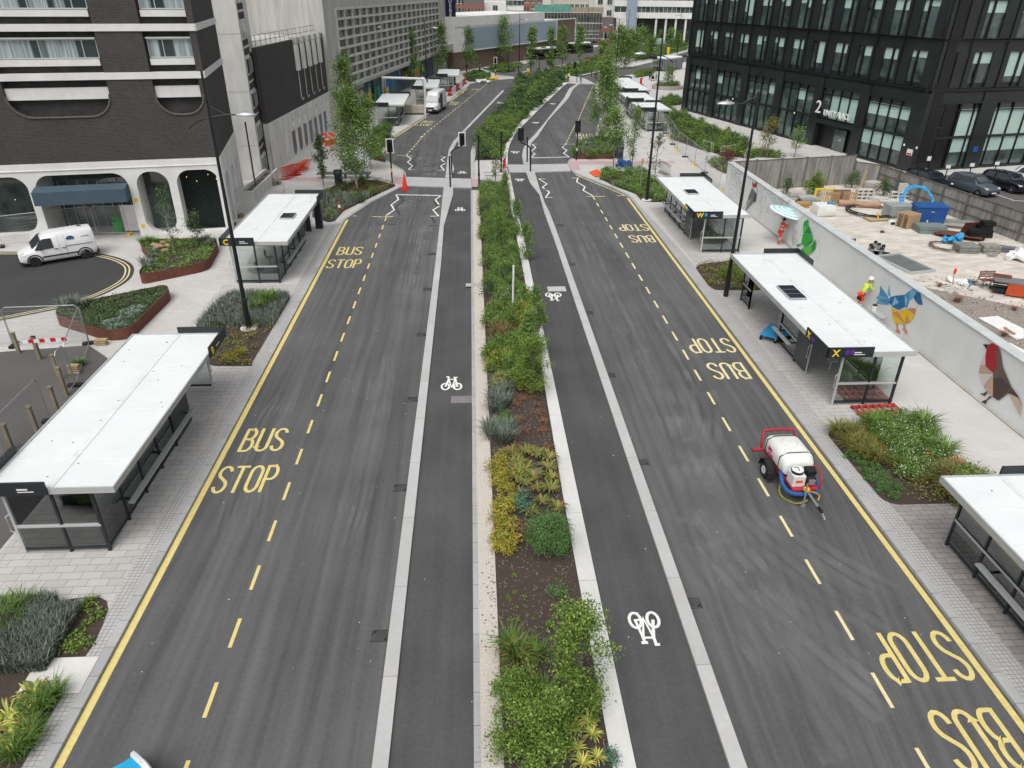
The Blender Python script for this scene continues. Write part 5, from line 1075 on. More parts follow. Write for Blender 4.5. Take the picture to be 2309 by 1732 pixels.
MESH = mesh_mat('wire_mesh')
def heras(p0, p1, lab, grp=None, feet=BLK, H_=2.0):
    d = Vector(p1)-Vector(p0); L = d.length; t = thing('mesh_fence_panel', lab, 'fence panel', (p0[0], p0[1], .1), math.atan2(d.y, d.x), grp)
    MB().tube(smooth_line3([(.03,0,0),(.03,0,H_-.15)], 1)+[(.18,0,H_),(L-.18,0,H_),(L-.03,0,H_-.15),(L-.03,0,0)], .021, 6).tube([(.03,0,.15),(L-.03,0,.15)], .018, 6).build('frame', GALV, t)
    MB().add([(.05,0,.16),(L-.05,0,.16),(L-.05,0,H_-.03),(.05,0,H_-.03)], [(0,1,2,3)]).build('wire_mesh', MESH, t)
    MB().box(-.1, .14, -.32, .32, 0, .13).build('foot', feet, t, bev=.02); return t
hp = [at('o', *q) for q in [(900,1700),(800,1545),(640,1430),(350,1180),(225,1010),(110,830),(75,700),(50,560)]]
pp = [(21.0,61.0)]+[at('o', *q) for q in [(800,1555),(630,1420),(480,1290),(345,1180),(270,1080),(230,980),(165,895),(110,810),(80,740),(60,650),(30,540)]]
for i in range(len(pp)-1):
    heras(pp[i], pp[i+1], 'mesh fence panel on %s feet in the long run beside the office garden' % ('yellow' if i % 2 == 0 else 'dark'), 'mesh fence panels on %s feet beside the office garden' % ('yellow' if i % 2 == 0 else 'dark'), YELP if i % 2 == 0 else BLK)
heras(at('E', 20, 600), at('E', 840, 495), 'mesh fence panel in front of the awning of the dark brick hotel'); heras(at('E', 1120, 495), at('E', 840, 495), 'mesh fence panel ending at the yellow foot left of the hotel pillar', feet=YELP)
heras(at('E', 1600, 330), at('E', 2040, 320), 'mesh fence panel in front of the slatted screen of the hotel'); heras(at('d', 450, 870), at('d', 1290, 440), 'mesh fence panel along the raised bed below the stair tower')
heras(at('m', 235, 1040), at('m', 1490, 990), 'mesh fence panel with red and white tape beside the rusty steel planter'); heras(at('m', -300, 1060), at('m', 235, 1040), 'mesh fence panel cut off by the left edge of the photo')
heras(at('m', 1500, 1000), at('m', 1270, 1700), 'mesh fence panel running from the planter behind the nearest left shelter'); heras(at('m', 1270, 1700), at('I', 560, 340), 'mesh fence panel along the wooden posts left of the nearest shelter'); heras(at('I', 430, 560), at('I', 80, 960), 'mesh fence panel at the far left behind the nearest shelter')
b = MB(); q0, q1 = Vector(at('m', 380, 980, 1.2)), Vector(at('m', 1110, 930, 1.2))
for i in range(8): a, c = q0.lerp(q1, i/8), q0.lerp(q1, (i+1)/8); b.m = i % 2; b.add([(a.x,a.y,1.15),(c.x,c.y,1.15),(c.x,c.y,1.33),(a.x,a.y,1.33)], [(0,1,2,3)])
tag(b.build('barrier_tape', [LETW, REDP]), 'red and white striped tape board on the mesh fence by the planter', 'tape board')
for i, (k, q, hh) in enumerate([('m',(320,1150),1.0),('m',(665,1255),1.1),('m',(1000,1600),1.2),('I',(555,340),1.3),('I',(480,470),1.1),('I',(310,640),1.1),('I',(105,795),1.1),('I',(335,35),1.1)]):
    p = at(k, *q); tag(MB().box(-.07, .07, -.07, .07, 0, hh).box(-.09, .09, -.09, .09, hh, hh+.05).build('timber_post', mat('post_timber', (.22,.19,.14), .85, var=.25), loc=(p[0], p[1], .1)), 'short timber post standing in the old asphalt behind the nearest left shelter', 'post', 'timber posts at the left edge')
def stack(k, q, dims, n, m, lab, cat='stack', rz=0, z=.118, gap=.03, jit=.04):
    p = at(k, *q, z); b = MB(); random.seed(int(q[0]))
    for i in range(n): b.cbox((random.uniform(-jit,jit), random.uniform(-jit,jit), (i+.5)*dims[2]), (dims[0], dims[1], dims[2]-gap), random.uniform(-jit,jit))
    o = b.build('stack', m, loc=(p[0], p[1], z)); o.rotation_euler[2] = rz; return tag(o, lab, cat)
stack('m', (1700,1010), (.55,.25,.1), 3, WOOD, 'three small timber blocks on the ground below the rusty steel planter', z=.11); stack('m', (1260,1480), (.45,.25,.1), 4, WOOD, 'small pile of timber blocks behind the nearest left shelter', z=.11)
# ---- yard goods
def pallet(x, y, rz, m, lab, n=1, z=.118, grp=None, tilt=0, size=(1.2,1.0)):
    t = thing('pallet', lab, 'pallet', (x, y, z), rz, grp); t.rotation_euler[0] = tilt; a, c = size
    for k in range(n):
        b = MB(); zz = k*.145
        for i in range(7): b.box(-a/2+i*(a-.1)/6, -a/2+.1+i*(a-.1)/6, -c/2, c/2, zz+.12, zz+.142)
        b.build('top_boards', m, t); b = MB()
        for v in (-c/2, -.05, c/2-.1): b.box(-a/2, a/2, v, v+.1, zz+.025, zz+.118)
        b.box(-a/2, a/2, -c/2, -c/2+.1, zz, zz+.022); b.build('bearers', m, t)
    return t
p = at('M', 1130, 275); pallet(p[0], p[1], .05, mat('red_pallet_paint', (.38,.03,.03), .8, var=.4), 'red painted pallet lying by the big planted bed near the shelter marked X', z=.106, size=(1.9,1.1))
p = at('f', 530, 580); pallet(p[0], p[1], .4, WOOD, 'tall pile of wooden pallets left of the blue steel box', 7)
def coil(k, q, R0, r, m, lab, turns=5, tilt=0, rz=0, cat='pipe coil', z=.12):
    p = at(k, *q, z); b = MB(); random.seed(5); pts = []
    for i in range(turns*22): a = i/22*2*math.pi; rr = R0+random.uniform(-.07,.07)*R0+.1*R0*math.sin(a/turns); pts.append((rr*math.cos(a), rr*math.sin(a), .1+(i/22)*r*.7+random.uniform(-.02,.02)))
    b.tube(pts, r, 6); o = b.build('pipe_coil', m, smooth=True, loc=(p[0], p[1], z)); o.rotation_euler = (tilt, 0, rz); return tag(o, lab, cat)
coil('g', (1550,690), 1.75, .022, mat('black_pipe', (.02,.025,.025), .5), 'large flat coil of thin black pipe on the yard ground', 9)
o = coil('f', (640,330), 1.15, .05, CYAN, 'large bright blue pipe coil leaning against the yard fence', 5, R_(52), -.2); o.location.z = .75
coil('f', (560,345), .9, .045, CYAN, 'smaller bright blue pipe coil lying in front of the large leaning one', 4, .15)
coil('f', (1100,880), 1.0, .02, mat('rusty_cable', (.10,.05,.035), .8), 'loose brown cable loops on the ground below the blue sheeting', 5)
t = thing('steel_box', 'bright blue steel site box beside the pallets and pipe coils', 'box', (*at('f', 800, 545, .118), .118), -.12); MB().loft([[(-1.1,-.5,0),(1.0,-.5,0),(1.1,.5,0),(-1.0,.5,0)],[(-1.1,-.6,1.35),(1.1,-.6,1.35),(1.15,.6,1.5),(-1.05,.6,1.5)]]).build('body', BLUEP, t); MB().box(-1.15, 1.2, -.64, .66, 1.36, 1.42).build('lid', BLUEP, t); MB().box(-.1, .1, -.63, -.605, 1.05, 1.12).build('handle', SILV, t); MB().box(-.3, -.22, -.72, -.64, 0, .5).build('marker', LETW, t)
stack('f', (850,650), (1.9,1.2,.26), 2, mat('grey_green_tarp', (.17,.21,.20), .6, var=.2), 'wrapped grey green pallet load in front of the blue steel box', 'wrapped load', -.1, jit=.02)
stack('f', (1370,930), (1.3,1.0,.17), 3, mat('grey_block', (.20,.21,.19), .8, var=.2), 'grey block pack strapped on a pallet near the black crates', 'block pack', -.1, jit=.01)
stack('f', (1700,940), (1.1,.8,.17), 3, mat('pierced_block', (.26,.25,.22), .85, var=.5, scale=6), 'pierced pale blocks on a dark pallet right of the grey block pack', 'block pack', -.1, jit=.03)
stack('f', (1500,760), (1.1,.7,.24), 3, mat('black_crate', (.008,.009,.01), .5, var=.3), 'stack of black crates in front of the yard fence', 'crates', -.2, jit=.06); stack('f', (1620,720), (.8,.7,.28), 4, MT['black_crate'], 'smaller stack of black crates right beside the larger one', 'crates', -.1, jit=.06)
stack('f', (1250,720), (2.6,1.2,.07), 4, CORT, 'pile of rusty steel plates left of the black crates', 'plates', -.6, jit=.25); tag(MB().cbox((0,0,.45), (1.6,.04,.9), .1, .35).build('steel_plate', CORT, loc=(*at('f', 1450, 680, .12), .12)), 'single rusty steel plate standing up behind the black crates', 'plate')
stack('f', (1100,560), (2.6,1.2,.08), 3, mat('pale_board', (.32,.30,.27), .8, var=.2), 'low pile of pale boards by the foot of the yard fence', 'boards', -.45, jit=.1); stack('f', (1270,545), (2.2,1.0,.09), 3, mat('greenish_board', (.20,.22,.20), .8, var=.2), 'low pile of greenish boards right against the yard fence', 'boards', -.4, jit=.1)
heap('f', (1180,810), CYAN, 'crumpled bright blue plastic sheeting left of the black crates', 'sheeting', 14, 1.1, .118, .8, 12)
heap('f', (2130,1060), LETW, 'pallet of white and dark fittings at the right edge of the photo', 'fittings', 14, 1.4, .118, .5, 13); stack('f', (1900,930), (2.6,.5,.12), 3, mat('violet_grey_metal', (.16,.16,.19), .5), 'long grey metal sections lying near the right edge', 'sections', -.5)
stack('g', (1620,800), (1.6,1.0,.07), 2, WOOD, 'thin timber boards in front of the black pipe coil', 'boards', .1); tag(MB().cyl((0,0), .06, 0, .28, 8).box(-.09,.09,-.09,.09,.28,.36).build('fitting', YELP, loc=(*at('g', 1650, 775, .25), .26)), 'small yellow fitting standing on the boards by the black coil', 'fitting')
t = thing('bucket', 'small white box with a black lid on the yard ground', 'box', (*at('g', 1860, 880, .118), .118)); MB().box(-.2,.2,-.2,.2,0,.3).build('body', LETW, t); MB().box(-.16,.16,-.21,-.201,.06,.26).build('label', BLK, t)
for i, u in enumerate((925, 1195)):
    p = at('g', u, 560, .118); t = thing('slatted_crate', 'tan slatted crate end standing %s the brown board' % ('left of' if i == 0 else 'right of'), 'crate', (*p, .118), -.12)
    b = MB()
    for j in range(9): b.box(-.55+j*.125, -.49+j*.125, -.04, 0, 0, 1.05)
    b.build('slats', mat('tan_slats', (.42,.28,.13), .8, var=.15), t); MB().box(-.56, .58, .0, .04, .1, .2).box(-.56, .58, .0, .04, .85, .95).build('rail', WOOD, t)
tag(MB().box(-.7, .7, -.03, .03, 0, 1.0).build('board', mat('brown_board', (.20,.14,.10), .85, var=.3), loc=(*at('g', 1060, 520, .118), .118)), 'brown board standing between the two tan slatted crates', 'board')
t = thing('yellow_rack', 'yellow framed rack standing behind the left slatted crate', 'rack', (*at('g', 800, 500, .118), .118), -.1); MB().box(-.8,-.65,-.05,.05,0,1.0).box(.65,.8,-.05,.05,0,1.0).box(-.65,.65,-.05,.05,.88,1.0).box(-.65,.65,-.05,.05,0,.1).build('frame', YELP, t); b = MB()
for j in range(9): b.box(-.62+j*.15, -.58+j*.15, -.02, .02, .1, .88)
b.build('bars', WOOD, t)
o = tag(MB().tube([(0,0,.25),(3.0,-.9,.25)], .25, 14).build('clay_pipe', mat('clay_pipe', (.36,.22,.15), .8, var=.2), smooth=True, loc=(*at('g', 1030, 580, .118), .118)), 'thick pinkish clay pipe lying between the slatted crates and black coil', 'pipe')
t = thing('rubble_bag', 'big white rubble bag beside the left slatted crate', 'bag', (*at('g', 780, 720, .118), .118)); random.seed(2)
MB().loft([[(r*max(-.75,min(.75,1.2*math.cos(a)))+.07*random.random(), r*max(-.7,min(.7,1.2*math.sin(a)))+.06*random.random(), z+.05*random.random()) for a in [2*math.pi*j/16 for j in range(16)]] for r, z in ((.85,0),(.95,.2),(.9,.5),(.84,.78),(.55,.84),(.3,.72))]).build('bag', WPLAS, t, smooth=True); MB().tube([(-.4,0,.8),(-.2,0,1.1),(.1,0,.9)], .03, 5).build('strap', WPLAS, t); MB().box(.3,.75,-.2,.2,.85,.95).build('blue_flap', CYAN, t)
for k, q, dm, m, lab in [('g',(530,500),(1.3,.9,.2),'grey','grey wrapped sheets stacked near the yard bushes'), ('g',(640,560),(1.8,.9,.15),'tarp','flat grey green covered stack below the yellow framed rack'), ('g',(480,600),(.9,.7,.2),'ochre','ochre crate in the clutter close to the hoarding top'), ('g',(370,470),(1.2,.9,.3),'conc','concrete planter block beside the small yard bush')]:
    stack(k, q, dm, 2, {'grey': SILV, 'tarp': MT['grey_green_tarp'], 'ochre': mat('ochre_wood', (.40,.24,.08), .8), 'conc': CONC}[m], lab, rz=-.1)
stack('g', (1560,330), (1.3,1.0,.35), 2, CONC, 'pale concrete block in the back corner of the yard', rz=.3, jit=0); tag(MB().cbox((0,0,.8), (.16,.05,1.7), 0, 0, .12).build('plank', WOOD, loc=(*at('g', 1390, 330, .118), .118)), 'pale plank leaning upright against the yard fence', 'plank')
def pierced(k, q, rz, lab, nx=3, nz=2, sz=1.2):
    p = at(k, *q, .118); b = MB(); wall_holes(b, -sz/2, sz/2, 0, .28*nz, -.25, .25, [(-sz/2+.06+i*sz/nx, -sz/2-.06+(i+1)*sz/nx, .06+.28*j, .22+.28*j, .02, .02) for i in range(nx) for j in range(nz)]); o = b.build('hollow_blocks', mat('white_block', (.50,.49,.46), .8, var=.15), loc=(p[0], p[1], .118)); o.rotation_euler[2] = rz; return tag(o, lab, 'blocks')
pierced('g', (1420,480), -.1, 'small stack of white hollow blocks behind the black coil', 3, 3, 1.3); pierced('g', (1850,560), -.3, 'row of ribbed white blocks left of the blue coils', 7, 1, 1.8); pierced('g', (2000,470), -.2, 'white hollow blocks with an upright one behind the blue coils', 3, 2, 1.6)
tag(MB().box(-.4,.4,-.06,.06,0,.7).build('upright_block', MT['white_block'], loc=(*at('g', 2005, 470, .118), .7)), 'single white block standing upright on the hollow blocks', 'block'); stack('g', (1650,490), (1.5,.7,.12), 2, MT['white_block'], 'flat white slabs between the hollow blocks and the ribbed row', rz=-.4)
tag(MB().box(-.9,.9,-.6,.6,0,.9).build('block_pack', mat('grey_pack', (.28,.30,.29), .6, var=.15), loc=(*at('f', 390, 430, .118), .118)), 'grey wrapped pack between the black coil and the pallet pile', 'pack')
q = poly('f', [(90,1010),(415,978),(930,1215),(590,1250)], .15); c = np.mean(q, 0); q = [(x-c[0], y-c[1]) for x, y in q]; t = thing('steel_tray', 'large shallow steel tray with a dark grey sheet lying beside the hoarding', 'tray', (c[0], c[1], .118))
MB().prism(q, 0, .04).build('sheet', mat('dark_grey_sheet', (.13,.135,.135), .7, var=.2), t); MB().ribbon(q+[q[0]], .10, 0, .14).build('edge_frame', mat('pale_steel', (.42,.46,.46), .5), t)
for i, (u, v) in enumerate([(10,890),(75,850),(125,880),(185,905),(30,930),(160,945)]):
    t = thing('paint_pot', 'grey pot with dark top in the cluster on a board behind the hoarding', 'pot', (*at('f', u, v+25, .13), .15), 0, 'pots on the board behind the hoarding'); MB().cyl((0,0), .13, 0, .3, 10).build('pot', GALV, t); MB().cyl((0,0), .14, .301, .42, 10, .1).build('lid', BLK, t)
stack('f', (90,960), (1.8,1.2,.03), 1, WOOD, 'thin board carrying the cluster of dark topped pots', 'board', -.5)
for i, (u, rz) in enumerate(((1620, .15), (1730, .1))):
    p = at('f', u-10, 1440, .118); t = thing('wooden_chair', 'red brown slatted chair %s of the pair in the yard' % ('on the left' if i == 0 else 'on the right'), 'chair', (*p, .118), rz)
    b = MB(); [b.box(-.24, .24, .20, .23, z, z+.09) for z in (.55, .68, .81)]; b.build('backrest', mat('red_brown_wood', (.20,.07,.05), .6), t); MB().box(-.25,.25,-.25,.2,.43,.46).build('seat', MT['red_brown_wood'], t)
    for sx in (-.22,.22): MB().tube([(sx,-.32,0),(sx,-.22,.44)], .015, 5).build('leg', CHAR, t); MB().tube([(sx,.32,0),(sx,.2,.45),(sx,.24,.92)], .015, 5).build('leg', CHAR, t)
t = thing('timber_stack', 'long stack of orange painted timber sections by the right edge of the photo', 'stack', (*at('f', 2270, 1580, .118), .118), -.5)
MB().box(-1.9,1.9,-.5,.5,.75,.82).build('top_board', mat('grey_top', (.17,.165,.17), .7), t); MB().box(-1.2,1.9,-.52,-.46,.1,.74).build('orange_side', mat('orange_timber_paint', (.45,.07,.02), .6, var=.25, scale=5, stretch=(1,1,6)), t); b = MB(); random.seed(8)
for i in range(26): b.cbox((-1.5+random.random()*.3, random.uniform(-.45,.45), .05+random.random()*.65), (.8,.1,.06), random.uniform(-.1,.1))
b.build('loose_battens', CHAR, t); MB().cbox((-1.5,.2,.95), (.9,.05,.16), -.1).build('bench_slat', MT['red_brown_wood'], t)
t = thing('table_frame', 'overturned chrome table frame on the stony ground behind the hoarding', 'table frame', (*at('f', 1165, 1500, .118), .118), .3)
for a in (0, 1.57, 3.14, 4.71): MB().tube([(0,0,.35),(.55*math.cos(a),.55*math.sin(a),.05)], .03, 6).build('leg', SILV, t)
MB().tube([(0,0,.3),(-.05,.1,1.1)], .035, 6).build('stem', SILV, t); MB().box(-.12,.02,.05,.12,1.05,1.35).build('bracket', ORNG, t)
for nm, pts, lab in (('a', [(1630,660),(1880,640),(2212,805),(2212,920),(2120,935)], 'large white sheet board lying on the stony ground with a timber on it'), ('b', [(1870,990),(2040,985),(2240,1090),(2240,1210),(2060,1110)], 'second white sheet board just behind the hoarding top')):
    q = poly('h', pts, .2); b = MB(); b.prism(q, .14, .2); tag(b.build('sheet_board', LETW), lab, 'board')
o = tag(MB().box(-.06,.06,-.4,.4,0,.08).build('timber_offcut', WOOD, loc=(*at('h', 2020, 840, .2), .205)), 'short timber lying on the large white sheet board', 'timber')
tag(heap('f', (1420,1400), CYAN, 'scrap of bright blue plastic left of the pair of chairs', 'scrap', 5, .5, .118, .3, 5)); heap('f', (1290,1400), LETW, 'scattered white litter beside the chrome table frame', 'litter', 8, .9, .118, .2, 6, .01)
b = MB(); random.seed(33)
for i in range(1500): x = random.uniform(22,33); y = random.uniform(12,40); s_ = random.uniform(.03,.10); b.cbox((x,y,.118+s_*.3), (s_*1.5,s_,s_*.8), random.random()*3, random.random(), random.random())
tag(b.build('rubble', mat('rubble', (.16,.13,.11), .9, var=.3, c2=(.45,.42,.40), scale=.9)), 'loose stones and brick bits scattered behind the hoarding', 'rubble', kind='stuff')
for k, q, m, lab, n_, sc, sd in [('f',(960,480),CHAR,'dark scraps along the foot of the yard fence by the blue box',9,.6,51),('g',(900,400),CONC,'grey rubble lumps behind the brown board in the yard',10,.7,52),('g',(430,520),CHAR,'dark clutter beside the white rubble bag',9,.6,53),('g',(1330,600),WOOD,'loose battens lying near the clay pipe',8,.6,54),('f',(1560,880),WOOD,'broken boards beside the pierced blocks',8,.6,55),('g',(1700,1000),CORT,'rusty offcuts on the open yard ground',4,.4,56),('f',(1750,1000),GALV,'metal scraps in front of the long grey sections',7,.5,57),('g',(1230,1120),CHAR,'dark scrap beside the hoarding top',4,.5,58)]:
    heap(k, q, m, lab, 'scraps', n_, sc, .118, .4, sd, .01)
# ---- rusty steel planters
def planter(pts, lab, h0=.0, H_=.58, th=.04):
    p = rounded(pts, .7, 6); c = np.mean(p, 0); t = thing('steel_planter', lab, 'planter', (c[0], c[1], .1)); q = [(x-c[0], y-c[1]) for x, y in p]
    inner = offset(q+[q[0]], th); inner = inner[:-1]; ar = sum(q[i][0]*q[(i+1)%len(q)][1]-q[(i+1)%len(q)][0]*q[i][1] for i in range(len(q)))
    if ar < 0: inner = offset(q+[q[0]], -th)[:-1]
    n = len(q); b = MB(); vs = [(x,y,0) for x,y in q]+[(x,y,H_) for x,y in q]+[(x,y,H_) for x,y in inner]+[(x,y,H_-.15) for x,y in inner]
    b.add(vs, [(i,(i+1)%n,n+(i+1)%n,n+i) for i in range(n)]+[(n+i,n+(i+1)%n,2*n+(i+1)%n,2*n+i) for i in range(n)]+[(2*n+i,2*n+(i+1)%n,3*n+(i+1)%n,3*n+i) for i in range(n)]); b.build('steel_wall', CORT, t)
    MB().sheet(inner, H_-.12).build('soil', MULCH, t); return p, t
PL1 = poly('E', [(1195,550),(1330,528),(1850,518),(1872,560),(1780,725),(1200,842),(1195,800),(1290,690)], .68); PL2 = poly('E', [(478,1150),(500,1105),(1430,918),(1458,965),(1110,1300),(900,1315),(480,1185)], .68)
PL1p, T1 = planter(PL1, 'angular rusty steel planter with two small trees and boulders near the white van'); PL2p, T2 = planter(PL2, 'triangular rusty steel planter with grey green clumps beside the mesh fence')
q = poly('e', [(395,625),(480,570),(640,545),(800,520),(960,555),(1165,610),(1165,640),(600,650)], .1); PL3p, T3 = planter([(x, y) for x, y in q[:1]]+[at('e', 1165, 620), at('e', 1180, 560), at('e', 1330, 420), at('e', 1050, 330), at('e', 760, 330), at('e', 480, 520)], 'low curved rusty steel edged bed at the right side of the crossing', H_=.45)
# ---- vehicles
WSG = mat('windscreen_glass', (.02,.025,.03), .05, var=.2, spec=.9); TRIM = mat('black_bumper', (.025,.027,.03), .6); LAMPM = mat('headlamp', (.55,.58,.6), .1, spec=.8)
def wheels(t, xs, w_, r, m=None):
    for x in xs:
        for s in (-1, 1):
            q = MB().lathe([(r*.62,-.1),(r*.95,-.1),(r,-.07),(r,.07),(r*.95,.1),(r*.62,.1)], (x, s*w_, r), 20, 'y').build('wheel', RUB, t, smooth=True)
            MB().lathe([(.02,-.105),(r*.6,-.09),(r*.62,.09),(.02,.105)], (x, s*w_, r), 14, 'y').build('rim', m or GALV, q)
def vehicle(label, cat, loc, rz, secs, paint, group=None, name='parked_car'):
    """secs: (x, half width low, half width top, z bottom, z waist, z top) from rear to front"""
    t = thing(name, label, cat, loc, rz, group); rings = []
    for x, a, c, z0, z1, z2 in secs:
        e = .12 if z2-z1 > .1 else .04
        half = [(a*.9, z0), (a, z0+.12), (a*1.0, (z0+z1)/2), (a*.985, z1), (c+(a-c)*.25, z1+(z2-z1)*.72), (c*.9, z2-e*.35), (c*.6, z2)]
        rings.append([(x, y, z) for y, z in half]+[(x, -y, z) for y, z in half[::-1]])
    MB().loft(rings).build('body', paint, t, smooth=True); return t
def panel(t, name, pts, m, n=(0,0,0), par=None):
    o = MB().add([tuple(Vector(p)+Vector(n)) for p in pts], [tuple(range(len(pts)))]).build(name, m, par or t); return o
# white van with dome logo, in the side road
fw, rw_ = Vector(at('E', 330, 765)), Vector(at('E', 755, 695)); hd = (fw-rw_).normalized(); nrm = Vector((hd.y, -hd.x)); nrm = nrm if nrm.y < 0 else -nrm; cc = (fw+rw_)/2-nrm*.80
V = vehicle('small white van with a blue dome logo parked in the side road turning circle', 'van', (cc.x, cc.y, .1), math.atan2(hd.y, hd.x),
    [(-2.05,.84,.66,.45,.95,1.70),(-1.98,.88,.74,.32,.95,1.80),(-1.3,.90,.76,.25,.95,1.83),(.0,.90,.76,.25,.95,1.82),(.55,.90,.74,.25,.95,1.78),(.8,.90,.66,.25,.95,1.62),(1.45,.89,.66,.25,.92,1.06),(1.95,.84,.6,.25,.78,.88),(2.2,.72,.5,.3,.62,.70)], CARW, name='parked_van')
wheels(V, (-1.32, 1.42), .80, .32, RUB)
for s in (-1, 1):
    f = .905*s
    panel(V, 'side_window', [(.62*1,f,1.0),(1.32,f*.99,.98),(.92,.80*s,1.52),(.72,.79*s,1.60),(.30,.80*s,1.60),(.28,f,1.02)], WSG, (0,.012*s,0)); MB().box(-1.0, .98, min(f,f+.02*s), max(f,f+.02*s), .50, .58).build('side_moulding', TRIM, V)
    MB().box(-1.85, -.35, min(f,f+.012*s), max(f,f+.012*s), .99, 1.02).build('door_rail', TRIM, V); MB().box(-.05,-.04,min(f,f+.008*s),max(f,f+.008*s),.4,1.7).box(-.4,-.39,min(f,f+.008*s),max(f,f+.008*s),.4,1.7).build('door_gap', TRIM, V)
    MB().cbox((.98,1.02*s,1.08), (.12,.2,.16)).build('mirror', TRIM, V, bev=.03); MB().cbox((1.98,.62*s,.76), (.3,.26,.14), 0, 0, .5).build('headlight', LAMPM, V, bev=.03)
    MB().box(.05,.25,min(f,f+.03*s),max(f,f+.03*s),.92,.95).box(-.35,-.15,min(f,f+.03*s),max(f,f+.03*s),.92,.95).build('door_handle', TRIM, V)
    for wx in (-1.32, 1.42): b = MB(); b.tube([(wx+.40*math.cos(R_(a)), .905*s, .34+.40*math.sin(R_(a))) for a in range(0, 181, 20)], .04, 5); b.build('wheel_arch', TRIM, V)
panel(V, 'windscreen', [(.84,-.66,1.60),(.84,.66,1.60),(1.40,.74,1.10),(1.40,-.74,1.10)], WSG, (.03,0,.02)); MB().loft([[(1.9,-.8,.25),(2.26,-.66,.25),(2.26,.66,.25),(1.9,.8,.25)],[(1.9,-.8,.55),(2.26,-.64,.5),(2.26,.64,.5),(1.9,.8,.55)]]).build('bumper', TRIM, V); MB().box(-2.12,-1.95,-.85,.85,.28,.5).build('rear_bumper', TRIM, V)
for s in (-1, 1):
    pn = .80*s; b = MB(); b.add([(-.72+.24*math.cos(R_(a)), pn+.028*s, 1.38+.2*math.sin(R_(a))) for a in range(0, 181, 15)], [tuple(range(13))]); lg = b.build('dome_logo', mat('logo_blue', (.05,.12,.22), .4), V)
    Mx = Matrix.Translation((-.72+(.0), pn+.034*s, 1.27)) @ Matrix.Rotation(0 if s < 0 else math.pi, 4, 'Z') @ UP; letters('SWG', .19, mat('logo_navy', (.03,.06,.13), .4), lg, Mx, .002, align='CENTER', bold=.006)
    MB().box(-.95,-.5,min(pn,pn+.012*s)+.015*s,max(pn,pn+.012*s)+.015*s,1.2,1.22).build('logo_line', MT['logo_navy'], lg); MB().box(-1.75,-1.3,min(pn,pn+.012*s)+.015*s,max(pn,pn+.012*s)+.015*s,1.42,1.45).build('small_print', MT['logo_navy'], lg)
MB().box(-1.55,-1.3,-.3,-.1,1.83,1.86).build('roof_vent', TRIM, V)
# tall white van, side door open, facing the camera by the far shelter
V2 = vehicle('tall white van with its side door open by the far left kerb', 'van', (-5.15, 107.2, .02), R_(-101),
    [(-3.0,.95,.80,.5,1.1,2.55),(-2.9,.98,.84,.35,1.1,2.66),(.8,.98,.84,.35,1.15,2.68),(1.35,.98,.82,.35,1.15,2.6),(1.65,.98,.78,.35,1.15,2.3),(2.25,.97,.8,.35,1.2,1.42),(2.85,.92,.7,.35,1.0,1.12),(3.0,.85,.6,.4,.8,.9)], CARW, name='parked_van')
wheels(V2, (-1.9, 2.05), .86, .36); panel(V2, 'windscreen', [(1.7,-.74,2.22),(1.7,.74,2.22),(2.22,.84,1.48),(2.22,-.84,1.48)], WSG, (.05,0,.03)); MB().box(2.9,3.06,-.6,.6,.72,.9).build('grille', BLK, V2); MB().box(2.9,3.1,-.9,.9,.38,.62).build('bumper', TRIM, V2); MB().box(3.1,3.12,-.26,.26,.44,.56).build('number_plate', LETW, V2)
MB().box(-.3,1.0,.985,1.0,.45,2.4).build('door_opening', BLK, V2); MB().box(1.15,1.95,.985,1.0,1.3,2.0).box(1.15,1.95,-1.0,-.985,1.3,2.0).build('side_window', WSG, V2)
for s in (-1, 1): MB().box(2.75,2.98,min(.6*s,.88*s),max(.6*s,.88*s),.85,1.1).build('headlight', LAMPM, V2, bev=.03)
def car(label, x, y, rz, paint, z=.104):
    t = vehicle(label, 'car', (x, y, z), rz, [(-2.1,.72,.6,.4,.75,.95),(-2.0,.84,.55,.3,.9,1.05),(-1.75,.88,.58,.22,.92,1.38),(-1.0,.89,.60,.2,.9,1.50),(.1,.89,.60,.2,.88,1.50),(.6,.89,.56,.2,.9,1.34),(1.1,.88,.60,.2,.88,.98),(1.8,.84,.6,.22,.78,.86),(2.1,.7,.5,.28,.6,.68)], paint, 'cars parked beside the office block')
    wheels(t, (-1.3, 1.35), .79, .33)
    for s in (-1, 1):
        for a, c in ((-1.6,-.62),(-.5,.55)): panel(t, 'side_window', [(a,.875*s,.96),(c+(.35 if c > 0 else 0),.875*s,.96),(c,.71*s,1.38),(a+(.25 if a < -1 else 0),.71*s,1.38)], WSG, (0,.018*s,.01))
        MB().cbox((1.85,.62*s,.74), (.3,.3,.12), 0, 0, .3).build('headlight', LAMPM, t, bev=.03); MB().cbox((.75,.98*s,1.0), (.12,.18,.12)).build('mirror', paint, t, bev=.03)
    panel(t, 'windscreen', [(.18,-.56,1.47),(.18,.56,1.47),(1.05,.72,1.0),(1.05,-.72,1.0)], WSG, (.03,0,.03)); panel(t, 'rear_window', [(-1.78,-.54,1.36),(-1.78,.54,1.36),(-2.02,.66,1.02),(-2.02,-.66,1.02)], WSG, (-.03,0,.02)); MB().box(2.08,2.14,-.55,.55,.3,.5).build('grille', BLK, t); MB().box(2.14,2.16,-.25,.25,.36,.46).build('number_plate', LETW, t); return t
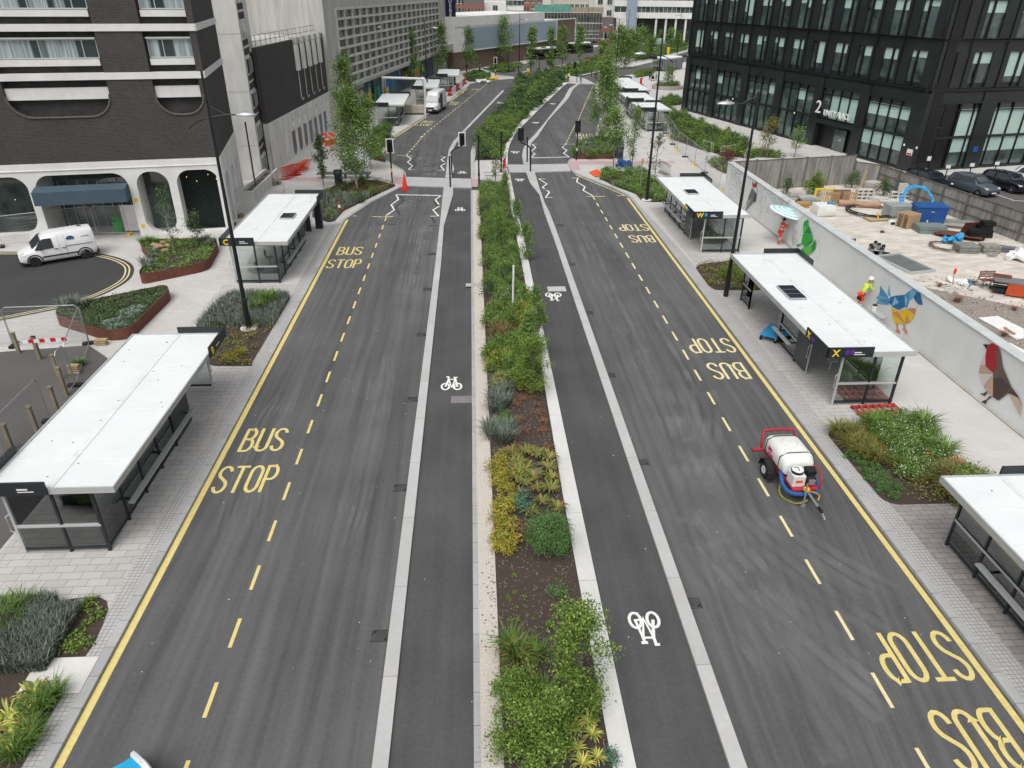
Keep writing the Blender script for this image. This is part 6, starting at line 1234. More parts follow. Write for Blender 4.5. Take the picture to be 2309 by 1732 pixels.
car('metallic grey hatchback parked behind the yard fence', 42.9, 60.2, R_(-76), mat('grey_car_paint', (.13,.16,.19), .25, .5, var=.05)); car('black hatchback parked right of the grey one behind the yard fence', 46.5, 61.2, R_(-76), mat('black_car_paint', (.008,.009,.012), .15, spec=.7, var=.05)); car('white car mostly cut off at the right edge beyond the black hatchback', 50.3, 62.3, R_(-76), CARW); car('dark car mostly hidden behind the yard fence left of the grey hatchback', 39.8, 61.8, R_(-76), MT['black_car_paint'])
struct('parking_area', [(35.8,62.2),(41.5,66.0),(70,71.5),(75,20),(45,8),(40.2,33)], None, .106, ASPHO)
lines('parking_line', [[(44.8,57.5),(44.0,63.6)], [(48.4,58.2),(47.5,64.4)], [(41.3,56.8),(40.4,62.6)], [(44.6,57.4),(52.5,55.5)]], .1, WHT, .112)
for i, (x, y) in enumerate([(43.5,65.2),(46.2,65.9),(49.0,66.5),(39.9,64.2)]):
    t = thing('bay_sign', 'small white plate on a low black post between the cars and the office block', 'sign', (x, y, .1), -.1, 'bay signs by the office block'); MB().tube([(0,0,0),(0,0,1.0)], .05, 6).build('post', BLK, t); MB().box(-.2,.2,-.06,-.03,.95,1.25).build('plate', LETW, t)
X, Y, Z = hgt('D', (1460,1330), (1590,960)); t = thing('street_lamp', 'slim black lamp column at the corner of the office block', 'street lamp', (X, Y, .1)); MB().tube([(0,0,0),(0,0,4.4)], .06, 6).build('pole', BLK, t); MB().box(-.1,.6,-.1,.1,4.4,4.5).build('lantern', CHAR, t); MB().box(-.18,.18,-.1,-.07,1.6,2.0).build('plate', LETW, t)
for i, (x, y, lab) in enumerate([(*at('b', 1195, 680), 'pale green van on the far road in front of the white columns')]):
    t = vehicle(lab, 'van', (x, y, .13), .4, [(-2.4,.95,.85,.4,1.1,2.1),(1.0,.95,.85,.3,1.1,2.1),(1.7,.95,.8,.3,1.1,1.4),(2.3,.85,.6,.4,.8,.95)], mat('pale_green_paint', (.30,.40,.38), .3), None, 'parked_van'); wheels(t, (-1.4,1.4), .85, .33); panel(t, 'windscreen', [(1.05,-.8,2.0),(1.05,.8,2.0),(1.65,.85,1.4),(1.65,-.85,1.4)], WSG, (.05,0,.03))
# ---- water bowser trailer on the right bus lane
W0 = Vector((11.0,20.45)); ax = Vector((11.03+.1,17.6))-Vector((11.0,21.0)); ax.normalize()
B = thing('water_tank_trailer', 'white water tank trailer with red bumper bar and blue hose on the right lane', 'trailer', (10.98, 20.35, .005), math.atan2(ax.y, ax.x))
def rrect(x, a, z0, z1, r=.2, n=4):
    pts = []
    for cx_, cz, s0 in ((a-r, z1-r, 0), (-a+r, z1-r, 90), (-a+r*.8, z0+r*.8, 180), (a-r*.8, z0+r*.8, 270)):
        rr = r if s0 < 180 else r*.8
        for i in range(n+1): t_ = R_(s0+90*i/n); pts.append((x, cx_+rr*math.cos(t_), cz+rr*math.sin(t_)))
    return pts
MB().loft([rrect(-1.02,.42,.7,1.12), rrect(-.95,.55,.62,1.22), rrect(-.7,.60,.58,1.30,.28), rrect(.35,.60,.58,1.30,.28), rrect(.62,.55,.60,1.12,.25), rrect(.66,.48,.64,1.0)]).build('tank', WPLAS, B, smooth=True)
MB().lathe([(.27,1.29),(.27,1.33),(.22,1.36),(.02,1.37)], (-.32,0,0), 20).build('tank_lid', WPLAS, B); MB().tube([(-.75,.615,.7),(-.75,.60,1.18),(-.75,.33,1.315),(-.75,-.33,1.315),(-.75,-.60,1.18),(-.75,-.615,.7)], .018, 5).tube([(.32,.615,.7),(.32,.60,1.18),(.32,.33,1.315),(.32,-.33,1.315),(.32,-.60,1.18),(.32,-.615,.7)], .018, 5).build('tank_strap', CHAR, B)
lg = MB().box(-.5,-.12,-.616,-.610,.78,.86).build('logo', mat('magenta', (.55,.01,.15), .5), B); letters('SPS', .2, MT['magenta'], lg, Matrix.Translation((-.55,-.612,.92)) @ UP @ Matrix.Rotation(0, 4, 'X'), .004, bold=.01)
MB().tube([(-.95,-.66,.55),(-1.0,-.66,.95),(-1.22,-.55,1.25),(-1.25,0,1.27),(-1.22,.55,1.25),(-1.0,.66,.95),(-.95,.66,.55)], .055, 10).build('bumper_bar', REDM, B, smooth=True); MB().tube([(-.95,-.62,.62),(-.95,-1.0,.62)], .07, 10).build('side_stub', REDM, B)
MB().box(-1.1,.6,-.5,-.42,.42,.52).box(-1.1,.6,.42,.5,.42,.52).box(.5,1.35,-.45,.45,.44,.50).build('chassis', REDM, B)
for s in (-1, 1):
    q = MB().lathe([(.17,-.1),(.29,-.1),(.31,-.06),(.31,.06),(.29,.1),(.17,.1)], (-.15,s*.74,.31), 18, 'y').build('wheel', RUB, B, smooth=True); MB().lathe([(.02,-.10),(.14,-.12),(.17,-.09),(.17,.09),(.14,.12),(.02,.10)], (-.15,s*.74,.31), 14, 'y').build('rim', mat('pale_rim', (.5,.5,.48), .5), q)
    b = MB(); pr = [(-.15+.39*math.cos(R_(a)), .33+.39*math.sin(R_(a))) for a in range(-5, 186, 19)]
    for i in range(len(pr)-1): b.add([(pr[i][0],s*.62,pr[i][1]),(pr[i+1][0],s*.62,pr[i+1][1]),(pr[i+1][0],s*.88,pr[i+1][1]),(pr[i][0],s*.88,pr[i][1])], [(0,1,2,3)])
    b.box(.2,.3,min(s*.62,s*.86),max(s*.62,s*.86),.15,.45); b.build('mudguard', RUB, B)
MB().box(.72,1.18,-.42,.02,.5,.92).build('pump_box', WPLAS, B, bev=.02); MB().box(1.181,1.186,-.32,-.08,.66,.76).build('orange_label', ORNG, B)
q = MB().lathe([(.19,.92),(.21,.96),(.21,1.02),(.19,1.03)], (.92,-.2,0), 18).build('pump_drum', BLK, B); MB().lathe([(.2,1.031),(.19,1.06),(.02,1.07)], (.92,-.2,0), 18).build('drum_lid', LETW, q); MB().tube([(.82,-.3,1.08),(.92,-.2,1.12),(1.05,-.2,1.08)], .012, 5).build('lid_handle', BLK, q)
e = MB().box(.72,1.12,.1,.42,.52,.8).cyl((.92,.26), .12, .8, .88).build('engine', CHAR, B, bev=.02); MB().box(.70,1.05,.12,.44,.86,1.02).build('fuel_tank', BLK, e, bev=.03); MB().box(1.12,1.2,.16,.36,.56,.74).build('exhaust', GALV, e)
MB().tube(smooth_line3([(.45,-.52,.62),(.9,-.6,.42),(1.3,-.48,.36),(1.42,0,.36),(1.32,.45,.38),(.9,.56,.44),(.6,.5,.6)]), .075, 8).build('blue_hose', BLUEP, B, smooth=True); MB().tube(smooth_line3([(.6,.5,1.0),(.95,.56,1.0),(1.25,.52,.85),(1.3,.48,.5)]), .03, 6).build('red_hose', REDM, B, smooth=True)
MB().tube(smooth_line3([(.5,-.45,.4),(1.0,-.68,.08),(1.5,-.35,.05),(1.6,.0,.25)]), .035, 6).build('yellow_hose', mat('dull_yellow_hose', (.22,.19,.04), .6), B, smooth=True)
MB().tube([(1.35,.05,.44),(2.25,.05,.42)], .04, 6).build('drawbar', GALV, B); MB().lathe([(.05,2.2),(.06,2.42),(.03,2.5)], (0,.05,.42), 10, 'x').build('coupling', BLK, B); MB().tube([(2.45,.05,.42),(2.6,.05,.36),(2.7,.05,.3)], .025, 6).build('hitch', GALV, B)
MB().tube([(1.55,-.12,.9),(1.6,-.12,.1)], .03, 6).cyl((1.6,-.12), .08, .0, .08, 10).build('jockey_wheel', GALV, B); MB().tube(smooth_line3([(1.45,.1,.5),(1.6,.35,.45),(1.7,.3,.3)]), .03, 6).build('coil_spring', mat('brass', (.35,.24,.06), .4, .5), B); MB().box(1.35,1.5,-.1,.05,.5,.62).build('valve', YELP, B)
# ---- people
SKIN = mat('skin', (.45,.26,.18), .6, var=.05)
def skinmesh(name, verts, edges, rad, m, parent, sub=1):
    me = bpy.data.meshes.new(name); me.from_pydata(verts, edges, []); me.materials.append(m); o = bpy.data.objects.new(name, me); COL.objects.link(o); o.parent = parent
    md = o.modifiers.new('skin', 'SKIN'); md.use_smooth_shade = True
    for i, r in enumerate(rad): me.skin_vertices[0].data[i].radius = r if isinstance(r, tuple) else (r, r)
    me.skin_vertices[0].data[0].use_root = True
    if sub: s = o.modifiers.new('sub', 'SUBSURF'); s.levels = s.render_levels = sub
    return o
def person(label, x, y, face, top, trousers, hair=BLK, hat=None, reachL=None, reachR=None, lean=0, stride=.0, big=False, z=.1, boots=BLK, group=None):
    t = thing('person', label, 'person', (x, y, z), face, group)          # local +y is forward
    l = lean; sh = (0, l*.8, 1.42); hip = (0, 0, .93); nk = (0, l*.9, 1.5); hd = (0, l+.04, 1.66)
    kn = [(-.10, .04+stride*.3, .5), (.10, .04-stride*.1, .5)]; ft = [(-.11, stride*.5, .07), (.11, -stride*.5, .07)]
    el = [(-.27, l*.8-.04, 1.15), (.27, l*.8-.02, 1.15)]; hn = [(-.27, l*.8+.12, .93), (.27, l*.8+.1, .93)]
    if reachL: el[0], hn[0] = reachL
    if reachR: el[1], hn[1] = reachR
    shl = [(-.17, sh[1], 1.42), (.17, sh[1], 1.42)]
    V = [hip, (0, l*.4, 1.18), sh, nk, (0, l+.0, 1.58), hd, (0, l+.03, 1.72)]; E = [(0,1),(1,2),(2,3),(3,4),(4,5),(5,6)]; Rr = [(.14,.10),(.13,.10),(.15,.1),.06,.07,.095,.08]
    for s in (0, 1):
        a = len(V); V += [shl[s], el[s], hn[s]]; E += [(2,a),(a,a+1),(a+1,a+2)]; Rr += [.06,.045,.032]
        d = (Vector(hn[s])-Vector(el[s])).normalized()
        if big:
            side = d.cross(Vector((0,0,1))) if abs(d.z) < .9 else Vector((1,0,0)); side.normalize(); c = Vector(hn[s])+d*.05
            for f, (o_, ln) in enumerate([(-.03,.07),(-.01,.085),(.012,.08),(.032,.06)]): n_ = len(V); V += [tuple(c+side*o_), tuple(c+side*o_*1.1+d*ln*.5), tuple(c+side*o_*1.1+d*ln-Vector((0,0,.02)))]; E += [(a+2,n_),(n_,n_+1),(n_+1,n_+2)]; Rr += [.009,.009,.008]
            n_ = len(V); V += [tuple(Vector(hn[s])+side*.045+d*.02), tuple(Vector(hn[s])+side*.06+d*.055)]; E += [(a+2,n_),(n_,n_+1)]; Rr += [.01,.009]
        a = len(V); V += [(hip[0]+(-.09 if s == 0 else .09), 0, .88), kn[s], ft[s], (ft[s][0], ft[s][1]+.14, .04)]; E += [(0,a),(a,a+1),(a+1,a+2),(a+2,a+3)]; Rr += [.08,.055,.04,.035]
    skinmesh('body', V, E, Rr, SKIN, t, 1)
    V = [(0,0,.92), (0,l*.4,1.18), sh, (0,l*.85,1.48)]; E = [(0,1),(1,2),(2,3)]; Rr = [(.17,.125),(.165,.125),(.18,.125),.085]
    for s in (0, 1): a = len(V); V += [shl[s], el[s], tuple(Vector(el[s]).lerp(Vector(hn[s]), .85))]; E += [(2,a),(a,a+1),(a+1,a+2)]; Rr += [.08,.062,.05]
    jk = skinmesh('jacket', V, E, Rr, top, t, 1)
    V = [(0,0,.94)]; E = []; Rr = [(.17,.13)]
    for s in (0, 1): a = len(V); V += [((-.09 if s == 0 else .09), 0, .86), kn[s], (ft[s][0], ft[s][1], .16)]; E += [(0,a),(a,a+1),(a+1,a+2)]; Rr += [.105,.078,.062]
    tr = skinmesh('trousers', V, E, Rr, trousers, t, 1)
    for s in (0, 1): f = ft[s]; MB().loft([[(f[0]-.05,f[1]-.08,0),(f[0]+.05,f[1]-.08,0),(f[0]+.055,f[1]+.19,0),(f[0]-.055,f[1]+.19,0)],[(f[0]-.05,f[1]-.07,.1),(f[0]+.05,f[1]-.07,.1),(f[0]+.04,f[1]+.17,.06),(f[0]-.04,f[1]+.17,.06)]]).build('boot', boots, t, bev=.015)
    if hat: MB().lathe([(.15,-.01),(.13,.02),(.128,.07),(.09,.125),(.02,.14)], (0,hd[1],1.69), 16).build('helmet', hat, t, smooth=True)
    else: MB().lathe([(.09,-.07),(.11,0),(.105,.06),(.06,.115),(.01,.125)], (0,hd[1]-.015,1.68), 12).build('hair', hair, t, smooth=True)
    if big:
        for s in (-1, 1): MB().lathe([(.001,.0),(.012,.004),(.001,.012)], (s*.035,hd[1]+.092,1.665), 8, 'y').build('eye', BLK, t); MB().lathe([(.001,-.01),(.022,0),(.001,.01)], (s*.1,hd[1],1.65), 8, 'x').build('ear', SKIN, t)
        MB().loft([[(-.012,hd[1]+.08,1.63),(.012,hd[1]+.08,1.63),(0,hd[1]+.085,1.67)],[(-.004,hd[1]+.12,1.63),(.004,hd[1]+.12,1.63),(0,hd[1]+.11,1.64)]]).build('nose', SKIN, t); MB().cbox((0,hd[1]+.095,1.60), (.05,.006,.01)).build('mouth', REDM, t)
    return t, jk, tr
HVO = mat('hi_vis_orange', (.85,.07,.02), .6, var=.05); HVY = mat('hi_vis_yellow', (.60,.80,.05), .6, var=.05); REFL = mat('reflective_tape', (.65,.66,.66), .4); NAVY = mat('navy_cloth', (.02,.025,.04), .8); GREYC = mat('grey_cloth', (.15,.16,.18), .8)
P1 = at('g', 130, 1175); t, jk, tr = person('person in orange hi-vis under a striped parasol, drawing on the hoarding with one raised arm', P1[0]-.1, P1[1], R_(-95), HVO, HVO, hair=BLK, reachL=((-.25,.2,1.28),(-.16,.46,1.25)), reachR=((.24,.14,1.24),(.12,.42,1.2)), big=True, lean=.05, z=.108, boots=ORNG)
def band(par, c, rx, ry, z0, z1): return MB().lathe([(1,z0),(1.0,z1)], n=16)
def ringband(par, cx_, cy_, rx, ry, z0, z1):
    n = 18; vs = [(cx_+rx*math.cos(2*math.pi*i/n), cy_+ry*math.sin(2*math.pi*i/n), z) for z in (z0, z1) for i in range(n)]; MB().add(vs, [(i,(i+1)%n,n+(i+1)%n,n+i) for i in range(n)]).build('reflective_band', REFL, par)
def bands(jk, tr, l=0, st=0):
    ringband(jk, 0, l*.4, .185, .14, 1.05, 1.11); ringband(jk, 0, l*.6, .195, .14, 1.25, 1.31)
    for s in (-1, 1): ringband(tr, s*.105, .02, .083, .083, .30, .35); ringband(tr, s*.105, .02, .088, .088, .42, .47)
bands(jk, tr, .05)
P2 = at('h', 195, 550); t, jk, tr = person('person in yellow hi-vis and white helmet bending forward to paint the blue bird mural', P2[0]-.5, P2[1], R_(-80), HVY, HVO, hat=LETW, reachL=((-.22,.42,1.2),(-.1,.62,1.15)), reachR=((.2,.40,1.18),(.14,.62,1.12)), big=True, lean=.32, z=.108, boots=ORNG); bands(jk, tr, .32)
MB().box(-.14,-.06,-.13,.12,.55,.7).box(.06,.14,-.13,.12,.55,.7).build('knee_patch', BLK, tr)
# striped parasol over the first painter, ladder platform and buckets by the second
PU = at('g', 175, 1190); t = thing('parasol', 'tilted pale blue and white striped parasol shading the painter in orange', 'parasol', (PU[0]-.1, PU[1]+.25, .108)); cb, cw = mat('pale_blue_canvas', (.28,.60,.62), .7), mat('white_canvas', (.7,.74,.73), .7)
TT = Matrix.Translation((.05,0,2.05)) @ Matrix.Rotation(R_(14), 4, 'Y') @ Matrix.Rotation(R_(6), 4, 'X'); n = 16
rr_ = [0, .25, .42, .58, .74, .90, 1.06, 1.22]; b = MB()
for j in range(7):
    b.m = j % 2
    vs = [tuple(TT @ Vector((r*math.cos(2*math.pi*i/n), r*math.sin(2*math.pi*i/n), .38-.28*(r/1.22)**1.6))) for r in (rr_[j]+.001, rr_[j+1]) for i in range(n)]; b.add(vs, [(i,(i+1)%n,n+(i+1)%n,n+i) for i in range(n)])
b.build('canopy', [cw, cb], t, smooth=True); MB().tube([(0,0,0),tuple(TT @ Vector((0,0,.38)))], .018, 6).build('pole', SILV, t); MB().cyl((0,0), .22, 0, .08, 14).build('base', CONC, t)
q = at('h', 440, 770); t = thing('work_platform', 'small silver folding work platform below the tail of the blue bird', 'platform', (q[0]-.35, q[1]+.6, .108), 0); MB().box(-.2,.2,-.75,.75,.5,.54).build('deck', SILV, t)
for y_ in (-.7,.7):
    for x_ in (-.18,.18): MB().tube([(x_,y_,.5),(x_*1.3,y_*1.1,0)], .018, 5).build('leg', SILV, t)
MB().tube([(-.18,.75,.3),(.2,.75,.3)], .015, 5).tube([(-.18,-.75,.3),(.2,-.75,.3)], .015, 5).build('strut', SILV, t)
t = thing('paint_pot', 'white paint pot with black lid on the folding work platform', 'pot', (q[0]-.35, q[1]+.85, .65)); MB().cyl((0,0), .12, 0, .25, 12).build('pot', LETW, t); MB().cyl((0,0), .125, .251, .29, 12).build('lid', BLK, t)
t = thing('trolley', 'low flat trolley with a blue deck under the shelter marked X', 'trolley', (*at('H', 340, 1160, .3), .106), .9); MB().box(-.8,.8,-.4,.4,.28,.34).build('deck', CYAN, t)
for x_, y_ in ((-.7,-.35),(.7,-.35),(-.7,.35),(.7,.35)): MB().lathe([(.12,-.04),(.12,.04)], (x_,y_,.12), 12, 'y').build('wheel', RUB, t)
MB().box(-.9,.9,-.42,-.38,.22,.28).box(-.9,.9,.38,.42,.22,.28).build('frame', SILV, t)
for lab, k, q, top, trs, kw in [('far walker in a yellow vest and black trousers crossing beyond the median', 'a', (1555,1025), HVY, NAVY, {}), ('far walker in grey carrying a pale bag, right of the yellow vested one', 'a', (1710,1040), GREYC, GREYC, {}), ('far walker dressed in black at the right end of the far crossing', 'a', (1895,1020), BLK, NAVY, {'stride': .5}),
        ('small figure in a dark jacket by the top edge of the median planting', 'a', (1185,965), NAVY, NAVY, {}), ('far worker with yellow top and orange trousers in front of the green bed', 'a', (1055,960), HVY, HVO, {}), ('far figure in grey beside the orange trousered worker', 'a', (965,960), GREYC, NAVY, {}), ('faint grey figure left of the far crossing posts', 'a', (915,965), GREYC, GREYC, {}),
        ('walker in dark clothes striding near the SALE poster', 'a', (290,915), BLK, NAVY, {'stride': .5}), ('walker in grey striding behind the far left bed', 'a', (455,905), GREYC, NAVY, {'stride': .5}),
        ('figure in black standing left of the office block', 'b', (1400,1135), BLK, BLK, {}), ('person in pale top bent over a pushchair near the far shelter', 'b', (1165,1180), mat('pale_cloth', (.45,.6,.6), .8), GREYC, {'lean': .25}), ('dark figure standing left of the pushchair', 'b', (1070,1165), NAVY, NAVY, {})]:
    p = at(k, *q); person(lab, p[0], p[1], random.uniform(2.6, 3.7), top, trs, **kw)
p = at('b', 1115, 1190); t = thing('pushchair', 'dark pushchair in front of the bent person near the far shelter', 'pushchair', (*p, .1)); MB().loft([[(-.25,-.3,.35),(.25,-.3,.35),(.25,.3,.35),(-.25,.3,.35)],[(-.22,-.2,.8),(.22,-.2,.8),(.22,.35,1.0),(-.22,.35,1.0)]]).build('seat', BLK, t, bev=.04); MB().tube([(-.2,.3,.4),(-.2,-.5,1.05),(.2,-.5,1.05),(.2,.3,.4)], .02, 5).build('handle', SILV, t)
for x_, y_ in ((-.25,-.25),(.25,-.25),(-.25,.3),(.25,.3)): MB().lathe([(.12,-.03),(.12,.03)], (x_,y_,.12), 10, 'x').build('wheel', RUB, t)
p = at('b', 950, 1250); t = thing('barrier', 'single red and white upright barrier on the pale paving near the far shelters', 'barrier', (*p, .1)); MB().box(-.3,.3,-.05,.05,.1,1.2).build('panel', REDP, t); MB().box(.1,.29,-.06,-.051,.2,1.1).build('white_stripe', LETW, t); MB().box(-.35,.35,-.3,.3,0,.1).build('foot', BLK, t)
# blue and white bag at the lower edge, green bin, handrails
p = Vector(at('J', 990, 1690, .0)); p = Vector(at('J', 990, 1720, 0)); t = thing('banner', 'crumpled bright blue and white banner tip at the bottom edge of the photo', 'banner', (p.x+.1, p.y-.5, .01))
b = MB(); n = 9; random.seed(4); vs = [(-.9+1.8*i/n+.05*random.random(), -1.2+1.9*j/n, .25+.5*math.exp(-((i-n/2)**2)/9)+.07*random.random()) for j in range(n+1) for i in range(n+1)]
vs = [((v[0]+v[1])*.7, (v[1]-v[0])*.7-.3, v[2]) for v in vs]; fs = [(j*(n+1)+i, j*(n+1)+i+1, (j+1)*(n+1)+i+1, (j+1)*(n+1)+i) for j in range(n) for i in range(n)]; MB().add(vs, fs).build('cloth', mat('bright_cyan_cloth', (.02,.42,.72), .6), t, smooth=True)
q = MB(); edge = [vs[j*(n+1)+n] for j in range(n+1)]+[vs[n*(n+1)+i] for i in range(n, -1, -1)]; q.tube([(a, c, d+.03) for a, c, d in edge], .07, 6).build('white_hem', LETW, t); MB().add([(v[0]*.5-.1, v[1]*.5+.1, v[2]+.06) for v in vs], fs[:30]).build('white_patch', mat('white_print', (.55,.75,.8), .6), t)
p = at('E', 1030, 475); t = thing('wheelie_bin', 'bright green bin standing under the blue awning', 'bin', (*p, .1)); MB().lathe([(.24,0),(.32,.15),(.32,.85),(.26,1.0),(.3,1.05),(.24,1.15),(.02,1.2)], n=16).build('body', GREENP, t, smooth=True); MB().box(-.15,.15,-.33,-.30,.88,.98).build('slot', BLK, t)
p = at('E', 1150, 470); t = thing('site_board', 'white site board standing beside the green bin', 'board', (*p, .1), .1); MB().box(-.5,.5,-.03,.03,.1,1.9).build('panel', LETW, t); MB().box(-.55,-.5,-.05,.05,0,2.0).box(.5,.55,-.05,.05,0,2.0).build('post', GALV, t)
p = at('d', 480, 870); heap('d', (480,880), mat('brown_sack', (.30,.20,.11), .9), 'bundle of brown sandbags at the foot of the mesh fence by the shelter marked C', 'sandbags', 8, .6, .1, .9, 3, .06); heap('d', (1130,290), mat('stone_rubble', (.22,.21,.17), .9), 'small stack of stone rubble beside the red barriers', 'rubble', 10, .9, .1, 1.2, 7)
for i, pts in enumerate([[(760,1110),(790,1000),(930,1050),(905,1200)], [(905,1200),(925,1050),(960,1050),(1090,1100),(1050,1260)], [(1060,1250),(1080,1110),(1320,1080)], [(1130,1130),(1530,1120),(1480,1200)]]):
    a, c, d = [at('o', pts[j][0], pts[j][1], 1.0 if 0 < j else .3) for j in (0, 1, 2)]; A = Vector(at('o', *pts[1], 1.1)); Cc = Vector(at('o', *pts[2], 1.1)); t = thing('handrail', 'silver tubular handrail along the steps in the office garden', 'handrail', (A.x, A.y, .1), 0, 'handrails in the office garden'); r = Cc-A
    MB().tube([(0,0,0),(0,0,1.0),(r.x,r.y,1.0),(r.x,r.y,0)], .03, 6).build('rail', SILV, t); MB().tube([(0,0,.5),(r.x,r.y,.5)], .02, 6).build('mid_rail', SILV, t)
p0, p1 = Vector(at('l', 265, 1165)), Vector(at('l', 660, 1165)); t = thing('guard_rail', 'black guard railing between the refuge and the median planting', 'railing', (p0.x, p0.y, .1)); L = (p1-p0).length; b = MB(); b.tube([(0,0,0),(0,0,1.1),(L,0,1.1),(L,0,0)], .022, 6); b.tube([(0,0,.85),(L,0,.85)], .018, 6); b.build('frame', BLK, t); b = MB()
for i in range(1, 20): b.tube([(L*i/20,0,.1),(L*i/20,0,.85)], .009, 4)
b.build('bars', BLK, t)
o = at('l', 605, 930); barrier(o[0]-.1, o[1], 1.4, REDP, 'red and white barrier end by the right edge of the refuge')
X, Y, Z = hgt('b', (1340,800), (1340,735)); tag(MB().lathe([(.3,0),(.4,1.2),(.42,1.6),(.3,1.65)], n=12).build('litter_bin', YELP, loc=(X, Y, .1)), 'yellow round bin behind the far shelter next to the office block', 'bin')
# ================================================================ PLANTING
LG = leaf('leaf_fresh_green', [(.030,.075,.012),(.060,.130,.020),(.10,.19,.035),(.16,.26,.06)])
LGB = leaf('leaf_bright_green', [(.035,.075,.010),(.065,.13,.016),(.10,.18,.025),(.17,.25,.05)])
LDK = leaf('leaf_dark_green', [(.014,.040,.010),(.028,.070,.018),(.05,.10,.03),(.09,.15,.05)])
LCO = leaf('leaf_conifer', [(.022,.065,.014),(.045,.11,.022),(.07,.16,.035),(.11,.20,.06)])
LYE = leaf('leaf_yellow', [(.07,.12,.02),(.20,.22,.03),(.36,.30,.04),(.30,.17,.05)], mul=(1.2,1.2,1.2))
LFE = leaf('leaf_fern', [(.035,.06,.012),(.08,.12,.02),(.15,.17,.035),(.14,.065,.025)])
LGR = leaf('leaf_grass', [(.03,.08,.012),(.07,.15,.02),(.13,.22,.04)])
LGY = leaf('leaf_grey_lavender', [(.06,.08,.06),(.12,.145,.12),(.19,.215,.195),(.11,.12,.10),(.10,.09,.095)], mul=(1.15,1.2,1.1))
LSI = leaf('leaf_silver', [(.14,.19,.16),(.24,.30,.27),(.32,.38,.35)], mul=(1.1,1.1,1.1))
LBR = leaf('leaf_dry_brown', [(.10,.06,.03),(.20,.13,.06),(.16,.08,.04),(.08,.07,.03)])
LOR = leaf('leaf_orange', [(.35,.13,.03),(.45,.22,.05),(.22,.16,.03)])
LRD = leaf('leaf_dark_red', [(.06,.02,.02),(.10,.035,.03),(.05,.05,.02)])
LBT = leaf('leaf_bluish', [(.04,.10,.06),(.07,.15,.10),(.10,.18,.13)], mul=(1.1,1.15,1.1))
FLW = mat('white_petals', (.75,.76,.70), .7)
BARK = mat('grey_bark', (.17,.15,.13), .9, var=.35, scale=8, stretch=(1,1,.3)); BIRCH = mat('pale_bark', (.36,.34,.31), .85, var=.35, scale=7, stretch=(1,1,.4))
def mesh_np(name, V, F, m, parent=None, nv=4):
    me = bpy.data.meshes.new(name); n = len(F); me.vertices.add(len(V)); me.vertices.foreach_set('co', V.astype(np.float32).ravel())
    me.loops.add(n*nv); me.loops.foreach_set('vertex_index', F.astype(np.int32).ravel()); me.polygons.add(n); me.polygons.foreach_set('loop_start', np.arange(0, n*nv, nv, dtype=np.int32))
    me.materials.append(m); me.update(calc_edges=True); o = bpy.data.objects.new(name, me); COL.objects.link(o)
    if parent: o.parent = parent
    return o
def unit(a): return a/np.maximum(np.linalg.norm(a, axis=1, keepdims=True), 1e-6)
def leaves(C, s, up=.7, asp=.55, droop=0):
    n = len(C); nr = unit(rng.normal(size=(n,3))+np.array([0,0,up*2])); t = unit(np.cross(nr, rng.normal(size=(n,3)))); t[:,2] -= droop; t = unit(t); b = unit(np.cross(nr, t))
    sz = (s*(.6+.8*rng.random(n)))[:,None]
    V = np.stack([C-t*sz*.5, C+b*sz*asp*.5, C+t*sz*.5, C-b*sz*asp*.5], 1).reshape(-1,3); return V, np.arange(4*n).reshape(n,4)
def blades(C, h, wd, lean=.5, base=None):
    """upright blades from points C: two quads tapering to the tip, leaning outwards"""
    n = len(C); a = rng.random(n)*2*np.pi; d = np.stack([np.cos(a), np.sin(a), 0*a], 1); s_ = np.stack([-np.sin(a), np.cos(a), 0*a], 1); H = (h*(.55+.7*rng.random(n)))[:,None]; le = (lean*(.3+rng.random(n)))[:,None]
    if base is not None: d = base; s_ = np.stack([-base[:,1], base[:,0], 0*base[:,0]], 1)
    up = np.array([[0,0,1.]]); w_ = wd/2
    p0, p1, p2 = C, C+up*H*.6+d*H*le*.35, C+up*H*(1-.35*le)+d*H*le*1.0
    V = np.stack([p0-s_*w_*.7, p0+s_*w_*.7, p1+s_*w_, p1-s_*w_, p2+s_*w_*.15, p2-s_*w_*.15], 1).reshape(-1,3)
    i = np.arange(n)[:,None]*6; F = np.concatenate([i+np.array([[0,1,2,3]]), i+np.array([[3,2,4,5]])], 0); return V, F
def P_bush(name, R0, H_, n, s, m, stem=True, flat=.0, k=14, extra=None, tight=.2):
    """leaf clumps over a dome; returns an Empty with foliage (and stems)"""
    t = bpy.data.objects.new(name, None); COL.objects.link(t)
    cen = rng.normal(size=(k,3)); cen = unit(cen)*(rng.random((k,1))**.4); cen[:,2] = np.abs(cen[:,2]); cen *= np.array([R0*.8, R0*.8, H_*.72]); cen[:,2] += H_*.16
    C = cen[rng.integers(0,k,n)]+rng.normal(size=(n,3))*np.array([R0,R0,H_*.7])*tight; C = C[C[:,2] > .02]
    V, F = leaves(C, s, .5); mesh_np('foliage', V, F, m, t)
    if stem:
        b = MB()
        for c in cen[:8]: b.tube([(0,0,0), tuple(c*.5+np.array([0,0,.05])), tuple(c)], .012+R0*.006, 4, r1=.004)
        b.build('stems', BARK, t)
    if extra: C2 = C[rng.integers(0,len(C),extra[1])]+np.array([0,0,H_*.15]); V, F = leaves(C2, extra[2], 1.5, .9); mesh_np('flowers', V, F, extra[0], t)['kind'] = 'stuff'
    return t
def P_tuft(name, h, n, wd, m, lean=.8, r=.08):
    t = bpy.data.objects.new(name, None); COL.objects.link(t); C = np.concatenate([rng.normal(size=(n,2))*r, np.zeros((n,1))], 1); a = unit(C+1e-5); V, F = blades(C, h, wd, lean, a); mesh_np('blades', V, F, m, t); return t
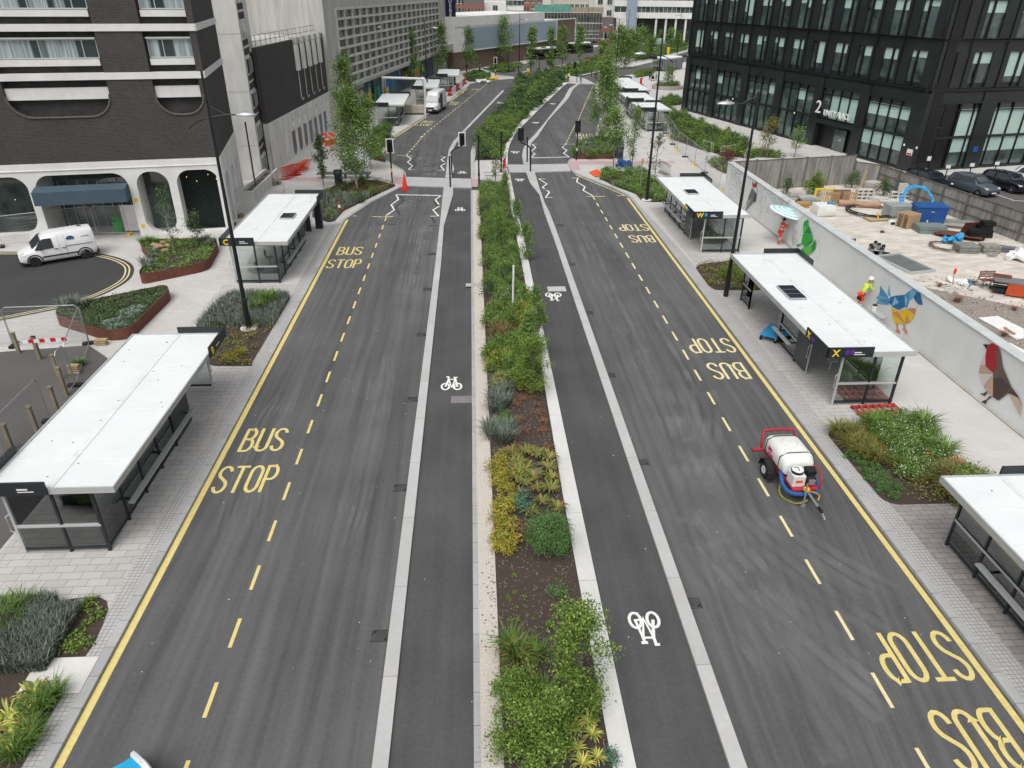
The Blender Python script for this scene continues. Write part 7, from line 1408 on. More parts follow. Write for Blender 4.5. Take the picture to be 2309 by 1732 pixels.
def P_fern(name, h, n, wd, m):
    t = bpy.data.objects.new(name, None); COL.objects.link(t); a = rng.random(n)*2*np.pi; d = np.stack([np.cos(a), np.sin(a), 0*a], 1); Vs = []; Fs = []
    for i in range(n):
        L = h*(.6+.6*rng.random()); sd = np.array([-d[i][1], d[i][0], 0]); base = len(Vs)
        for j in range(6):
            u = j/5; p = d[i]*L*u*.95+np.array([0,0,L*.75*math.sin(u*2.2)*.8+.02]); w_ = wd*math.sin(math.pi*(.12+.85*u))*.5; Vs += [p-sd*w_, p+sd*w_]
        Fs += [(base+2*j, base+2*j+1, base+2*j+3, base+2*j+2) for j in range(5)]
    mesh_np('fronds', np.array(Vs), np.array(Fs), m, t); return t
def P_tree(name, H_, R0, cb, n, s, m, bark, k=26, cone=.6, r0=.06, spread=.2):
    t = bpy.data.objects.new(name, None); COL.objects.link(t); zz = cb+(H_-cb)*rng.random(k)**1.0; u = (zz-cb)/(H_-cb); rad = R0*(np.clip(u*5, .35, 1))*(1-cone*u)*(.35+.65*rng.random(k)); a = rng.random(k)*2*np.pi
    cen = np.stack([rad*np.cos(a), rad*np.sin(a), zz], 1); cen = np.concatenate([cen, np.stack([.05*rng.normal(size=6), .05*rng.normal(size=6), np.linspace(H_*.8, H_, 6)], 1)])
    idx = rng.integers(0, len(cen), n); f = rng.random((n,1)); ax = np.stack([0*cen[idx,0], 0*cen[idx,0], cen[idx,2]*.85], 1)
    C = ax*(f**2)*.5+cen[idx]*(1-(f**2)*.5)+rng.normal(size=(n,3))*np.array([R0,R0,R0*1.1])*spread; V, F = leaves(C, s, .35, .6, .2); mesh_np('crown', V, F, m, t)
    b = MB(); b.tube([(0,0,0),(.02,.01,H_*.4),(-.01,.02,H_*.75),(0,0,H_*.97)], r0, 8, r1=.01)
    for c in cen[:k]: z0 = max(cb*.8, c[2]-np.hypot(c[0],c[1])*.9-.2); b.tube([(0,0,z0), (c[0]*.5,c[1]*.5,(z0+c[2])/2), tuple(c)], r0*.32, 4, r1=.006)
    b.build('trunk', bark, t); return t
HIDE = []
def proto(o): HIDE.append(o); return o
def put(pr, x, y, label, cat, group=None, sc=1., z=.1, name=None, sz=None):
    q = (sc, sc, sc*(sz or 1)); r = copy_thing(pr, (x, y, z), random.random()*6.28, label, group, q); r['category'] = cat; return r
def mass(name, label, cat, pts, prs, s0, s1, z=.1, sz=1.):
    Vs = []; m = None; cache = {}
    for x, y in pts:
        pr = random.choice(prs)
        if pr.name not in cache: o = [c for c in pr.children if c.name.startswith('foliage')][0]; a = np.empty(len(o.data.vertices)*3, np.float32); o.data.vertices.foreach_get('co', a); cache[pr.name] = (a.reshape(-1,4,3)[::2].reshape(-1,3), o.data.materials[0])
        C, mt = cache[pr.name]; s = random.uniform(s0, s1); a = random.random()*6.28; m = m or []
        R = np.array([[math.cos(a),-math.sin(a),0],[math.sin(a),math.cos(a),0],[0,0,sz]])*s; Q = C.reshape(-1,4,3); mid = Q.mean(1, keepdims=True); Q = mid+(Q-mid)*1.4
        Vs.append((Q.reshape(-1,3)@R.T+np.array([x,y,z]), mt))
    mts = list(dict.fromkeys(v[1] for v in Vs)); V = np.concatenate([v[0] for v in Vs]); o = mesh_np(name, V, np.arange(len(V)).reshape(-1,4), mts[0])
    for q in mts[1:]: o.data.materials.append(q)
    mi = np.concatenate([np.full(len(v[0])//4, mts.index(v[1]), np.int32) for v in Vs]); o.data.polygons.foreach_set('material_index', mi); return tag(o, label, cat, kind='stuff')
def inside(p, x, y):
    c = False; j = len(p)-1
    for i in range(len(p)):
        if (p[i][1] > y) != (p[j][1] > y) and x < (p[j][0]-p[i][0])*(y-p[i][1])/(p[j][1]-p[i][1])+p[i][0]: c = not c
        j = i
    return c
def scatter(p, n, cond=None):
    xs = [q[0] for q in p]; ys = [q[1] for q in p]; o = []; k = 0
    while len(o) < n and k < n*40:
        k += 1; x, y = random.uniform(min(xs), max(xs)), random.uniform(min(ys), max(ys))
        if inside(p, x, y) and (cond is None or cond(x, y)): o.append((x, y))
    return o
def cover_stuff(name, label, cat, p, n, kind, h, wd, m, z=.12, cond=None, clump=0):
    if clump:
        cs = scatter(p, clump, cond); q = []
        for i in range(n): c = cs[i % len(cs)]; q.append((c[0]+random.gauss(0, .16), c[1]+random.gauss(0, .16)))
        q = [c for c in q if inside(p, *c)]
    else: q = scatter(p, n, cond)
    if not q: return
    C = np.array([(x, y, z) for x, y in q]); V, F = blades(C, h, wd, .45) if kind == 'blade' else leaves(C+np.array([[0,0,1]])*rng.random((len(C),1))*h, wd, .8)
    o = mesh_np(name, V, F, m); return tag(o, label, cat, kind='stuff')
random.seed(5)
tuft = proto(P_tuft('grass_tuft', .55, 150, .022, LGR)); tuftY = proto(P_tuft('grass_tuft', .5, 140, .02, LFE, 1.0)); tuftG = proto(P_tuft('lavender_plant', .6, 130, .026, LGY, .6, .14)); tuftD = proto(P_tuft('grass_tuft', .6, 120, .018, LBR, 1.0))
fern = proto(P_fern('fern', .36, 34, .055, LFE)); fernY = proto(P_fern('fern', .36, 36, .035, leaf('leaf_rosette', [(.08,.15,.02),(.16,.24,.04),(.45,.38,.08)]))); fern2 = proto(P_fern('fern', .34, 36, .05, LG))
bushY = proto(P_bush('yellow_shrub', .42, .62, 900, .065, LYE)); bushG = proto(P_bush('green_shrub', .42, .6, 1100, .055, LG)); bushB = proto(P_bush('bright_shrub', .5, .75, 1300, .06, LGB)); bushD = proto(P_bush('dark_shrub', .5, .7, 1000, .06, LDK)); bushF = proto(P_bush('flowering_shrub', .45, .65, 900, .055, LG, extra=(FLW, 40, .04)))
bushC = proto(P_bush('round_conifer', .34, .42, 700, .05, LCO, False)); bushO = proto(P_bush('orange_shrub', .42, .5, 480, .08, LOR)); bushL = proto(P_bush('bluish_shrub', .35, .5, 420, .07, LBT)); bushS = proto(P_bush('silver_shrub', .26, .22, 300, .075, LSI, False)); bushR = proto(P_bush('low_brown_plant', .34, .3, 280, .06, LBR)); bushLow = proto(P_bush('low_green_plant', .25, .2, 180, .06, LGB, False))
bigG = proto(P_bush('large_green_shrub', 1.1, 1.9, 12000, .06, LGB, k=46, tight=.115)); bigG2 = proto(P_bush('large_green_shrub', .85, 1.7, 6500, .06, LGB, k=34, tight=.115)); bigC = proto(P_bush('large_conifer_shrub', .9, 1.5, 13000, .045, LCO, k=60, tight=.13))
treeM = proto(P_tree('young_tree', 2.7, .95, .25, 8500, .062, LGB, BARK, 44, .45, .03, .13)); treeM2 = proto(P_tree('young_tree', 2.4, .6, .2, 4000, .065, LG, BARK, 34, .45, .025, .16))
# ---- median, nearest stretch: plant by plant
def row(k, pts, pr, label, cat, group, sc=1., z=.1, jit=.15):
    for q in pts: x, y = at(k, q[0], q[1], z); put(pr, x, y, label, cat, group, sc*random.uniform(1-jit, 1+jit), z)
ALL = []
put(bigG, *at('L', 690, 1500, .1), 'biggest bright green shrub at the bottom of the median planting', 'shrub', None, 1.05); put(bigG2, *at('L', 540, 1200, .1), 'bright green shrub on the left of the median, above the biggest one', 'shrub', None, .9)
put(treeM, *at('L', 1000, 1130, .1), 'young leafy tree spilling over the right median kerb near the bottom of the photo', 'tree', None, 1.05); put(bigC, *at('K', 870, 1620, .1), 'dense mid green conifer like shrub below the yellow shrubs in the median', 'shrub', None, 1.0)
put(bushB, *at('L', 1130, 1250, .1), 'small bright shrub right of the ferns at the bottom of the median', 'shrub', None, .8); put(bushL, *at('L', 1250, 1600, .1), 'small blue green plant leaning over the right kerb at the very bottom', 'plant', None, .7)
put(bushC, *at('L', 850, 360, .1), 'small rounded green conifer in bare mulch, upper one of two', 'conifer', None, 1.0); put(bushC, *at('L', 930, 520, .1), 'small rounded green conifer with reddish edge in bare mulch, lower one of two', 'conifer', None, 1.15); put(bushLow, *at('L', 800, 610, .1), 'tiny green plant below the two small conifers', 'plant', None, .9)
row('L', [(530,220),(530,345),(480,385),(610,385),(500,550),(550,555),(670,550),(880,605),(550,465)], bushLow, 'tiny pale green seedling plant in the bare mulch of the median', 'plant', 'tiny seedling plants in the bare mulch', .45)
row('L', [(500,780),(690,830)], tuft, 'arching green grass tuft beside the young tree near the bottom of the median', 'grass tuft', 'grass tufts near the bottom of the median', 1.05); row('L', [(560,850)], tuftY, 'olive grass tuft between the two green tufts near the bottom of the median', 'grass tuft', None, 1.0)
row('L', [(850,1250),(900,1300),(760,1150)], tuft, 'blue green grass tuft between the big shrubs at the bottom of the median', 'grass tuft', 'grass tufts between the big shrubs', .9)
row('L', [(960,1370),(1110,1420),(1000,1530),(1150,1590),(1080,1330),(1040,1640)], fernY, 'yellow edged rosette plant at the bottom right of the median', 'fern', 'yellow edged rosettes at the bottom of the median', .9)
row('K', [(480,900),(500,1020),(450,1090),(520,1140),(560,1260),(500,1300),(470,1400),(530,1450),(460,1540),(560,1590),(500,1640),(440,980)], bushY, 'yellow leaved shrub in the row along the left edge of the median', 'shrub', 'yellow shrubs along the left edge of the median', .95)
row('K', [(600,860),(690,830),(780,850),(610,930),(640,1000),(560,820),(880,880),(870,960),(900,1040),(680,1090),(780,1130),(890,1140),(820,1240),(950,1290),(720,1330),(750,1030),(560,960),(610,1050),(690,960),(640,1180)], fern, 'green and rust coloured fern in the middle stretch of the median', 'fern', 'ferns in the middle stretch of the median', 1.1)
row('K', [(650,1230),(660,1300)], bushL, 'blue green shrub among the ferns in the median', 'shrub', 'blue green shrubs among the ferns', 1.0); row('K', [(620,1450),(640,1520)], bushR, 'low brown plant beside the dense conifer like shrub', 'plant', 'low brown plants by the conifer like shrub', 1.1)
row('K', [(450,240),(520,250),(440,300),(500,330),(430,360),(520,390),(430,420),(490,440),(410,470),(440,640),(400,690),(480,720),(540,640),(380,630),(540,720)], tuftG, 'grey green lavender plant on the left of the median by the mulch', 'lavender', 'lavender plants on the left of the median', .85)
row('K', [(480,560),(500,520),(450,600),(530,590)], bushC, 'bright rounded green shrub among the lavender plants of the median', 'shrub', 'bright rounded shrubs among the lavender', 1.0); row('K', [(455,110),(430,60),(520,90)], tuft, 'green grass tuft at the top of the lavender stretch in the median', 'grass tuft', 'grass tufts above the lavender', 1.25)
row('K', [(640,380),(620,420),(740,360),(640,540),(830,560),(800,500),(680,640),(820,640),(620,760),(880,780),(790,420),(560,200),(600,300)], bushR, 'low brown and green plant in the bare mulch right of the lavender', 'plant', 'low brown plants in the mulch right of the lavender', .8)
put(treeM, *at('K', 740, 320, .1), 'young leafy tree touching the right kerb of the median near the lavender', 'tree', None, .95); put(treeM2, *at('K', 700, 90, .1), 'slender young tree just above the one near the lavender', 'tree', None, 1.1)
tag(MB().box(-.26,.26,-.22,.22,.0,.1).build('valve_box', mat('grey_green_box', (.15,.22,.21), .5), loc=(*at('K', 757, 985, .1), .1), bev=.02), 'small grey green plastic valve box among the ferns of the median', 'valve box')
# ---- median up to the crossing: dense mixed planting
random.seed(12); med = []
for i in range(250):
    y = 27+35*(i+random.random())/250; x = random.uniform(.6, 2.72); med.append((x, y))
for x, y in med:
    u = random.random()
    if y < 36: pr, lb, ct, gr = [(bushG,'green leafy shrub in the dense stretch of the median level with the shelter marked X','shrub','green shrubs of the median level with the X shelter'),(bushO,'orange tinted shrub in the median level with the shelter marked X','shrub','orange shrubs of the median'),(tuftD,'dry brown grass clump in the median below the white pole','grass tuft','dry grasses of the median'),(bushB,'bright green shrub in the median level with the shelter marked X','shrub','bright shrubs of the median level with the X shelter'),(bushY,'yellow shrub in the median level with the shelter marked X','shrub','yellow shrubs of the median level with the X shelter')][0 if u < .42 else 1 if u < .52 and x > 1.3 else 2 if u < .62 and x < 1.5 else 3 if u < .93 else 4]
    else: pr, lb, ct, gr = [(bushG,'green shrub in the densest stretch of the median below the crossing','shrub','green shrubs of the median below the crossing'),(bushD,'dark green shrub in the densest stretch of the median below the crossing','shrub','dark shrubs of the median below the crossing'),(bushB,'bright green shrub in the densest stretch of the median below the crossing','shrub','bright shrubs of the median below the crossing'),(bushF,'shrub with small white flowers in the median below the crossing','shrub','white flowering shrubs of the median')][0 if u < .45 else 1 if u < .6 else 2 if u < .88 else 3]
    put(pr, x, y, lb, ct, gr, random.uniform(.85, 1.35), sz=random.uniform(.9, 1.3))
for q, lb in [(('G',330,780),'slim young tree right of the white pole in the median'),(('G',240,560),'slim young tree above the white pole in the median'),(('G',150,300),'young tree in the median just below the crossing guard rail'),(('F',2150,600),'young tree on the left of the median below the crossing'),(('G',430,1590),'young tree leaning over the right median kerb beside the painted bicycle cover'),(('G',400,1380),'small young tree over the right median kerb above the leaning one')]:
    put(treeM2, *at(*q, .1), lb, 'tree', None, random.uniform(.85, 1.05))
# ---- median beyond the crossing
random.seed(15)
mf = sorted(scatter(MEDF, 260), key=lambda q: q[1])
for x, y in mf[:60]: put(random.choice([bushG, bushD, bushG, bushB]), x, y, 'tall green shrub in the dense median planting beyond the crossing', 'shrub', 'shrubs of the median beyond the crossing', random.uniform(1.5, 2.3), sz=1.1)
mass('shrub_mass', 'dense mass of dark and mid green shrubs filling the median beyond the crossing', 'shrubs', mf[60:], [bushG, bushD, bushG, bushD], 1.6, 2.5)
# ---- left beds
BL1 = poly('J', [(-160,480),(300,430),(600,385),(740,380),(800,410),(810,470),(770,590),(700,740),(600,880),(500,1060),(330,1350),(160,1659),(0,1900),(-300,1900)])
BL2 = rounded(polym(.1, ('E', [(1690,1290),(1830,1130),(1980,1010)]), ('F', [(0,1000),(330,1012),(365,1035),(250,1230),(120,1450),(30,1600)]), ('E', [(2170,1625),(1790,1625)])), .5)
BL3 = rounded(polym(.1, ('F', [(545,345),(580,200),(700,90),(850,20)]), ('n', [(390,1640),(560,1580),(800,1590),(960,1640)]), ('k', [(200,880),(262,945),(0,1065)]), ('F', [(820,290),(740,380),(690,388)])), .4)
BR1 = rounded(poly('M', [(745,430),(770,395),(860,375),(1320,340),(1500,430),(1560,560),(1760,720),(1900,940),(1250,955),(1150,915),(900,620)]), .4)
BR2 = rounded(poly('s', [(1567,603),(1582,595),(1650,588),(1700,597),(1720,655),(1612,655),(1598,645)]), .4)
BR3 = rounded(poly('e', [(870,965),(1080,845),(1300,838),(1700,880),(2010,1060),(2090,1390),(1700,1392),(1620,1355),(1530,1245),(1300,1165),(1100,1085)]), .5)
for p in (BL1, BL2, BL3, BR1, BR2, BR3): struct('planting_bed', p, None, .112, MULCH)
GARD = polym(.1, ('o', [(130,440),(230,560),(460,560),(560,700),(1120,900),(1330,960),(1545,1110),(1480,1300),(1100,1270),(900,1200),(700,1150),(290,1000),(230,740)])); struct('planting_bed', GARD, None, .107, MULCH)
GARD2 = polym(.1, ('o', [(870,1370),(1080,1370),(1180,1500),(1180,1570),(1000,1500)])); struct('planting_bed', GARD2, None, .108, MULCH)
random.seed(31)
cover_stuff('lavender_bed', 'thick mass of grey green lavender filling the bed at the bottom left corner', 'lavender', BL1, 12000, 'blade', .42, .026, LGY, cond=lambda x, y: x < -10.95-.03*(y-12)-(.8 if y > 15 else 0) and y > 12.9)
for q in [('J',(690,415)),('J',(720,520)),('J',(660,590)),('J',(580,670)),('J',(660,720)),('J',(520,785)),('J',(640,470)),('J',(560,700))]: put(bushLow, *at(q[0], *q[1], .11), 'small yellow green cushion plant along the kerb edge of the bottom left bed', 'plant', 'cushion plants of the bottom left bed', random.uniform(.9,1.3))
for q in [(70,1290),(150,1400),(60,1480),(240,1150),(300,1110),(30,1380),(180,1330)]: put(random.choice([fern, fernY]), *at('J', *q, .11), 'yellow green rosette plant at the bottom left corner of the photo', 'fern', 'rosettes at the bottom left corner', 1.2)
for q in [(290,1260),(330,1200),(120,1580),(260,1420),(420,1130),(210,1500)]: put(tuft, *at('J', *q, .11), 'green grass tuft at the lower edge of the bottom left bed', 'grass tuft', 'grass tufts of the bottom left bed', .9)
for q in [(60,540),(30,600),(90,580),(180,470),(20,520)]: put(tuft, *at('J', *q, .11), 'bright green grass tuft at the top left of the bottom left bed', 'grass tuft', 'bright tufts of the bottom left bed', 1.1)
ll2 = sum(x for x, y in BL2)/len(BL2)
cover_stuff('lavender_bed', 'grey lavender mass behind the left lamp post', 'lavender', BL2, 8000, 'blade', .42, .024, LGY, cond=lambda x, y: (y > 33.8) or (x < -13.4 and y > 30.5))
cover_stuff('ground_cover', 'low russet and green ground cover around the left lamp post base', 'ground cover', BL2, 2600, 'leaf', .2, .09, LFE, cond=lambda x, y: y < 34.5, clump=60)
for q in [(110,1080),(170,1100),(90,1150),(200,1070)]: put(tuft, *at('F', *q, .11), 'bright green grass tuft right of the left lamp post', 'grass tuft', 'bright tufts right of the left lamp post', 1.3)
for q in [(1850,1550),(1980,1500),(2030,1420),(1950,1400),(2080,1520),(1900,1450),(2100,1590),(1970,1570)]: put(random.choice([bushLow, bushY]), *at('E', *q, .11), 'small yellow green plant in the mulch below the left lamp post', 'plant', 'small plants below the left lamp post', .8)
cover_stuff('ground_cover', 'mixed brown and green ground cover filling the left bed before the crossing', 'ground cover', BL3, 6000, 'leaf', .35, .10, LFE, clump=150)
cover_stuff('lavender_bed', 'bluish lavender patch in the left bed before the crossing', 'lavender', BL3, 2600, 'blade', .5, .045, LGY, cond=lambda x, y: 53 < y < 60 and x > -12.9)
for x, y in scatter(BL3, 16): put(random.choice([bushG, bushD, bushB, bushR]), x, y, 'shrub in the left bed before the crossing', 'shrub', 'shrubs of the left bed before the crossing', random.uniform(.7,1.1))
# steel planters
cover_stuff('ground_cover', 'low green ground cover in the steel planter near the white van', 'ground cover', PL1p, 7000, 'leaf', .22, .09, LG, .56, clump=160, cond=lambda x, y: True)
cover_stuff('ground_cover', 'low green and brown ground cover in the triangular steel planter', 'ground cover', PL2p, 9000, 'leaf', .2, .09, LDK, .56, clump=200)
for q in [(1270,790),(1240,740),(1310,700),(1290,760),(1330,660),(1780,540),(1830,560),(1740,560),(1800,590)]: put(tuftG, *at('E', *q, .56), 'silvery lavender at the pointed corners of the steel planter near the white van', 'lavender', 'lavender of the steel planter near the van', .8, .5)
for q in [(1230,570),(1290,560),(1340,570)]: put(tuft, *at('E', *q, .56), 'pale grass tuft at the back left corner of the steel planter near the white van', 'grass tuft', 'grasses of the steel planter near the van', 1, .5)
ROCK = mat('sandstone_boulder', (.30,.21,.13), .9, var=.3, scale=3, bump=.3)
for i, q in enumerate([(1400,570),(1450,600),(1370,610),(1330,590),(1420,640),(1460,560),(1340,640)]):
    b = MB(); random.seed(i+60); rr = random.uniform(.22,.38); secs = []
    for j in range(6): f = math.sin(math.pi*(j+.35)/5.7); secs.append([(rr*f*math.cos(a)*random.uniform(.85,1.15), rr*f*math.sin(a)*.8*random.uniform(.85,1.15), rr*(j/5)*.8) for a in [2*math.pi*k/9 for k in range(9)]])
    tag(MB().loft(secs).build('boulder', ROCK, smooth=True, loc=(*at('E', *q, .56), .55)), 'sandy rounded boulder at the back of the steel planter near the white van', 'boulder', 'boulders in the steel planter near the van')
for q in [(940,1260),(990,1240),(1040,1230),(960,1300),(1010,1290),(1070,1270),(1060,1170),(1150,1140),(1210,1130),(1110,1190),(900,1270),(1180,1170)]: put(bushS, *at('E', *q, .56), 'pale silver green cushion plant in the triangular steel planter', 'plant', 'silver cushions of the triangular planter', 1.25, .48)
for q in [(540,1110),(590,1100),(640,1080),(680,1120),(560,1140),(740,1100)]: put(tuftG, *at('E', *q, .56), 'grey lavender at the left tip of the triangular steel planter', 'lavender', 'lavender of the triangular planter', .9, .48)
# right beds
cover_stuff('ground_cover', 'low green cover under the grasses of the right bed by the red pallet', 'ground cover', BR1, 6500, 'leaf', .25, .08, LFE, clump=110, cond=lambda x, y: x > 14.9)
for q in [(910,600),(990,650),(1020,710),(1090,690),(1070,770),(1160,750),(1160,800),(1140,850),(1250,830),(1240,895),(930,580)]: put(bushC, *at('M', *q, .11), 'rounded green cushion plant along the lower edge of the right bed', 'plant', 'cushion plants of the right bed', .82)
for q in [(820,420),(830,440),(900,440),(920,510),(900,540),(1000,540),(1050,600),(980,490),(950,420),(1130,640),(1080,560),(1000,600)]: put(tuftY, *at('M', *q, .11), 'yellow green grass tuft on the road side of the right bed', 'grass tuft', 'yellow green tufts of the right bed', 1.1)
for x, y in scatter(BR1, 60, lambda x, y: y > 19.6 and x > 15.2): put(random.choice([bushF, bushF, tuft]), x, y, 'green plant dotted with white flowers at the back of the right bed', 'flowering plant', 'white flowered plants of the right bed', 1.15)
for x, y in scatter(BR1, 40, lambda x, y: x > 16.2 and y < 19.8): put(random.choice([tuft, tuftD, tuft, bushB, tuftY]), x, y, 'tall grass or leafy clump in the middle of the right bed', 'grass tuft', 'clumps in the middle of the right bed', 1.25)
for q in [(1430,400),(1590,600),(1450,390)]: put(tuft, *at('M', *q, .11), 'dark green grass clump at the hoarding side of the right bed', 'grass tuft', 'dark clumps of the right bed', 1.5)
for q in [(1500,640),(1540,660),(1600,680),(1680,680)]: put(bushO, *at('M', *q, .11), 'rusty yellow plant at the far right of the right bed', 'plant', 'rusty plants of the right bed', 1.0)
cover_stuff('ground_cover', 'low yellow green cover in the small bed below the shelter marked W', 'ground cover', BR2, 2600, 'leaf', .25, .1, LFE, clump=50)
for x, y in scatter(BR2, 16, lambda x, y: x > 14.9): put(random.choice([bushLow, bushB, bushLow]), x, y, 'yellow green cushion plant in the small bed below the shelter marked W', 'plant', 'cushions of the small right bed', 1.1)
cover_stuff('ground_cover', 'pale leafed ground cover in the right bed beyond the shelter marked W', 'ground cover', BR3, 6000, 'leaf', .5, .13, LG, clump=100, cond=lambda x, y: not (x < 13.4 and y < 66 and y > 63))
for x, y in scatter(BR3, 34): put(random.choice([bushB, bushF, bushG, bushLow]), x, y, 'green shrub in the right bed beyond the shelter marked W', 'shrub', 'shrubs of the right bed beyond the W shelter', random.uniform(.9,1.4))
cover_stuff('lavender_bed', 'grey lavender mass above the curved rusty steel edge at the right of the crossing', 'lavender', PL3p, 2600, 'blade', .6, .06, LGY, .4)
for x, y in scatter(PL3p, 30): put(random.choice([bushG, bushG, bushB, tuftG]), x, y, 'shrub inside the curved rusty steel edged bed', 'shrub', 'shrubs of the curved steel edged bed', 1.4, .35)
mass('shrub_mass', 'long mass of green and russet shrubs in the garden before the office block', 'shrubs', scatter(GARD, 240), [bushG, bushB, bushD, bushR], 1.0, 1.7)
for x, y in scatter(GARD, 18): put(random.choice([tuftY, bushB, bushD]), x, y, 'taller clump standing out of the long garden before the office block', 'shrub', 'taller clumps of the office garden', random.uniform(1.5,2.1))
for x, y in scatter(GARD2, 14): put(random.choice([bushG, bushF, bushR]), x, y, 'shrub in the small bed at the end of the hoarding', 'shrub', 'shrubs at the end of the hoarding', 1.2)
for q in [('o',(1130,1330)),('o',(1180,1280)),('o',(1230,1320)),('o',(1160,1420))]: put(proto(P_bush('dark_red_shrub', .6, .9, 700, .09, LRD)) if q[1][0] == 1130 else HIDE[-1], *at(q[0], *q[1], .1), 'dark red brown shrub behind the corner of the board fence', 'shrub', 'dark red shrubs behind the fence', 1.2)
for q in [(1600,1290),(1650,1270),(1700,1260),(1760,1290),(1850,1280),(1950,1290),(2050,1300),(1560,1310)]: put(bushB, *at('o', *q, .1), 'yellow green shrub behind the board fence in front of the entrance', 'shrub', 'yellow green shrubs behind the fence', 1.3)
for q, lb in [(('g',240,400),'small dark weed bush against the yard fence near the hoarding'),(('g',1240,300),'thin weed bush in front of the yard fence'),(('g',1740,430),'dark weed bush in the back corner of the yard')]: put(bushD, *at(*q, .12), lb, 'bush', None, 1.5, sz=1.6)
put(bigG2, *at('g', 640, 430, .12), 'large bright bush growing against the back fence of the yard', 'bush', None, 1.35); 
for i in range(40): x = random.uniform(22, 31); y = random.uniform(22, 40); put(random.choice([bushLow, tuftD]), x, y, 'small weed in the stony ground behind the hoarding', 'weed', 'weeds in the stony ground', random.uniform(.4,.8), .12)
for q in [('m',(1300,1370)),('m',(1350,1360))]: put(tuft, *at(q[0], *q[1]), 'weed tuft beside the timber blocks behind the nearest left shelter', 'weed', 'weed tufts behind the nearest left shelter', .7)
# ---- trees
def tree(label, k, b_, t_, R0, m=LG, bark=BARK, n=3000, s=.14, cb=.25, cone=.6, kk=28, r0=.06, name='young_tree', XY=None, group=None, spread=.2):
    if XY: X, Y, Z = XY
    else: X, Y, Z = hgt(k, b_, t_)
    t = P_tree(name, Z, R0, Z*cb, n, s, m, bark, kk, cone, r0, spread); t.location = (X, Y, .1); t.rotation_euler[2] = random.random()*6; return tag(t, label, 'tree', group)
random.seed(41)
tree('wide leafy birch left of the crossing beside the green litter bin bed', 's', (0,0), (0,0), 2.9, LG, BIRCH, 11500, .14, .2, .80, 60, .10, 'birch_tree', XY=(-10.0,62.66,7.8), spread=.11)
tree('tallest and narrowest birch, rising behind the wide one left of the crossing', 'n', (0,0), (0,0), 1.7, LG, BIRCH, 5200, .15, .2, .72, 40, .08, 'birch_tree', XY=(-11.4,69.0,10.0), spread=.13); tree('lower birch right behind the wide one left of the crossing', 'n', (0,0), (0,0), 1.6, LG, BIRCH, 5000, .14, .2, .6, 32, .07, 'birch_tree', XY=(-9.69,70.1,6.4))
tree('small dark leaved tree beside the green litter bin on the left', 'n', (155,1659), (80,1090), .75, LDK, BARK, 2600, .12, .28, .45, 24, .05)
tree('tall tree rising behind the big birch in front of the department store', 'n', (460,900), (390,110), 1.9, LG, BARK, 4000, .17, .25, .7, 34, .08)
tree('tree in front of the department store between the two lamp posts', 'c', (870,800), (850,20), 1.9, LG, BARK, 2600, .24, .2, .6, XY=(-10.0,131.1,9.0)); tree('farther tree in front of the store just right of the second lamp post', 'B', (0,0), (0,0), 1.9, LG, BARK, 2400, .26, .15, .7, XY=(-5.5,147,9.2))
tree('slender young tree on the right pavement beyond the shelter marked W', 'e', (1455,850), (1520,-300), .95, LG, BARK, 2600, .11, .25, .6, 30, .05)
tree('open sparse young tree right of the lamp post beyond the shelter marked W', 'e', (1855,1050), (1900,170), 1.0, LDK, BARK, 700, .12, .3, .1, 26, .04, spread=.12)
tree('tallest tree of the right pavement in front of the white roofed shelters', 'C', (1030,1250), (1040,560), 2.1, LG, BIRCH, 9000, .15, .12, .5, 50, .08, XY=(13.9,80.5,8.8), spread=.15); tree('tree trunk leaning beside the tallest right tree, just past the crossing', 'e', (0,0), (0,0), 1.3, LG, BARK, 2600, .15, .45, .5, XY=(13.24,69.0,5.6))
tree('middle tree of the right pavement beyond the crossing', 'C', (0,0), (0,0), 1.6, LG, BARK, 2600, .18, .2, .5, XY=(15.8,88,6.6)); tree('farthest tree of the group on the right pavement beyond the crossing', 'C', (0,0), (0,0), 1.6, LG, BARK, 2200, .2, .2, .5, XY=(19.6,112,7.5))
tree('thin wispy tree in the refuge right behind the guard railing', 'k', (2035,960), (2030,300), .7, LG, BARK, 900, .10, .3, .2, 22, .03, spread=.14)
tree('small reddish leaved tree in the steel planter near the white van', 'E', (1515,710), (1330,60), .65, LDK, BIRCH, 1100, .10, .25, .2, 22, .03, XY=(-18.82,44.4,4.6)); tree('multi stemmed dark shrub like tree in the steel planter near the white van', 'E', (0,0), (0,0), .6, LDK, BARK, 1100, .10, .15, -.3, 22, .02, XY=(-17.9,46.2,2.6))
tree('yellow green young tree behind the board fence, left of the entrance', 'D', (290,1180), (330,880), 1.1, LFE, BARK, 1500, .14, .25, .4, 26, .04); tree('smaller yellow green tree behind the board fence beside the entrance', 'D', (500,1170), (510,960), 1.0, LG, BARK, 900, .14, .3, .2, 22, .04)
for i, (k, b_, t_, R0, lb) in enumerate([('a',(760,810),(790,230),2.6,'full conical tree in front of the middle of the blank blue panel'),('a',(325,935),(290,340),1.9,'slim conical tree left of the blank blue panel'),('a',(450,830),(440,540),.9,'very thin small tree at the left end of the blank blue panel'),('a',(1100,900),(1100,370),1.7,'slim tree right of the small far lamp, in front of the blue panel'),('a',(1325,950),(1340,360),1.2,'thin tree standing in the paving before the far bed'),('a',(1480,830),(1490,340),2.0,'rounder tree at the right end of the blank blue panel'),('a',(1690,760),(1710,330),1.9,'tree in front of the scaffolded building'),('a',(1000,650),(1000,470),.8,'tiny dark conifer in front of the blue panel'),('a',(1240,740),(1240,600),1.2,'small light tree behind the far crossing posts')]):
    tree(lb, k, b_, t_, R0, LDK if 'conifer' in lb else LG, BARK, 2200, .27, .18, .65)
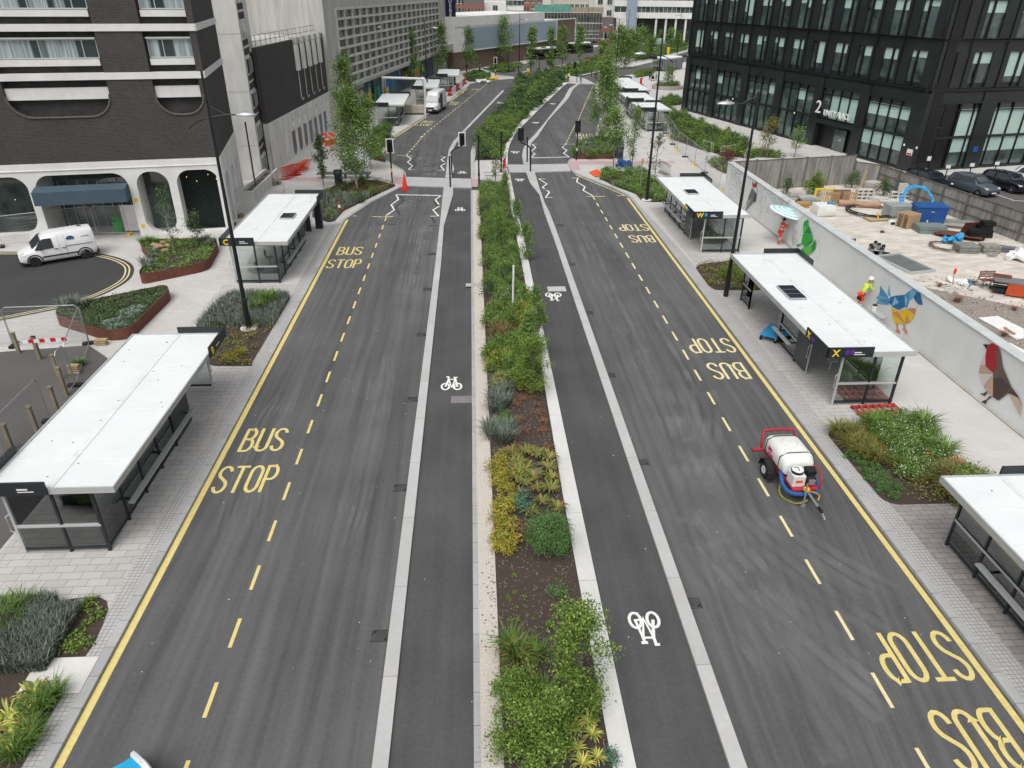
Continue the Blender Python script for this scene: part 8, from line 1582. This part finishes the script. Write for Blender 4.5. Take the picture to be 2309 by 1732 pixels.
for b_, t_, R0 in [((610,1010),(560,400),2.6),((700,1000),(640,520),2.4),((760,900),(740,450),2.2),((860,900),(850,500),2.2),((940,880),(930,410),2.4),((1090,870),(1090,560),2.0),((520,900),(540,520),2.4),((680,830),(690,480),2.2),((800,800),(810,560),2.0)]: tree('bushy far tree in the green cluster right of the far junction', 'b', b_, t_, R0, LG, BARK, 2000, .30, .12, .5, group='tree cluster right of the far junction')
for b_, t_, R0, lb in [((1370,700),(1370,430),2.0,'far tree in front of the white columns, left one'),((1480,690),(1490,500),1.8,'far tree in front of the white columns, middle one'),((1600,640),(1590,420),2.2,'far tree touching the left edge of the office block'),((1230,640),(1220,460),1.6,'small far tree by the pale green van'),((380,800),(330,620),1.6,'small far tree at the left of the wooden hoardings')]: tree(lb, 'b', b_, t_, R0, LG, BARK, 1600, .32, .15, .5)
X, Y = at('b', 1330, 1300); t = thing('round_planter', 'round planted bed with a small tree near the left corner of the office block', 'planter', (X, Y, .1)); MB().lathe([(2.6,0),(2.7,.6),(2.4,.6),(2.3,.45),(.01,.45)], n=28).build('rim', CONC, t); tree('small light tree growing in the round planter by the office block', 'b', (0,0), (0,0), 1.3, LG, BARK, 1200, .2, .2, .3, XY=(X, Y, 3.6))
for i in range(26): a = random.random()*6.28; r = 2.0*math.sqrt(random.random()); put(bushR if i % 3 else bushG, X+r*math.cos(a), Y+r*math.sin(a), 'dry looking shrub in the round planter by the office block', 'shrub', 'shrubs of the round planter', 1.5, .5)
SB = poly('b', [(1270,1500),(1290,1470),(1520,1480),(1525,1540),(1290,1560)]); struct('planting_bed', SB, None, .11, MULCH)
for x, y in scatter(SB, 24): put(random.choice([bushB, bushG, bushR]), x, y, 'shrub in the bed against the left corner of the office block', 'shrub', 'shrubs at the corner of the office block', 1.6)
# ---- far beds with shrubs
FB1 = poly('a', [(600,880),(640,810),(800,790),(960,800),(930,880),(760,905)]); FB2 = poly('a', [(280,930),(420,890),(560,930),(610,980),(470,1020),(300,1020)])
FB3 = polym(.1, ('a', [(1240,930),(1330,860),(1700,800),(2050,780),(2060,850),(1750,935),(1600,945)]), ); FB4 = poly('b', [(0,950),(250,830),(480,800),(560,900),(480,960),(200,1050),(0,1090)]); FB5 = poly('b', [(850,880),(900,800),(1300,680),(1640,640),(1620,740),(1250,820),(1000,880)]); FB6 = poly('b', [(850,1060),(1200,1020),(1090,1110),(870,1140)]); FB7 = polym(.1, ('n', [(740,1350),(870,1375),(780,1260),(940,1100),(940,980),(860,930),(760,1010)]))
for j, (p, n_, lb, sc) in enumerate([(FB1, 60, 'low green shrubs in the island bed in front of the blank blue panel', 2.2), (FB2, 50, 'green shrubs in the bed behind the far left sacks', 1.9), (FB3, 110, 'green shrubs in the rusty edged bed right of the far crossing', 2.2), (FB4, 80, 'yellow green shrubs in the bed under the far trees', 2.2), (FB5, 90, 'low green shrubs in the verge in front of the white columns', 2.6), (FB6, 40, 'dark low shrubs in the strip behind the white roofed shelters', 2.0), (FB7, 46, 'mixed shrubs in the bed behind the big birch', 1.7)]):
    struct('planting_bed', p, .05, .18, mat('green_undergrowth', (.05,.10,.02), .9, var=.4, scale=1.5) if j in (0,2,3,4) else MULCH)
    mass('shrub_mass', lb, 'shrubs', scatter(p, n_), [bushG, bushB, bushG, bushD] + ([bushO] if j == 3 else []), sc*.7, sc*1.1, sz=.5)
strip('steel_edging', poly('a', [(1235,925),(1330,890),(1600,945)]), .12, .1, .55, CORT); strip('steel_edging', poly('n', [(750,1352),(875,1378)]), .1, .1, .4, CORT); strip('steel_edging', poly('m', [(0,0),(1,1)]), .01, -1, -.9, CORT) if False else None
for x, y in [(random.gauss(-4,3), random.uniform(176,182)) for i in range(1)]: pass
# fallen leaves on the verge
b = MB(); random.seed(77)
for i in range(110): y = random.choice([random.uniform(10,17), random.uniform(13,15.5), random.uniform(10,40)]); x = .42-abs(random.gauss(0,.16)); s_ = random.uniform(.015,.035); b.cbox((x,y,.112), (s_*2,s_,.004), random.random()*3)
tag(b.build('fallen_leaves', mat('fallen_leaf', (.12,.06,.04), .9, var=.4, c2=(.28,.15,.10), scale=20)), 'scattered brown leaves blown on to the cream gravel verge', 'leaves', kind='stuff')
b = MB(); random.seed(78)
for i in range(2600): y = random.uniform(9.9,28); x = random.uniform(.5,2.8); s_ = random.uniform(.008,.018); b.cbox((x,y,.1), (s_*random.uniform(1.5,4),s_,.012), random.random()*3, random.uniform(-.3,.3), random.uniform(-.3,.3))
tag(b.build('bark_chips', mat('bark_chip', (.09,.06,.045), .9, var=.5, c2=(.42,.36,.32), scale=14)), 'pale and dark bark chips scattered over the mulch of the median', 'bark chips', kind='stuff')
for o in HIDE:                                   # the first plant of each kind is only a pattern for its copies: take it out of the scene
    for c in list(o.children): bpy.data.objects.remove(c)
    if o.name in bpy.data.objects: bpy.data.objects.remove(o)
